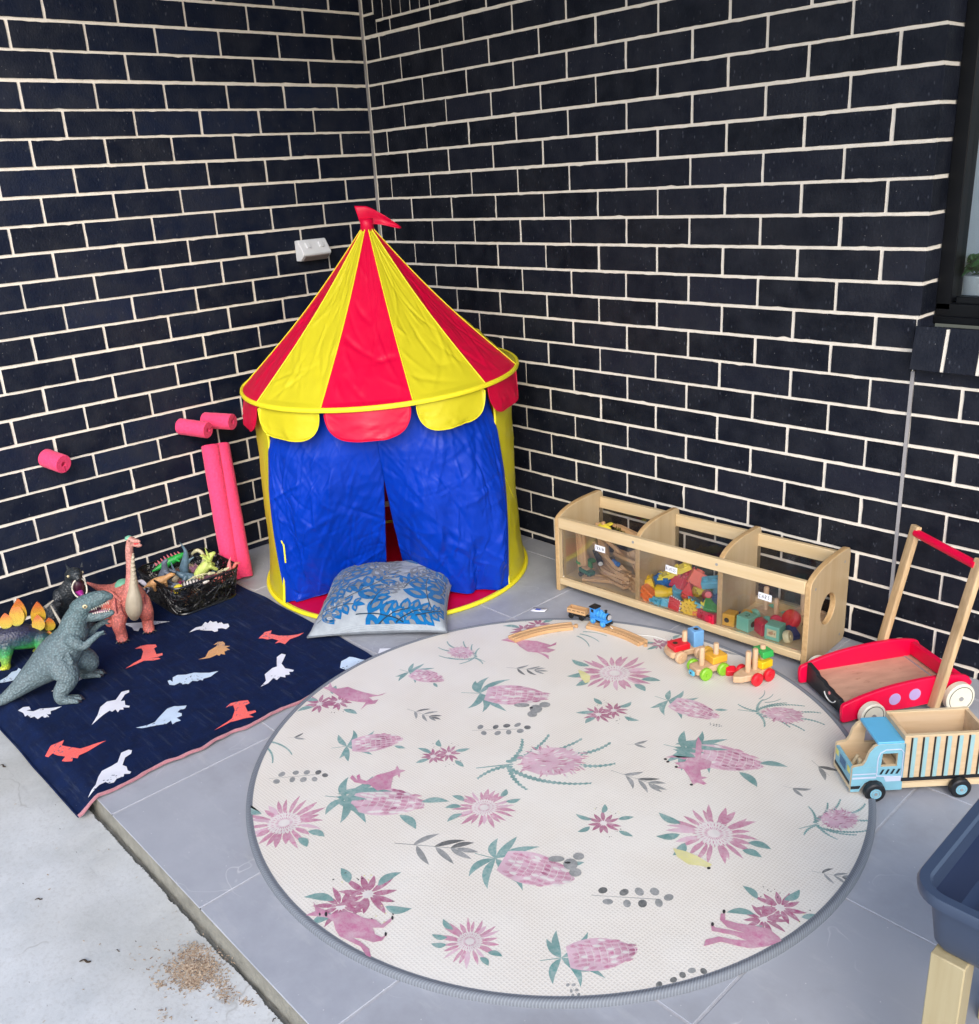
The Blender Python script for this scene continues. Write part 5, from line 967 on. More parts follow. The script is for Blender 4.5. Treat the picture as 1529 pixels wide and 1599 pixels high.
def bin_blocks():
    P = sh; B = block; r = rad; E = lambda a, b, c: (rad(a), rad(b), rad(c))
    g = 'plastic building blocks heaped in the middle bin'
    T = [('pale yellow long brick sloping under the paper label of the block bin', (.400, .125, .128), E(0, -28, 35), ('brick', .095, .036, .014, 4, 2), 'lemon'), ('blue square brick below the long yellow one in the block bin', (.372, .10, .094), E(10, 8, -12), ('brick', .046, .034, .026, 2, 1), 'blue'), ('yellow brick at the left of the block bin', (.337, .075, .086), E(0, -20, 30), ('brick', .030, .034, .040, 1, 1), 'yellow'), ('orange brick with side studs at the front left of the block bin', (.350, .046, .067), E(95, 30, 0), ('brick', .040, .034, .022, 2, 2), 'orange'), ('yellow drum with a round knob facing right in the block bin', (.396, .066, .076), E(0, 82, 20), ('cone', .021, .032), 'yellow'), ('sky blue ribbed brick at the front of the block bin, left of the red square', (.388, .040, .056), E(90, 0, -14), ('brick', .036, .020, .016, 2, 1), 'sky'), ('sky blue brick standing beside the red square in the block bin', (.424, .045, .056), E(75, 0, 20), ('brick', .024, .022, .020, 1, 1), 'sky'), ('red square brick with white bristles at the front of the block bin', (.460, .034, .062), E(-6, 6, -8), ('spiky', .044, 5), 'red'), ('sky blue drum behind the red square in the block bin', (.432, .09, .068), E(10, 20, 0), ('cone', .026, .026), 'sky'), ('large red brick in the middle of the block bin', (.428, .115, .098), E(-30, -8, -16), ('brick', .060, .040, .030, 3, 2), 'crimson'), ('red wedge right of the large red brick in the block bin', (.487, .088, .094), E(-40, 30, 20), ('wedge', .040, .034, .036), 'red'), ('salmon cube tilted on top of the heap in the block bin', (.480, .130, .124), E(-25, 28, 30), ('brick', .040, .038, .038, 1, 1), 'salmon'), ('green plate at the back of the block bin', (.425, .185, .105), E(-30, 6, 0), ('brick', .070, .050, .012, 3, 2), 'green'), ('yellow spiky gear at the front of the block bin', (.512, .037, .066), E(82, 0, 8), ('gear', .025, .012, 12), 'yellow'), ('sky blue wedge right of the centre of the block bin', (.530, .065, .082), E(-20, -16, 15), ('wedge', .044, .034, .034), 'sky'), ('crimson tube brick near the right divider of the block bin', (.545, .09, .100), E(60, 30, 20), ('cone', .014, .040), 'crimson'), ('sky blue drum at the back right of the block bin', (.560, .15, .106), E(20, 12, 0), ('cone', .024, .026), 'sky'), ('green wedge against the right divider of the block bin', (.585, .066, .084), E(-60, 10, 30), ('wedge', .052, .020, .046), 'green'), ('crimson brick lying at the front right of the block bin', (.580, .036, .058), E(80, -4, -12), ('brick', .056, .026, .022, 2, 1), 'crimson'), ('orange stick brick pointing at the yellow gear in the block bin', (.488, .07, .068), E(20, 46, 0), ('brick', .046, .014, .014, 3, 1), 'orange'), ('orange brick right of the yellow gear in the block bin', (.545, .052, .054), E(14, 0, 24), ('brick', .038, .026, .018, 2, 1), 'orange'), ('yellow toothed gear under the green wedge in the block bin', (.562, .052, .068), E(60, 20, 0), ('gear', .024, .010, 14), 'lemon'), ('yellow gear deep in the middle of the block bin', (.505, .13, .096), E(50, 10, 0), ('gear', .022, .010, 12), 'lemon'), ('green brick behind the salmon cube in the block bin', (.520, .155, .100), E(10, 0, 30), ('brick', .044, .034, .022, 2, 1), 'green'), ('amber plate at the back right corner of the block bin', (.548, .195, .112), E(-24, -6, 0), ('brick', .058, .044, .014, 2, 2), 'amber'), ('red brick at the bottom left of the block bin', (.40, .16, .066), E(0, 10, 0), ('brick', .05, .05, .03, 2, 2), 'red'), ('yellow brick buried in the middle of the block bin', (.455, .155, .074), E(0, -10, 20), ('brick', .05, .05, .03, 2, 2), 'yellow'), ('blue brick buried at the right of the block bin', (.545, .14, .070), E(4, 0, 10), ('brick', .05, .05, .03, 2, 2), 'blue'), ('orange drum lying on the left of the heap in the block bin', (.375, .15, .098), E(50, 30, 0), ('cone', .022, .034), 'orange'), ('sky blue brick on top of the heap beside the salmon cube', (.535, .125, .128), E(18, -12, 24), ('brick', .046, .030, .020, 2, 1), 'sky'), ('crimson gear on top of the heap left of the salmon cube', (.445, .145, .124), E(30, 10, 0), ('gear', .024, .010, 12), 'crimson')]
    for lb, p, ro, s, c in T:
        o = B('gear_block' if s[0] == 'gear' else 'toy_block', lb, P(*p), ro, s, 'paint_' + c, g); o.scale = (1.24,) * 3
bin_blocks()
def cube(label, loc, rot, s, paint, pattern=None):
    t = thing('shape_cube', label, 'toy block', loc, rot=rot); m = MB(); m.box((0, 0, s / 2), (s, s, s)); m.build('cube_body', paint, t, bevel=.003, seg=3)
    if pattern == 'hole': h = MB(); h.cyl((-.004, -s / 2 - .0004, s * .5), (-.004, -s / 2 + .004, s * .5), s * .2); h.build('hole', 'hole_dark', t)
    if pattern == 'digits':
        h = MB(); h.tube(smoothpath([(-.008, .004, s + .0004), (.0, .009, s + .0004), (.006, .003, s + .0004), (-.002, -.006, s + .0004), (.008, -.008, s + .0004)], 3), .0016, 5, flat=(1, .3)); h.build('numeral', 'paint_dgreen', t); h = MB(); h.cyl((s / 2 - .003, 0, s * .5), (s / 2 + .0005, 0, s * .5), s * .22); h.build('hole', 'hole_dark', t)
    if pattern == 'fish':
        h = MB(); h.box((0, -s / 2, s * .52), (s * .62, .0016, s * .5)); p = h.build('picture', 'paint_cream', t); f = MB(); MM = Matrix(((1, 0, 0, 0), (0, 0, 1, -s / 2 - .0012), (0, 1, 0, s * .52), (0, 0, 0, 1)))
        f.poly([(x, y, 0) for x, y in oval(-.002, 0, s * .17, s * .11)][::-1], 0, MM); f.poly([(s * .12, 0, 0), (s * .24, s * .1, 0), (s * .24, -s * .1, 0)], 0, MM); f.poly([(-.004, s * .1, 0), (.004, s * .18, 0), (.006, s * .09, 0)], 0, MM); f.build('fish_print', 'fish_brown', p)
    return t
pm('hole_dark', (58, 44, 30), .8, .2, 40); pm('fish_brown', (196, 150, 108), .6, .2, 60)
def peg_car(label, loc, rot, wheel, pegs, blocks=(), wpaint='beech_up', boat=False, L=.105, W=.045, bow=None):
    """wooden stacker car: slab base, upright pegs, four disc wheels, pierced blocks on the pegs"""
    t = thing('stacking_car', label, 'toy car', loc, rot=rot); m = MB(); z0 = .014; h = .019
    if boat: P = [(-L / 2, -W / 2), (L * .12, -W / 2), (L * .38, -W * .3), (L / 2, 0), (L * .38, W * .3), (L * .12, W / 2), (-L / 2, W / 2)]
    else: P = rr(L, W, .010)
    m.prism(P, z0, z0 + h); m.build('base', wpaint, t, bevel=.003, seg=3)
    for x, hh in pegs: p = MB(); p.tube([(x, 0, z0 + h - .002), (x, 0, z0 + h + hh - .003), (x, 0, z0 + h + hh)], [.0078, .0078, .0062], 18); p.build('peg', wpaint, t, ang=50)
    R = .019
    if wheel:
        for x in (-L * .28, L * .28) if not boat else (-L * .34, L * .02):
            for s in (-1, 1):
                w_ = MB(); y = s * (W / 2 + .008); w_.tube([(x, y - .0065, R), (x, y - .004, R), (x, y + .004, R), (x, y + .0065, R)], [R * .82, R, R, R * .82], 26); o = w_.build('wheel', wheel, t, ang=35); c = MB(); c.cyl((x, y, R), (x, y + s * .0085, R), .005, 14); c.build('axle_cap', wheel, o)
    for x, z, a, b, c, pt, kind in blocks:
        k = MB(); k.box((x, 0, z + c / 2), (a, b, c)); o = k.build('block', pt, t, bevel=.0022, seg=2)
        if kind: d = MB(); d.cyl((x + kind, 0, z + c + .0004), (x + kind, 0, z + c - .002), .0075, 16); d.build('peg_hole', 'hole_dark' if kind != .0201 else 'beech_up', o)
    return t
def bin_cars():
    P = sh
    cube('amber block with a round hole at the front left of the car bin', P(.648, .050, .047), (0, 0, rad(12)), .040, 'paint_amber', 'hole'); cube('mint cube with a numeral on top at the front of the car bin', P(.703, .052, .047), (0, 0, rad(-8)), .045, 'paint_mint', 'digits'); cube('mint cube with a fish picture at the front of the car bin', P(.795, .050, .047), (0, 0, rad(5)), .046, 'paint_mint', 'fish')
    t = thing('shape_block', 'crimson arched block between the two mint cubes', 'toy block', P(.752, .056, .047), rot=(0, 0, rad(-30))); m = MB(); m.prism([(-.016, 0), (.016, 0), (.016, .034)] + [(.016 * cos(q), .034 + .008 * sin(q)) for q in [pi * i / 8 for i in range(1, 8)]] + [(-.016, .034)], -.022, .022, 0, Matrix(((0, 0, 1, 0), (1, 0, 0, 0), (0, 1, 0, 0), (0, 0, 0, 1)))); m.build('arch_block', 'paint_crimson', t, bevel=.002)
    for lb, p, ro, r, h, c in (('cream wheel standing right of the fish cube', (.838, .045, .066), (0, rad(72), rad(10)), .019, .018, 'cream'), ('large red knob at the right of the car bin', (.812, .115, .086), (rad(58), 0, rad(-24)), .030, .026, 'red'), ('pink wheel left of the large red knob in the car bin', (.772, .10, .074), (rad(70), 0, rad(50)), .019, .018, 'pink')):
        t = thing('wooden_disc', lb, 'toy disc', P(*p), rot=ro); m = MB(); m.tube([(0, 0, -h / 2), (0, 0, -h * .3), (0, 0, h * .3), (0, 0, h / 2)], [r * .88, r, r, r * .86], 28); o = m.build('disc', 'paint_' + c, t, ang=40); k = MB(); k.cyl((0, 0, h / 2 - .001), (0, 0, h / 2 + .002), r * .3, 16); k.build('hub', 'paint_' + c, t)
    for lb, p, ro, s, c in (('navy block lying behind the cream wheel in the car bin', (.832, .085, .062), (0, rad(28), rad(-26)), (.058, .026, .022), 'navy'), ('amber roof block behind the numeral cube in the car bin', (.676, .10, .062), (0, 0, rad(14)), (.040, .036, .030), 'amber'), ('dark blue block behind the amber holed block', (.655, .095, .056), (0, 0, rad(40)), (.03, .03, .02), 'navy')):
        t = thing('shape_block', lb, 'toy block', P(*p), rot=ro); m = MB(); a, b, c2 = s; m.prism([(-a / 2, -c2 / 2), (a / 2, -c2 / 2), (a * .36, c2 / 2), (-a * .36, c2 / 2)], -b / 2, b / 2, 0, Matrix(((1, 0, 0, 0), (0, 0, -1, 0), (0, 1, 0, 0), (0, 0, 0, 1)))); m.build('block_body', 'paint_' + c, t, bevel=.002)
    peg_car('wooden peg car with mint wheels at the back of the car bin', P(.735, .135, .047), (0, 0, rad(-20)), 'paint_mint', [(-.022, .075), (.025, .055)], L=.10, W=.05); peg_car('plain wooden car behind the red knob in the car bin', P(.835, .185, .047), (0, 0, rad(15)), 'beech_up', [(-.02, .075), (.02, .075)], L=.11, W=.05)
bin_cars()

# ------------------------------------------------------------------ toys standing on the play mat
RT = .0118
pm('paint_green2', (54, 176, 82), .38, .05, 40, k=.92)
track('track_piece', 'curved wooden rail at the left end of the track on the play mat', 'train track', (1.412, -.588, RT), .21, (0, 0, rad(66 - 0)), -.36, 'curved rails laid on the play mat')
track('track_piece', 'curved wooden rail at the right end of the track on the play mat', 'train track', (1.602, -.440, RT), .21, (0, 0, rad(4)), -.36, 'curved rails laid on the play mat')
def train():
    z = RT + .0115
    t = thing('toy_engine', 'blue steam engine toy with black cab roof on the curved rails', 'toy train', (1.535, -.4395, z), rad(-2)); 
    m = MB(); m.box((0, 0, .013), (.068, .020, .009)); m.build('chassis', 'paint_black', t, bevel=.001); m = MB(); m.box((0, 0, .019), (.072, .027, .005)); m.box((.004, 0, .0235), (.055, .025, .006)); m.build('footplate', 'train_blue', t, bevel=.001)
    m = MB(); m.tube([(-.012, 0, .034), (.030, 0, .034), (.031, 0, .034)], [.0115, .0115, .010], 20); m.build('boiler', 'train_blue', t, ang=40); m = MB()
    for x in (-.004, .010, .022): m.tube([(x - .0012, 0, .034), (x + .0012, 0, .034)], .0122, 20)
    m.build('bands', 'paint_sky', t); m = MB(); m.cyl((.031, 0, .034), (.0355, 0, .034), .0105, 20); m.build('smokebox', 'paint_black', t); m = MB(); m.cyl((.0355, 0, .034), (.037, 0, .034), .0085, 20); m.build('front_disc', 'train_face', t)
    m = MB(); m.tube([(.022, 0, .044), (.022, 0, .053), (.022, 0, .055)], [.0038, .0038, .005], 14); m.build('chimney', 'paint_black', t); m = MB(); m.ell((.003, 0, .045), (.006, .006, .006)); m.build('dome', 'train_blue', t)
    m = MB(); m.box((-.024, 0, .037), (.022, .026, .030)); c = m.build('cab', 'train_blue', t, bevel=.0015); m = MB(); m.box((-.024, 0, .054), (.028, .030, .005)); m.build('cab_roof', 'paint_black', t, bevel=.002); m = MB(); m.box((-.024, 0, .043), (.010, .0268, .010)); m.build('window', 'paint_black', c)
    wheels(t, [(x, y, .0105) for x in (-.022, .020) for y in (-.0135, .0135)], .0105, .006, 'train_blue', 'paint_sky'); m = MB(); m.box((.037, 0, .014), (.006, .028, .008)); m.build('buffer_beam', 'paint_black', t, bevel=.001)
    t = thing('toy_wagon', 'wooden open wagon coupled behind the blue toy engine', 'toy train', (1.452, -.452, z), rad(12)); m = MB(); m.box((0, 0, .014), (.060, .021, .011)); m.build('chassis', 'paint_black', t, bevel=.001); wheels(t, [(x, y, .0095) for x in (-.019, .019) for y in (-.0135, .0135)], .0095, .006, 'paint_black', 'paint_black')
    m = MB(); m.box((0, -.0125, .0275), (.066, .003, .016)); m.box((0, .0125, .0275), (.066, .003, .016)); m.box((-.0315, 0, .0275), (.003, .022, .016)); m.box((.0315, 0, .0275), (.003, .022, .016)); m.box((0, 0, .0212), (.06, .0225, .003)); m.build('body', 'beech', t); m = MB()
    for i in range(4): m.box((-.024 + i * .016, -.0143, .029), (.011, .0006, .002))
    m.build('painted_slots', 'paint_black', t); m = MB(); m.box((.038, 0, .014), (.012, .006, .005)); m.build('coupling', 'paint_black', t)
    s = thing('pull_string', 'thin white string lying on the mat in front of the engine', 'string', (1.576, -.442, RT)); m = MB(); m.tube(smoothpath([(0, 0, .016), (.02, .004, .006), (.05, .02, .003), (.085, .036, .002), (.13, .058, .002), (.17, .06, .002)], 5), .0012, 5); m.build('cord', 'paint_white', s)
pm('train_blue', (64, 150, 226), .35, .05, 40, k=.92); pm('train_face', (190, 192, 196), .5, .1, 40, k=.9)
train()
peg_car('wooden stacker car with a red block and a pale blue cube on the mat', (1.842, -.425, RT), (0, 0, rad(-112)), 'beech_up', [(.002, .052)], [(.022, .034, .052, .044, .019, 'paint_red', .012), (-.036, .030, .034, .036, .052, 'paint_lblue', -.0005)], L=.115, W=.042)
peg_car('wooden stacker car with green wheels and an amber block on the mat', (1.946, -.462, RT), (0, 0, rad(-110)), 'paint_lime', [(.022, .055), (-.026, .056)], [(-.026, .034, .050, .042, .022, 'paint_amber', None)], L=.105, W=.046)
peg_car('bare wooden boat shaped car with red wheels on the mat', (2.056, -.424, RT), (0, 0, rad(-104)), 'paint_red', [(.008, .062), (-.018, .062), (-.046, .066)], [(-.046, .034, .040, .042, .022, 'paint_yellow', None)], boat=True, L=.125, W=.046)
bw = thing('wooden_disc', 'yellow wooden wheel between the red block car and the green wheeled car', 'toy disc', (1.898, -.395, RT + .020), rot=(0, rad(90), rad(-14))); m = MB(); m.tube([(0, 0, -.0075), (0, 0, -.005), (0, 0, .005), (0, 0, .0075)], [.0175, .020, .020, .0175], 26); m.build('disc', 'paint_amber', bw, ang=40); m = MB(); m.cyl((0, 0, -.0085), (0, 0, .0085), .005, 14); m.build('axle_cap', 'beech_up', bw)
ar = thing('shape_block', 'green arch block on the rear peg of the boat shaped car', 'toy block', (2.068, -.380, RT + .070), rot=(0, 0, rad(-20))); m = MB(); m.prism([(-.026, 0), (-.014, 0)] + [(.012 * -cos(q), .010 * sin(q)) for q in [pi * i / 8 for i in range(1, 8)]] + [(.014, 0), (.026, 0), (.022, .018), (-.022, .018)], -.018, .018, 0, Matrix(((1, 0, 0, 0), (0, 0, -1, 0), (0, 1, 0, 0), (0, 0, 0, 1)))); m.build('arch', 'paint_green2', ar, bevel=.002)
b2 = thing('toy_blob', 'small red wooden piece between the green wheeled car and the boat shaped car', 'toy block', (2.000, -.432, RT + .014), rot=(rad(30), 0, rad(50))); m = MB(); m.prism(rr(.03, .022, .008), -.012, .012); m.build('piece', 'paint_red', b2, bevel=.003)
bl = thing('toy_block', 'small sky blue block in front of the green wheeled car', 'toy block', (1.9335, -.524, RT + .0225), rot=(rad(90), 0, rad(-20))); m = MB(); m.prism(rr(.022, .015, .005), -.003, .003); m.build('block_body', 'paint_sky', bl, bevel=.0015); m = MB(); m.cyl((0, 0, .003), (0, 0, .0036), .003, 12); m.build('hole', 'hole_dark', bl)

# ------------------------------------------------------------------ push cart
pm('cart_red', (240, 6, 68), .36, .04, 25, k=.95, spec=.35); pm('cart_black', (34, 36, 40), .4, .1, 30); pm('cart_cream', (236, 232, 212), .4, .05, 40, k=.92); pm('dot_lilac', (196, 170, 222), .4, .04, 40, k=.92)
pm('plywood_worn', (200, 160, 136), .6, .16, 14, 60, .2, .001, scale=(1, 3, 1), dirt=((150, 106, 84), 22, .6)); wood('ash', (224, 192, 148), 2, .5, .32, 1.1, k=.92)
def cart():
    a = atan2(.852, .524); t = thing('push_cart', 'red wooden push cart with cream wheels, a black smiling front and a tall handle', 'push cart', (2.375, -.393, 0), a); Wd = .21
    prof = [(-.070, .012), (-.045, .012), (.02, .026), (.06, .022), (.18, .024), (.262, .040), (.296, .062), (.292, .076), (.275, .090), (.20, .1), (.08, .095), (0, .082), (-.05, .068), (-.072, .056)]
    MX = Matrix(((1, 0, 0, 0), (0, 0, -1, 0), (0, 1, 0, 0), (0, 0, 0, 1)))
    q = smoothpath([(x, z, 0) for x, z in prof] + [(prof[0][0], prof[0][1], 0)], 3)[:-1]; pts = [(p.x, p.y) for p in q]
    for nm, y in (('side_panel', -.008), ('side_panel', -Wd - .004)):
        m = MB(); m.prism(pts, y, y + .012, 0, MX); o = m.build(nm, 'cart_red', t, bevel=.002)
        if y > -.1:
            for x, z in ((.075, .056), (.132, .060)): d = MB(); d.cyl((x, -.0041, z), (x, -.0048, z), .0165, 28); d.build('dot', 'dot_lilac', o)
    m = MB(); m.box((.11, Wd / 2, .040), (.32, Wd - .012, .008)); m.build('tray_floor', 'plywood_worn', t)
    m = MB(); m.prism(rr(.038, Wd - .012, .004), 0, .016, 0, Matrix.Translation((.262, Wd / 2, .068)) @ Matrix.Rotation(rad(90), 4, 'Y')); m.build('rear_panel', 'cart_red', t, bevel=.002)
    m = MB(); fx = -.052; P = [(.007, .012), (Wd - .008, .012), (Wd - .008, .074), (Wd - .05, .068), (Wd - .06, .060), (Wd - .09, .060), (Wd - .1, .054), (.085, .054), (.075, .050), (.045, .050), (.04, .046), (.007, .046)]
    MF = Matrix(((0, 0, 1, 0), (1, 0, 0, 0), (0, 1, 0, 0), (0, 0, 0, 1))); m.prism(P, fx, fx + .012, 0, MF); f = m.build('front_panel', 'cart_black', t, bevel=.002)
    m = MB(); m.tube([(fx - .0008, .085 + .028 * cos(s), .044 + .022 * sin(s)) for s in [rad(200 + 140 * i / 16) for i in range(17)]], .0016, 6); m.build('smile', 'paint_white', f); m = MB(); m.cyl((fx + .001, .088, .044), (fx - .002, .088, .044), .0045, 14); m.build('nose', 'salmon_dot', f)
    for x, r in ((0, .0345), (.248, .0415)):
        for y, s in ((-.021, -1), (Wd + .021, 1)):
            m = MB(); m.tube([(x, y - .010, r), (x, y - .0075, r), (x, y + .0075, r), (x, y + .010, r)], [r * .93, r, r, r * .93], 36); o = m.build('wheel', 'cart_cream', t, ang=30)
            k = MB(); yy = y + s * .0098
            k.tube([(x + r * .80 * cos(2 * pi * i / 40), yy, r + r * .80 * sin(2 * pi * i / 40)) for i in range(41)], .0011, 5, caps=False); k.build('ring', 'cart_black', o); k = MB(); k.cyl((x, y, r), (x, y + s * .0125, r), .006, 12); k.build('axle_nut', 'screw_steel', o)
        m = MB(); m.cyl((x, -.012, r), (x, Wd + .012, r), .004, 10); m.build('axle', 'screw_steel', t)
    for y in (-.0265, Wd + .0105):
        m = MB(); A = V((.178, y + .008, .018)); Bp = V((.262, y + .008, .425)); d = Bp - A; n = 1
        M = Matrix.Translation(A) @ d.to_track_quat('Z', 'Y').to_matrix().to_4x4(); m.prism(rr(.030, .016, .004), 0, d.length, 0, M)
        m.v = m.v; o = m.build('handle_leg', 'ash', t, bevel=.003, seg=3)
        for s in (.03, .09, .97):
            k = MB(); p = A + d * s; k.cyl(p + V((0, -.0075, 0)), p + V((0, -.0095, 0)), .0038, 12); k.build('bolt', 'screw_steel', o)
    m = MB(); p = V((.178 + .084 * .955, 0, .018 + .407 * .955)); m.cyl(p + V((0, -.012, 0)), p + V((0, Wd + .012, 0)), .0115, 20); m.build('handle_bar', 'cart_red', t)
    for x in (.04, .1): k = MB(); k.cyl((x + .1, Wd - .003, .082), (x + .1, Wd - .0055, .082), .004, 12); k.build('screw', 'screw_steel', t)
pm('salmon_dot', (220, 130, 130), .5, .05, 40); cart()

# ------------------------------------------------------------------ wooden truck
pm('truck_blue', (134, 190, 208), .42, .05, 30, k=.92); pm('truck_sky', (104, 190, 232), .4, .04, 30, k=.92); pm('truck_stripe', (160, 200, 204), .45, .05, 30, k=.9); pm('truck_pale', (208, 216, 236), .45, .04, 30, k=.9); pm('truck_black', (20, 22, 26), .45, .1, 30); pm('lamp_yellow', (240, 232, 120), .4, .05, 30, k=.9)
wood('truck_wood', (226, 198, 162), 0, .5, .15, .8, k=.95); wood('truck_rim', (236, 214, 176), 0, .5, .08, 1, k=.95)
def truck():
    a = atan2(.733, .680); W = .112; t = thing('toy_truck', 'wooden toy truck with blue cab and striped load bed at the right edge', 'toy truck', (2.527, -.68, 0), a)
    MX = Matrix(((1, 0, 0, 0), (0, 0, -1, 0), (0, 1, 0, 0), (0, 0, 0, 1))); S = lambda y0, y1: (-y1, -y0)
    cabp = [(-.050, .018), (-.030, .018)] + [(.029 * -cos(s), .02 + .027 * sin(s)) for s in [pi * i / 10 for i in range(1, 10)]] + [(.030, .018), (.066, .018), (.066, .140), (.006, .140), (-.004, .134), (-.014, .120), (-.020, .098), (-.026, .088), (-.046, .084), (-.050, .078)]
    win = [(.014, .082), (.050, .082), (.050, .116), (.016, .116)]
    for y0, near in ((.004, 1), (W - .012, 0)):
        m = MB()
        # cab side with a window opening, built as pieces round the hole
        for P in ([(-.050, .018), (-.030, .018), (-.0275, .026), (-.019, .040), (-.008, .0465), (.008, .0465), (.019, .040), (.0275, .026), (.030, .018), (.066, .018), (.066, .082), (-.049, .0815)], [(-.049, .0815), (.014, .082), (.016, .116), (.006, .140), (-.004, .134), (-.014, .120), (-.020, .098), (-.026, .088), (-.046, .084)], [(.006, .140), (.016, .116), (.050, .116), (.066, .140)], [(.066, .140), (.050, .116), (.050, .082), (.066, .082)]):
            A_ = sum(P[i][0] * P[(i + 1) % len(P)][1] - P[(i + 1) % len(P)][0] * P[i][1] for i in range(len(P)))
            z = S(y0, y0 + .008); m.prism(P, z[0], z[1], 0, MX, 1)
        o = m.build('cab_side', ['truck_blue' if near else 'truck_wood', 'truck_rim'], t, smooth=False)
        if near:
            k = MB(); y = y0 - .0006; dp = [(.006, .058), (.062, .054), (.062, .118), (.056, .126), (.022, .126), (.010, .118), (.006, .104), (.006, .058)]; k.tube([(x, y, z) for x, z in dp], .0014, 6); k.build('door_outline', 'truck_pale', o)
            k = MB()
            for z, h in ((.052, .005), (.063, .003)): k.poly([(-.048, y, z), (.006, y, z), (.006, y, z + h), (-.048, y, z + h)])
            k.poly([(.028, y, .042), (.062, y, .042), (.062, y, .056), (.022, y, .056)]); k.build('trim_stripe', 'truck_pale', o)
            k = MB()
            for i in range(4): x = .012 + i * .012; k.poly([(x, y - .0003, .062), (x + .005, y - .0003, .062), (x + .011, y - .0003, .075), (x + .006, y - .0003, .075)])
            k.poly([(-.050, y - .0003, .026), (-.031, y - .0003, .026), (-.028, y - .0003, .034), (-.050, y - .0003, .034)]); k.build('black_marks', 'truck_black', o)
    m = MB(); m.box((-.046, W / 2, .049), (.008, W - .024, .060)); f = m.build('front_panel', 'truck_blue', t, bevel=.001); y = -.0503
    for yy in (.022, W - .022): k = MB(); k.prism([(yy - .007, .060), (yy + .007, .060), (yy + .007, .074), (yy - .007, .074)], -.0508, -.0500, 0, Matrix(((0, 0, 1, 0), (1, 0, 0, 0), (0, 1, 0, 0), (0, 0, 0, 1)))); k.build('headlight', 'lamp_yellow', f)
    k = MB()
    for i in range(5): k.box((-.0504, W / 2, .054 + i * .0045), (.0008, .034, .0026))
    k.build('grille', 'truck_navy', f); k = MB(); k.box((-.0505, W / 2, .036), (.001, W - .026, .007)); k.build('bumper', 'truck_black', f); k = MB(); k.box((-.0503, W / 2, .0265), (.0008, W - .026, .010)); k.build('lower_band', 'truck_rim', f)
    m = MB(); m.box((.034, W / 2, .1415), (.062, W - .010, .008)); m.build('cab_roof', 'truck_sky', t, bevel=.002)
    m = MB(); m.box((.01, W / 2, .050), (.11, W - .024, .008)); m.build('cab_floor', 'truck_wood', t); m = MB(); m.box((.046, W / 2, .066), (.028, W - .03, .024)); m.build('seat', 'truck_wood', t, bevel=.002)
    m = MB(); m.tube([(-.030, W * .5, .052), (-.016, W * .5, .080)], .004, 8); m.build('steering_post', 'truck_rim', t); m = MB(); m.box((-.022, W * .30, .068), (.007, .007, .034)); m.build('window_post', 'truck_rim', t)
    # load bed
    x0, x1, zb, zt = .062, .250, .036, .158
    for yy in (.004, W - .012):
        m = MB(); m.box(((x0 + x1) / 2, yy + .004, (zb + zt) / 2), (x1 - x0, .008, zt - zb)); o = m.build('bed_side', ['truck_wood'], t, bevel=.001)
        k = MB(); k.box(((x0 + x1) / 2, yy + .004, zt + .0006), (x1 - x0, .0084, .0016)); k.build('bed_rim', 'truck_rim', o)
        if yy < .01:
            k = MB(); b = MB(); y = yy - .0007
            for i in range(7):
                x = x0 + .016 + i * .0255; k.box((x, y, .102), (.0034, .0012, .104)); b.box((x + .0072, y + .0002, .102), (.0088, .0008, .104))
            k.box(((x0 + x1) / 2, y - .0001, .0455), (x1 - x0, .0012, .009)); k.build('black_bars', 'truck_black', o); b.build('blue_bars', 'truck_stripe', o)
    for nm, x in (('bed_front', x0 + .004), ('bed_back', x1 - .004)): m = MB(); m.box((x, W / 2, (zb + zt) / 2), (.008, W - .024, zt - zb)); m.build(nm, 'truck_wood', t)
    m = MB(); m.box(((x0 + x1) / 2, W / 2, zb + .004), (x1 - x0 - .016, W - .024, .008)); m.build('bed_floor', 'truck_wood', t); m = MB(); m.box((.145, W / 2, .027), (.20, W - .012, .014)); m.build('chassis', 'truck_rim', t, bevel=.001)
    for x in (0, .192):
        for y, s in ((-.006, -1), (W + .006, 1)):
            r = .0235; m = MB(); m.tube([(x, y - .009, r), (x, y - .006, r), (x, y + .006, r), (x, y + .009, r)], [r * .88, r, r, r * .88], 30); o = m.build('wheel', 'truck_black', t, ang=40); k = MB(); k.tube([(x, y + s * .006, r), (x, y + s * .0098, r)], [r * .58, r * .54], 26); k.build('rim', 'truck_blue', o); k = MB()
            k.tube([(x + r * .36 * cos(2 * pi * i / 24), y + s * .0099, r + r * .36 * sin(2 * pi * i / 24)) for i in range(25)], .0006, 4, caps=False); k.cyl((x, y, r), (x, y + s * .0112, r), .0036, 12); k.build('hub', 'screw_steel', o)
pm('truck_navy', (70, 110, 150), .45, .05, 30); truck()

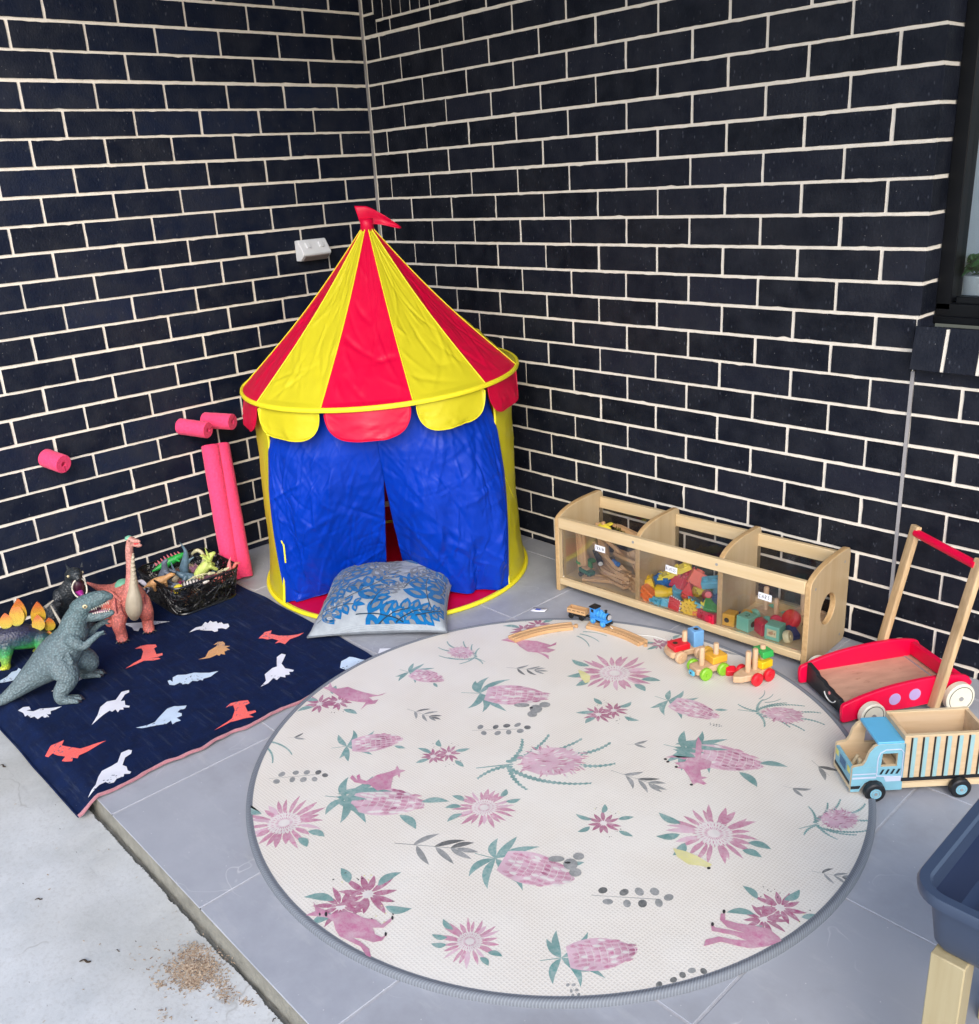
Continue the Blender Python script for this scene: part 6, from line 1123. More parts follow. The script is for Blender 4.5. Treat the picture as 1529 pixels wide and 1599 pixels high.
# ------------------------------------------------------------------ water table
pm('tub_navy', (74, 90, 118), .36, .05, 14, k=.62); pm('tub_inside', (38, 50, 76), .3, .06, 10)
def table():
    W, D, H, ht = .43, .36, .452, .110; r = .05; X, Y = 2.879, -1.418
    t = thing('water_table', 'dark blue plastic tub on pine legs at the lower right corner', 'water table', (X, Y, 0)); n = 8
    def ring(off, z): return [(x, y, z) for x, y in rr(W - 2 * off, D - 2 * off, max(.012, r - off), n, W / 2, D / 2)]
    L = [(.0, H - .014), (-.0015, H - .004), (.001, H), (.013, H), (.0165, H - .003), (.017, H - .016)]
    k = len(ring(0, 0)); m = MB(); out = [(.016, H - .016), (.0165, H - .03), (.030, H - ht + .012), (.040, H - ht)]
    prof = [(.040, H - ht), (.030, H - ht + .014), (.019, H - .024), (.0175, H - .017), (.0015, H - .016), (.0, H - .006), (.003, H), (.016, H), (.0195, H - .004), (.022, H - .03)]
    inn = [(.022, H - .03), (.0235, H - .034), (.036, H - ht + .018), (.05, H - ht + .008)]
    def sweep(pr, cap):
        m = MB(); vs = [p for o, z in pr for p in ring(o, z)]; fs = [(i * k + j, i * k + (j + 1) % k, (i + 1) * k + (j + 1) % k, (i + 1) * k + j) for i in range(len(pr) - 1) for j in range(k)]
        if cap == 0: fs.append(tuple(range(k))[::-1])
        else: fs.append(tuple(range((len(pr) - 1) * k, len(pr) * k)))
        m.add(vs, fs); return m
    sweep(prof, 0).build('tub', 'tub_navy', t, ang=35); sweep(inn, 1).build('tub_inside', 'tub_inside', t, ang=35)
    for x in (.058, W - .058):
        for y in (.045, D - .045): m = MB(); m.box((x, y, (H - ht) / 2 - .001), (.046, .038, H - ht - .002)); m.build('leg', 'pine', t, bevel=.002)
table()

# ------------------------------------------------------------------ toy dinosaurs on the blanket
skin('rex_skin', [(0, (118, 138, 144)), (.5, (108, 130, 137)), (1, (98, 126, 130))], 2, 0, .3, 150, .9, .003, .55)
skin('black_rex_skin', [(0, (26, 40, 52)), (.6, (20, 30, 40)), (1, (34, 46, 54))], 2, 0, .25, 130, .9, .003, .4)
skin('brachio_skin', [(0, (238, 118, 104)), (.45, (240, 136, 122)), (.62, (236, 150, 140)), (1, (226, 160, 146))], 2, 0, .36, 150, .6, .002, .5, .2)
skin('stego_skin', [(0, (226, 226, 60)), (.22, (150, 206, 66)), (.42, (62, 178, 92)), (.62, (34, 84, 92)), (.8, (30, 36, 76)), (1, (28, 32, 70))], 2, .0, .125, 150, .6, .002, .42, .25)
skin('plate_skin', [(0, (70, 120, 70)), (.12, (240, 214, 50)), (.55, (250, 190, 40)), (.85, (244, 130, 40)), (1, (236, 112, 40))], 2, 0, 1, 40, .1, .001, .4, .15)
pm('brachio_belly', (190, 176, 152), .5, .1, 40, 160, .5, .0015, k=.9); pm('brachio_green', (124, 190, 160), .5, .12, 40, k=.9); pm('claw', (40, 32, 40), .3, .1, 50); pm('claw_pale', (196, 190, 176), .4, .1, 50); pm('mouth_dark', (60, 20, 40), .35, .2, 60); pm('mouth_mauve', (150, 110, 128), .4, .15, 60); pm('tongue_purple', (150, 34, 128), .3, .15, 60); pm('teeth', (232, 226, 208), .4, .08, 80, k=.9); pm('eye_gold', (206, 190, 150), .2, .1, 50); pm('eye_black', (12, 12, 14), .15, .1, 50); pm('crease_brown', (120, 48, 56), .6, .2, 40)
def part(t, name, mat, fn, rm=.0026, sm=5, **k):
    m = MB(); fn(m); return m.build(name, mat, t, remesh=rm, sm=sm, **k)
def teeth(t, A, Bp, n, L, d, r=.0016):
    m = MB(); A, Bp, d = V(A), V(Bp), V(d)
    for i in range(n): p = A.lerp(Bp, (i + .5) / n); m.tube([p, p + d * L * (.7 + .5 * ((i * 7) % 3) / 2)], [r, .0003], 6)
    return m.build('teeth', 'teeth', t)
BZ = .006
def rex():
    t = thing('toy_dinosaur', 'grey rubber tyrannosaur standing on two legs with open jaws, nearest the slab', 'toy dinosaur', (.62, -1.73, BZ), atan2(.85, .52))
    def body(m):
        limb(m, [(-.262, -.030, .012, .011), (-.225, -.022, .018, .016), (-.182, -.012, .040, .025), (-.133, -.004, .072, .039), (-.085, 0, .103, .054), (-.045, 0, .136, .058), (-.008, 0, .178, .047), (.010, 0, .222, .036), (.030, 0, .252, .031)], 18, 5)
        limb(m, [(.030, 0, .262, .029), (.052, 0, .276, .027), (.080, 0, .285, .024), (.104, 0, .290, .019), (.120, 0, .288, .011)], 14, 4)      # upper jaw
        m.ell((.056, -.020, .279), (.012, .007, .008)); m.ell((.056, .020, .279), (.012, .007, .008))
        limb(m, [(.030, 0, .244, .022), (.055, 0, .234, .017), (.085, 0, .2305, .0135), (.116, 0, .236, .009)], 12, 4)      # lower jaw
        for s in (-1, 1):
            y = .042 * s; fx = -.022 if s < 0 else .020; fy = -.066 if s < 0 else .078
            limb(m, [(-.045, y * .75, .108, .042), (-.030 + (0 if s < 0 else .03), y * 1.15, .078, .036), ((-.034 if s < 0 else .012), y * 1.3, .058, .028), ((-.052 if s < 0 else -.012), fy * .95, .036, .0215), ((-.054 if s < 0 else -.014), fy, .018, .019)], 14, 4)
            hx = -.054 if s < 0 else -.016
            for dx, dy in ((.046, -.014), (.052, .001), (.044, .016)): limb(m, [(hx, fy, .012, .0155), (hx + dx * .6, fy + dy * .7, .009, .0095), (hx + dx, fy + dy, .006, .0065)], 10, 3)
            sh_ = (.002, .034 * s, .184); el = (.034, .046 * s, .163); ha = (.078, .040 * s, .192)
            limb(m, [(*sh_, .024), (.018, .043 * s, .170, .018), (*el, .0125), (.056, .044 * s, .178, .0095), (*ha, .0085)], 10, 3)
            for dz, dy in ((.006, .0), (-.004, -.006 * s)): limb(m, [(*ha, .006), (ha[0] + .014, ha[1] + dy, ha[2] + dz, .0038)], 8, 2)
        for i in range(7): a = rad(200 + 28 * i); limb(m, [(-.036 + .030 * cos(a), -.052, .128 + .026 * sin(a), .006), (-.036 + .030 * cos(a + .5), -.052, .128 + .026 * sin(a + .5), .006)], 6, 2)
    part(t, 'body', 'rex_skin', body, .0022, 3)
    m = MB(); m.ell((.060, 0, .257), (.030, .017, .011)); m.build('mouth', 'mouth_dark', t); m = MB(); limb(m, [(.045, 0, .2475, .008), (.08, 0, .2435, .007), (.104, 0, .244, .004)], 8, 3); m.build('tongue', 'mouth_mauve', t)
    for s in (-1, 1):
        teeth(t, (.066, .0185 * s, .264), (.117, .008 * s, .277), 9, .008, (0, 0, -1), .0019); teeth(t, (.066, .0145 * s, .246), (.114, .006 * s, .243), 8, .006, (0, 0, 1), .0016)
        m = MB(); m.ell((.054, .0265 * s, .2775), (.0072, .0036, .0064)); e = m.build('eye', 'eye_gold', t); m = MB(); m.ell((.0545, .0292 * s, .2775), (.0030, .0014, .0032)); m.build('pupil', 'eye_black', e)
        m = MB(); hx = -.054 if s < 0 else -.016; fy = -.066 if s < 0 else .078
        for dx, dy in ((.046, -.014), (.052, .001), (.044, .016)): m.tube([(hx + dx, fy + dy, .007), (hx + dx + .006, fy + dy, .007), (hx + dx + .012, fy + dy, .002)], [.005, .004, .0006], 8)
        m.build('claws', 'claw', t); m = MB()
        for dz, dy in ((.006, .0), (-.004, -.006 * s)): m.tube([(.091, .04 * s + dy, .192 + dz), (.099, .04 * s + dy, .190 + dz)], [.003, .0005], 6)
        m.build('claws', 'claw', t)
rex()
def black_rex():
    t = thing('toy_dinosaur', 'black toy dinosaur with a wide open purple mouth, between the grey and pink ones', 'toy dinosaur', (.25, -1.60, BZ), atan2(-.345, .94))
    # local x toward the camera, y to the right in the photo
    def body(m):
        limb(m, [(-.20, -.02, .02, .010), (-.14, -.02, .04, .02), (-.09, -.025, .075, .034), (-.05, -.022, .115, .040), (-.018, -.004, .160, .036), (-.005, .018, .190, .030)], 16, 4)
        limb(m, [(-.012, .014, .212, .027), (.010, .022, .226, .0245), (.032, .028, .228, .0195), (.046, .031, .224, .012)], 12, 3)
        limb(m, [(-.008, .016, .176, .022), (.018, .024, .156, .017), (.034, .029, .148, .013), (.042, .032, .148, .009)], 12, 3)
        for s in (-1, 1):
            limb(m, [(-.07, -.022 + .045 * s, .085, .034), (-.045, -.022 + .055 * s, .05, .024), (-.06, -.022 + .058 * s, .02, .017), (-.02, -.022 + .058 * s, .008, .012)], 12, 3)
            limb(m, [(-.02, -.004 + .036 * s, .158, .018), (.008, .0 + .05 * s, .135, .012), (.034, .004 + .044 * s, .142, .008), (.046, .004 + .04 * s, .148, .005)], 10, 3)
        for i in range(5): z = .10 + .028 * i; m.tube([(-.085 + .02 * i, -.025 + .008 * i, z + .02), (-.105 + .02 * i, -.03 + .008 * i, z + .042)], [.008, .001], 6)
        for s in (-.018, .022): m.tube([(-.015, .024 + s, .236), (-.028, .022 + s * 1.3, .252)], [.006, .001], 6)
    part(t, 'body', 'black_rex_skin', body, .0025, 3)
    m = MB(); m.ell((.022, .0255, .191), (.020, .0185, .028)); m.build('mouth', 'mouth_dark', t); m = MB(); limb(m, [(.015, .022, .176, .013), (.036, .028, .168, .011), (.048, .032, .165, .007)], 10, 3); m.build('tongue', 'tongue_purple', t)
    d = V((.96, .28, 0)); s = V((-.28, .96, 0)); c = V((.034, .028, .188)); m = MB(); P = []
    for i in range(33):
        a = 2 * pi * i / 32; P.append(c + s * (.0225 * cos(a)) + V((0, 0, .034 * sin(a))) + d * (.012 * abs(sin(a)) + .002))
    m.tube(P, .0024, 6, caps=False); m.build('gums', 'teeth', t)
    for q in (-1, 1): m = MB(); m.ell(c + s * (.0225 * q) + V((0, 0, .042)) - d * .012, .0045); m.build('eye', 'eye_gold', t)
black_rex()
def brachio():
    t = thing('toy_dinosaur', 'pink long necked toy dinosaur facing forward beside the black basket', 'toy dinosaur', (.40, -1.47, BZ), atan2(-.338, .941))
    # local x toward the camera, y to the right in the photo
    def body(m):
        limb(m, [(-.245, -.125, .128, .004), (-.20, -.090, .118, .012), (-.155, -.048, .112, .028), (-.11, -.020, .116, .047), (-.06, -.004, .118, .055), (-.015, .004, .126, .050), (.010, .010, .150, .038), (.014, .013, .185, .0235), (.012, .018, .225, .0155), (.010, .022, .262, .0135), (.010, .027, .308, .0125), (.012, .034, .332, .0125)], 18, 5)
        m.ell((.014, .036, .340), (.013, .0135, .0145)); limb(m, [(.016, .038, .342, .010), (.024, .052, .338, .0085), (.028, .060, .336, .006)], 10, 3); limb(m, [(.016, .040, .328, .0075), (.026, .056, .3225, .0068), (.030, .064, .3225, .005)], 10, 3)
        for sx, sy, fx, fy in ((.0, -.040, .010, -.047), (.0, .038, -.018, .040)):
            limb(m, [(sx - .008, sy * .8, .118, .032), (sx, sy * 1.05, .082, .026), (fx, fy * 1.06, .055, .0215), (fx + .002, fy, .028, .0185), (fx + .005, fy, .012, .0195)], 14, 3); m.ell((fx + .010, fy, .009), (.020, .0185, .009))
        for s in (-1, 1): limb(m, [(-.12, -.02 + .036 * s, .105, .034), (-.125, -.02 + .052 * s, .065, .025), (-.135, -.02 + .056 * s, .03, .018), (-.13, -.02 + .056 * s, .012, .018)], 12, 3)
        for i in range(6): z = .150 - .011 * i; limb(m, [(.030 - .004 * i, -.030 - .003 * i, z, .006), (-.04, -.053, z - .004 + .012, .006)], 6, 2)
    part(t, 'body', 'brachio_skin', body, .0024, 3)
    m = MB(); limb(m, [(.0255, .036, .298, .0035), (.0245, .0285, .262, .007), (.0275, .024, .225, .0095), (.030, .017, .185, .0155), (.036, .012, .150, .0245), (.036, .006, .112, .0265), (.026, .004, .086, .018)], 14, 4)
    for i in range(16): z = .30 - .0135 * i; m.tube([(.029 + .004 * (i > 8), .034 - .0016 * i - .006 - .0006 * i, z), (.0325 + .0016 * i, .034 - .0016 * i, z - .003), (.029 + .004 * (i > 8), .034 - .0016 * i + .006 + .0006 * i, z)],   .0012, 5)
    m.build('throat_and_belly', 'brachio_belly', t, remesh=.0022, sm=2)
    m = MB(); m.ell((-.075, -.012, .150), (.045, .030, .0285)); m.build('back_patch', 'brachio_green', t); m = MB(); m.ell((.010, .032, .3475), (.0115, .012, .0085)); m.build('head_patch', 'brachio_green', t)
    m = MB(); m.ell((.026, .053, .3305), (.006, .010, .0035)); m.build('mouth', 'paint_red', t); m = MB(); m.tube([(.013, -.043, .155), (.026, -.046, .120), (.018, -.046, .096)], .0022, 5); m.tube([(.022, -.028, .15), (.031, -.030, .115), (.030, -.022, .09)], .0018, 5); m.tube([(.022, .045, .150), (.028, .045, .118)], .002, 5); m.build('creases', 'crease_brown', t)
    m = MB(); m.ell((.0245, .0315, .343), .0026); m.ell((.006, .0475, .344), .0026); m.build('eyes', 'eye_black', t)
    for fx, fy in ((.010, -.047), (-.018, .040)):
        m = MB()
        for i in range(5): a = rad(-60 + 30 * i); m.tube([(fx + .006 + .019 * cos(a), fy + .017 * sin(a), .008), (fx + .006 + .029 * cos(a), fy + .026 * sin(a), .003)], [.0042, .0008], 7)
        m.build('claws', 'claw', t)
brachio()
def stego():
    t = thing('toy_dinosaur', 'green and navy toy stegosaur with orange back plates at the left edge', 'toy dinosaur', (.27, -1.80, BZ), atan2(.974, .228))
    # local x to the right in the photo, y away from the camera
    def body(m):
        limb(m, [(-.175, 0, .035, .012), (-.14, 0, .045, .018), (-.10, 0, .062, .028), (-.045, 0, .085, .036), (.006, 0, .084, .042), (.050, 0, .068, .036), (.085, .004, .052, .024), (.115, .012, .052, .015), (.145, .022, .075, .009), (.165, .03, .10, .004)], 16, 4)
        m.ell((-.185, 0, .032), (.022, .013, .012))
        for x, s in ((-.045, -1), (-.05, 1), (.060, -1), (.060, 1)): limb(m, [(x + .012, .024 * s, .066, .025), (x + .004, .032 * s, .040, .018), (x, .034 * s, .020, .014), (x + (.0 if s < 0 else .01), .034 * s, .008, .0135)], 12, 3); m.ell((x - .006, .035 * s, .006), (.018, .013, .0065))
    part(t, 'body', 'stego_skin', body, .0024, 3)
    for x, z, h, w_, y in ((-.058, .112, .045, .030, -.006), (-.020, .122, .050, .038, -.010), (.012, .120, .074, .044, -.008), (.020, .118, .088, .044, .014), (.068, .088, .052, .038, -.012), (.072, .098, .082, .044, .014), (.100, .072, .046, .034, .008), (.094, .062, .018, .017, -.012)):
        m = MB(); P = [(0, 0), (.36, .14), (.5, .42), (.36, .74), (.06, 1), (-.1, .98), (-.4, .7), (-.5, .40), (-.34, .12)]; P = [(p.x, p.y) for p in smoothpath([(a, b, 0) for a, b in P + P[:1]], 3)[:-1]]
        m.prism(P, -.0025, .0025, 0, Matrix(((1, 0, 0, 0), (0, 0, -1, 0), (0, 1, 0, 0), (0, 0, 0, 1)))); o = m.build('back_plate', 'plate_skin', t, ang=50); o.location = (x, y, z); o.scale = (w_, 1.3, h); o.rotation_euler = (rad(-14 if y < 0 else 6), rad(8), 0)
    for a, b in (((.150, .024, .085), (.172, .006, .128)), ((.155, .028, .09), (.188, .05, .120)), ((.140, .02, .07), (.118, .05, .150)), ((.10, .03, .145), (.132, .05, .155))): m = MB(); m.tube([a, b], [.0058, .0022], 8); m.build('tail_spike', 'claw_pale', t)
    m = MB()
    for i in range(3): m.tube([(-.058 - .006, -.041 + .010 * i, .006), (-.069, -.043 + .010 * i, .003)], [.004, .0008], 6)
    m.build('claws', 'claw_pale', t)
stego()

# ------------------------------------------------------------------ basket of small animals
pm('basket_black', (14, 15, 18), .3, .1, 60, spec=.6)
def basket():
    t = thing('basket', 'black open weave plastic basket full of small toy animals', 'basket', (.25, -1.192, BZ)); rn = random.Random(9); H = .112
    def wallp(s, z):       # s in 0..1 round the rim
        k = z / H; w_, d = .268 + .034 * k, .232 + .034 * k; P = rr(w_, d, .045, 6); n = len(P); L = [hypot(P[(i + 1) % n][0] - P[i][0], P[(i + 1) % n][1] - P[i][1]) for i in range(n)]; q = (s % 1) * sum(L); i = 0
        while q > L[i]: q -= L[i]; i = (i + 1) % n
        a, b = P[i], P[(i + 1) % n]; u = q / L[i] if L[i] else 0; return V((a[0] + (b[0] - a[0]) * u, a[1] + (b[1] - a[1]) * u, z))
    m = MB()
    for i in range(1250):
        s, z = rn.random(), rn.uniform(0, H); a = rn.choice([rn.uniform(-.5, .5), rn.uniform(.9, 2.2), rn.uniform(2.3, 3.0)]) ; L = rn.uniform(.025, .055); c = 1 / 1.05
        P = []
        for k in range(4): q = (k / 3 - .5) * L; zz = min(H, max(.002, z + q * sin(a))); P.append(wallp(s + q * cos(a) * c, zz))
        m.tube(P, rn.uniform(.0014, .0022), 4)
    m.build('lattice', 'basket_black', t, smooth=False)
    m = MB(); P = [wallp(i / 80, H) for i in range(81)]; m.tube(P, .0042, 7, caps=False); m.build('rim', 'basket_black', t); m = MB(); m.tube([wallp(i / 80, .004) for i in range(81)], .004, 6, caps=False); m.prism([(p.x, p.y) for p in [wallp(i / 60, 0) for i in range(60)]], .001, .004); m.build('base', 'basket_black', t)
basket()
CR = dict(green=(40, 170, 70), steel=(96, 124, 142), grey=(98, 108, 124), tan=(222, 168, 112), orca=(214, 210, 222), lime=(206, 222, 120), magenta=(150, 40, 96), zebra=(220, 214, 206), rose=(224, 130, 130), plum=(140, 96, 118), bone=(206, 200, 160), brown=(140, 92, 70), coral=(210, 110, 100), cream=(226, 206, 170), dark=(46, 48, 56))
for k_, c_ in CR.items(): pm('toy_' + k_, c_, .42, .3, 70, 300, .4, .001, k=.9)
pm('toy_red_spike', (176, 60, 76), .45, .2, 60, k=.9)
def critter(kind, label, cat, loc, rot, mat, s=1., extra=None):
    t = thing('toy_animal' if cat == 'toy animal' else 'toy_dinosaur', label, cat, loc, rot=tuple(rad(a) for a in rot), group=None); m = MB()
    if kind == 'quad':
        limb(m, [(-.040, 0, .030, .010), (-.020, 0, .032, .0165), (.010, 0, .032, .0165), (.030, 0, .036, .011), (.048, 0, .042, .0095), (.060, 0, .038, .006)], 12, 3); limb(m, [(-.04, 0, .032, .006), (-.062, 0, .024, .0025)], 8, 2)
        for x in (-.025, .02):
            for y in (-.011, .011): limb(m, [(x, y, .026, .008), (x, y * 1.15, .012, .006), (x, y * 1.15, .002, .0062)], 8, 2)
    elif kind == 'long':
        limb(m, [(-.10, 0, .06, .002), (-.075, .004, .032, .006), (-.045, 0, .024, .012), (-.01, 0, .026, .019), (.02, 0, .03, .015), (.045, 0, .046, .009), (.062, -.004, .070, .007), (.074, 0, .088, .0075), (.088, 0, .086, .005)], 12, 3)
        for x in (-.028, .014):
            for y in (-.013, .013): limb(m, [(x, y, .022, .009), (x, y * 1.1, .004, .0065)], 8, 2)
    elif kind == 'tail': limb(m, [(0, 0, 0, .017), (.004, 0, .022, .0145), (.010, 0, .05, .0105), (.012, 0, .075, .0062), (.004, 0, .096, .0030), (-.003, 0, .110, .0006)], 12, 4); limb(m, [(.004, 0, .02, .009), (.022, 0, .042, .005), (.036, 0, .052, .002)], 8, 3)
    elif kind == 'fish': limb(m, [(-.05, 0, .018, .004), (-.025, 0, .020, .013), (.01, 0, .022, .0175), (.035, 0, .018, .011), (.05, 0, .015, .005)], 12, 3); m.tube([(-.05, -.02, .018), (-.045, 0, .018), (-.05, .02, .018)], [.001, .004, .001], 6); m.tube([(-.002, 0, .036), (-.012, 0, .056)], [.006, .001], 6)
    elif kind == 'lizard':
        limb(m, [(-.066, 0, .012, .003), (-.04, 0, .014, .009), (-.01, 0, .016, .0145), (.024, 0, .017, .0125), (.044, 0, .018, .009), (.06, 0, .017, .005)], 12, 3)
        for x in (-.02, .022):
            for y in (-1, 1): limb(m, [(x, .010 * y, .012, .006), (x + .006, .022 * y, .004, .004)], 8, 2)
    elif kind == 'neck': limb(m, [(0, 0, 0, .014), (.004, 0, .03, .009), (-.006, 0, .055, .007), (-.022, 0, .064, .007), (-.036, 0, .056, .0065), (-.046, 0, .044, .004)], 10, 4)
    elif kind == 'horn': limb(m, [(0, 0, 0, .0135), (.002, 0, .022, .0095), (.008, 0, .045, .005), (.018, 0, .064, .0008)], 10, 4)
    elif kind == 'spiky':
        m.ell((0, 0, .012), (.016, .014, .012)); rn = random.Random(4)
        for i in range(22): a, e = rn.uniform(0, 6.3), rn.uniform(.1, 1.4); d = V((cos(a) * cos(e), sin(a) * cos(e), sin(e))); c = V((0, 0, .012)); m.tube([c + d * .012, c + d * .026], [.0035, .0006], 5)
    elif kind == 'skel':
        m.tube(smoothpath([(-.05, 0, .01), (-.02, 0, .028), (.02, 0, .03), (.05, 0, .02)], 4), .003, 6)
        for x in (-.02, -.008, .004, .016): m.tube(smoothpath([(x, 0, .028), (x, .014, .016), (x, .008, .002)], 4), .002, 5); m.tube(smoothpath([(x, 0, .028), (x, -.014, .016), (x, -.008, .002)], 4), .002, 5)
        limb(m, [(.045, 0, .022, .008), (.066, 0, .018, .005)], 8, 2)
    o = m.build('body', mat, t, remesh=.0016 if kind not in ('spiky', 'skel') else 0, sm=2)
    if extra: extra(t)
    t.scale = (s, s, s); return t
def spikes(mat, n, x0, x1, z, L):
    def f(t):
        m = MB()
        for i in range(n): x = x0 + (x1 - x0) * i / (n - 1); k = 1 - abs(i / (n - 1) - .5); m.tube([(x, 0, z - .004), (x - .003, 0, z + L * k)], [.0055, .0012], 6, flat=(.5, 1))
        m.build('spikes', mat, t)
    return f
def ltop(t):
    m = MB(); m.tube([(.046, .006, .05), (.062, .010, .070)], [.0035, .0006], 6); m.tube([(.046, -.006, .05), (.062, -.010, .070)], [.0035, .0006], 6); m.ell((.036, 0, .046), (.004, .020, .018))
    for i in range(6): a = rad(-30 + 48 * i); m.tube([(.034, .017 * cos(a), .047 + .015 * sin(a)), (.033, .024 * cos(a), .047 + .022 * sin(a))], [.004, .0008], 5)
    m.build('frill_and_horns', 'toy_lime', t)
def zstripe(t):
    m = MB()
    for i in range(7): x = -.036 + .012 * i; m.tube([(x, .0172 * cos(a), .032 + .0172 * sin(a)) for a in [rad(-30 + 24 * j) for j in range(11)]], .0021, 5)
    m.build('stripes', 'toy_dark', t)
def orc(t): m = MB(); m.ell((.0, 0, .028), (.046, .0125, .0125)); m.build('black_back', 'toy_dark', t)
Z = .062 + BZ
critter('lizard', 'green spiny toy dinosaur with red back spikes at the back of the basket', 'toy dinosaur', (.150, -1.205, Z + .036), (-20, -16, 72), 'toy_green', 1.05, spikes('toy_red_spike', 8, -.045, .04, .028, .016))
critter('tail', 'blue grey toy tail standing straight up out of the basket', 'toy dinosaur', (.205, -1.190, Z + .020), (6, 4, 60), 'toy_steel', 1.12)
critter('quad', 'slate grey toy rhino lying at the front left of the basket', 'toy animal', (.305, -1.285, Z + .012), (100, 15, 150), 'toy_grey', 1.25)
critter('quad', 'slate grey toy elephant body standing on end beside the grey rhino', 'toy animal', (.262, -1.258, Z + .034), (10, -64, 40), 'toy_grey', 1.05)
critter('quad', 'tan toy lion at the left of the basket beside the killer whale', 'toy animal', (.250, -1.300, Z + .018), (30, -10, 70), 'toy_tan', .9)
critter('fish', 'black and white toy killer whale at the left rim of the basket', 'toy animal', (.178, -1.298, Z + .022), (160, 10, 30), 'toy_orca', 1.0, orc)
critter('quad', 'pale lime toy horned dinosaur lying on its back at the right of the basket', 'toy dinosaur', (.285, -1.122, Z + .020), (28, -46, 60), 'toy_lime', 1.18, ltop)
critter('spiky', 'magenta spiny toy urchin near the front corner of the basket', 'toy animal', (.345, -1.262, Z + .026), (0, 0, 0), 'toy_magenta', .72)
critter('spiky', 'plum coloured spiny toy in the middle of the basket', 'toy animal', (.252, -1.165, Z + .020), (0, 0, 40), 'toy_plum', 1.0)
critter('quad', 'black and white striped toy zebra at the front of the basket', 'toy animal', (.352, -1.232, Z + .024), (60, 0, 70), 'toy_zebra', .9, zstripe)
critter('skel', 'white toy skeleton lying across the front of the basket', 'toy dinosaur', (.352, -1.205, Z + .036), (30, 0, 80), 'toy_bone', .85)
critter('horn', 'pink toy horn pointing up at the right rim of the basket', 'toy dinosaur', (.382, -1.098, Z + .030), (0, -6, 60), 'toy_rose', 1.0)
critter('neck', 'bone coloured toy neck curving down behind the lime dinosaur', 'toy dinosaur', (.222, -1.120, Z + .024), (0, 10, 40), 'toy_bone', .95)
critter('lizard', 'brown toy lizard in the middle of the basket beside the blue tail', 'toy animal', (.205, -1.220, Z + .018), (10, 20, 130), 'toy_brown', .8)
critter('long', 'coral toy dinosaur under the pink horn in the basket', 'toy dinosaur', (.345, -1.125, Z - .004), (20, 0, 70), 'toy_coral', .85)
critter('long', 'dark blue grey toy dinosaur sunk below the blue tail in the basket', 'toy dinosaur', (.275, -1.205, Z - .004), (-30, 30, 60), 'toy_steel', .9)
critter('quad', 'cream toy animal buried at the back right of the basket', 'toy animal', (.175, -1.125, Z + .0), (60, 0, 20), 'toy_cream', .9)
critter('skel', 'small white toy skeleton standing at the right rim of the basket', 'toy dinosaur', (.352, -1.108, Z + .032), (70, -30, 20), 'toy_bone', .7)
critter('quad', 'plum and white toy animal half hidden in the right of the basket', 'toy animal', (.322, -1.158, Z + .002), (40, 10, 110), 'toy_plum', .85)
b_ = thing('toy_ball', 'pale yellow ball at the front corner of the basket', 'ball', (.362, -1.285, Z + .030)); m = MB(); m.ell((0, 0, 0), .0195, 0, None, 24, 16); m.build('ball_body', 'paint_lemon', b_); m = MB(); m.tube([(.0194 * cos(2 * pi * i / 40), .0194 * sin(2 * pi * i / 40), 0) for i in range(41)], .0006, 4, caps=False); m.build('seam', 'paint_amber', b_)
f_ = MB(); rn = random.Random(21)
for i in range(26): f_.ell((rn.uniform(.14, .37), rn.uniform(-1.29, -1.09), rn.uniform(.022, .058)), (rn.uniform(.014, .03), rn.uniform(.014, .03), rn.uniform(.012, .02)), rn.randrange(5), None, 10, 6)
tag(f_.build('toy_heap', ['toy_dark', 'toy_brown', 'toy_plum', 'toy_cream', 'toy_grey']), 'heap of small toys seen through the weave of the black basket', 'toys', kind='stuff')

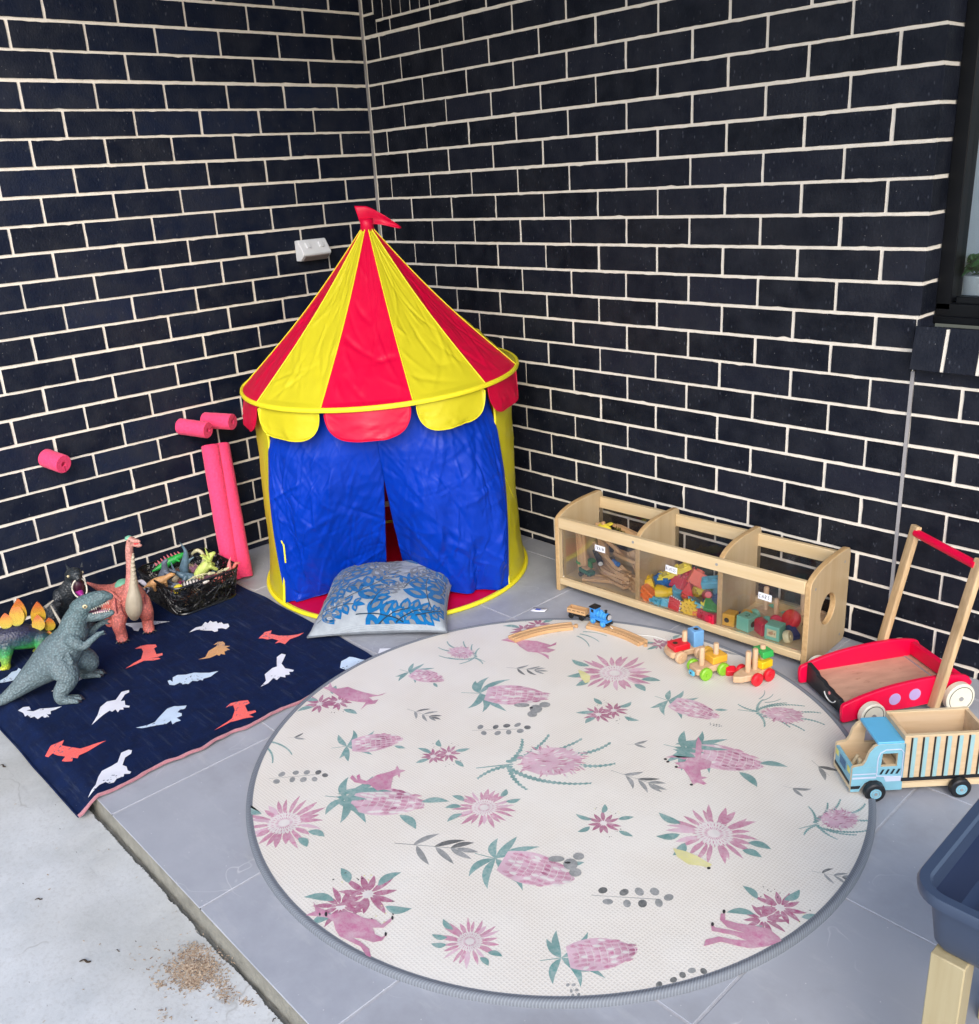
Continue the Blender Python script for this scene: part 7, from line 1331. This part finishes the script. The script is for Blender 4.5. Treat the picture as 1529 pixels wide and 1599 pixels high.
# ------------------------------------------------------------------ spilt sawdust and litter on the slab
for i_, c_ in enumerate(((186, 162, 136), (140, 114, 94), (206, 190, 170))): pm('shaving_%s' % ('tan', 'brown', 'pale')[i_], c_, .9, .2, 90, k=.85)
def debris():
    rn = random.Random(31); m = MB()
    def flake(x, y, z, L):
        a, e = rn.uniform(0, 2 * pi), rn.uniform(-.35, .35); d = V((cos(a) * cos(e), sin(a) * cos(e), sin(e))) * L; s = V((-sin(a), cos(a), 0)) * L * rn.uniform(.18, .4); c = V((x, y, z)); k = V((0, 0, L * .15))
        m.add([c - d - s, c + d - s, c + d + s, c - d + s, c - d - s + k, c + d - s + k, c + d + s + k, c - d + s + k], [(0, 3, 2, 1), (4, 5, 6, 7), (0, 1, 5, 4), (1, 2, 6, 5), (2, 3, 7, 6), (3, 0, 4, 7)], rn.choice([0, 0, 0, 1, 2]))
    for cx, cy, sx, sy, n in ((1.798, -1.992, .023, .021, 1900), (1.760, -1.966, .012, .010, 260), (1.826, -2.014, .012, .009, 260), (1.860, -1.972, .026, .008, 200), (1.902, -1.985, .012, .006, 70), (1.940, -1.962, .010, .006, 60), (1.786, -2.056, .005, .004, 60), (1.860, -2.082, .012, .006, 22), (1.80, -2.0, .09, .05, 120), (1.5, -2.1, .4, .12, 40)):
        for i in range(n):
            g1, g2 = rn.gauss(0, 1), rn.gauss(0, 1); r = g1 * g1 + g2 * g2
            flake(cx + g1 * sx + g2 * sx * .35, cy + g2 * sy, SLAB + .001 + max(0, .006 * (1 - r)) * (n > 400), rn.uniform(.001, .0030))
    tag(m.build('sawdust', ['shaving_tan', 'shaving_brown', 'shaving_pale'], smooth=False), 'scattered tan sawdust spilt on the white slab', 'sawdust', kind='stuff')
    for i, (x, y, a, L) in enumerate(((1.374, -2.140, .9, .016), (1.623, -2.137, .7, .024), (.779, -2.027, .3, .022), (2.017, -1.945, 1.9, .010), (1.644, -2.079, .4, .010))):
        t = thing('leaf_litter', ['dark curled leaf bit lying alone near the left edge of the slab', 'brown twig bit on the slab left of the sawdust', 'brown leaf bit by the blanket at the left edge of the slab', 'short black bit at the bottom edge of the slab', 'tiny dark bit between the curled leaf and the step'][i], 'leaf litter', (x, y, SLAB + .001), a)
        b = MB(); b.tube(smoothpath([(-L / 2, 0, .001), (-L * .1, L * .12, .003), (L * .25, -L * .05, .002), (L / 2, L * .1, .001)], 4), [.0004] + [L * .09] * 11 + [.0004], 6, flat=(1, .35)); b.build('leaf', 'hole_dark', t)
debris()
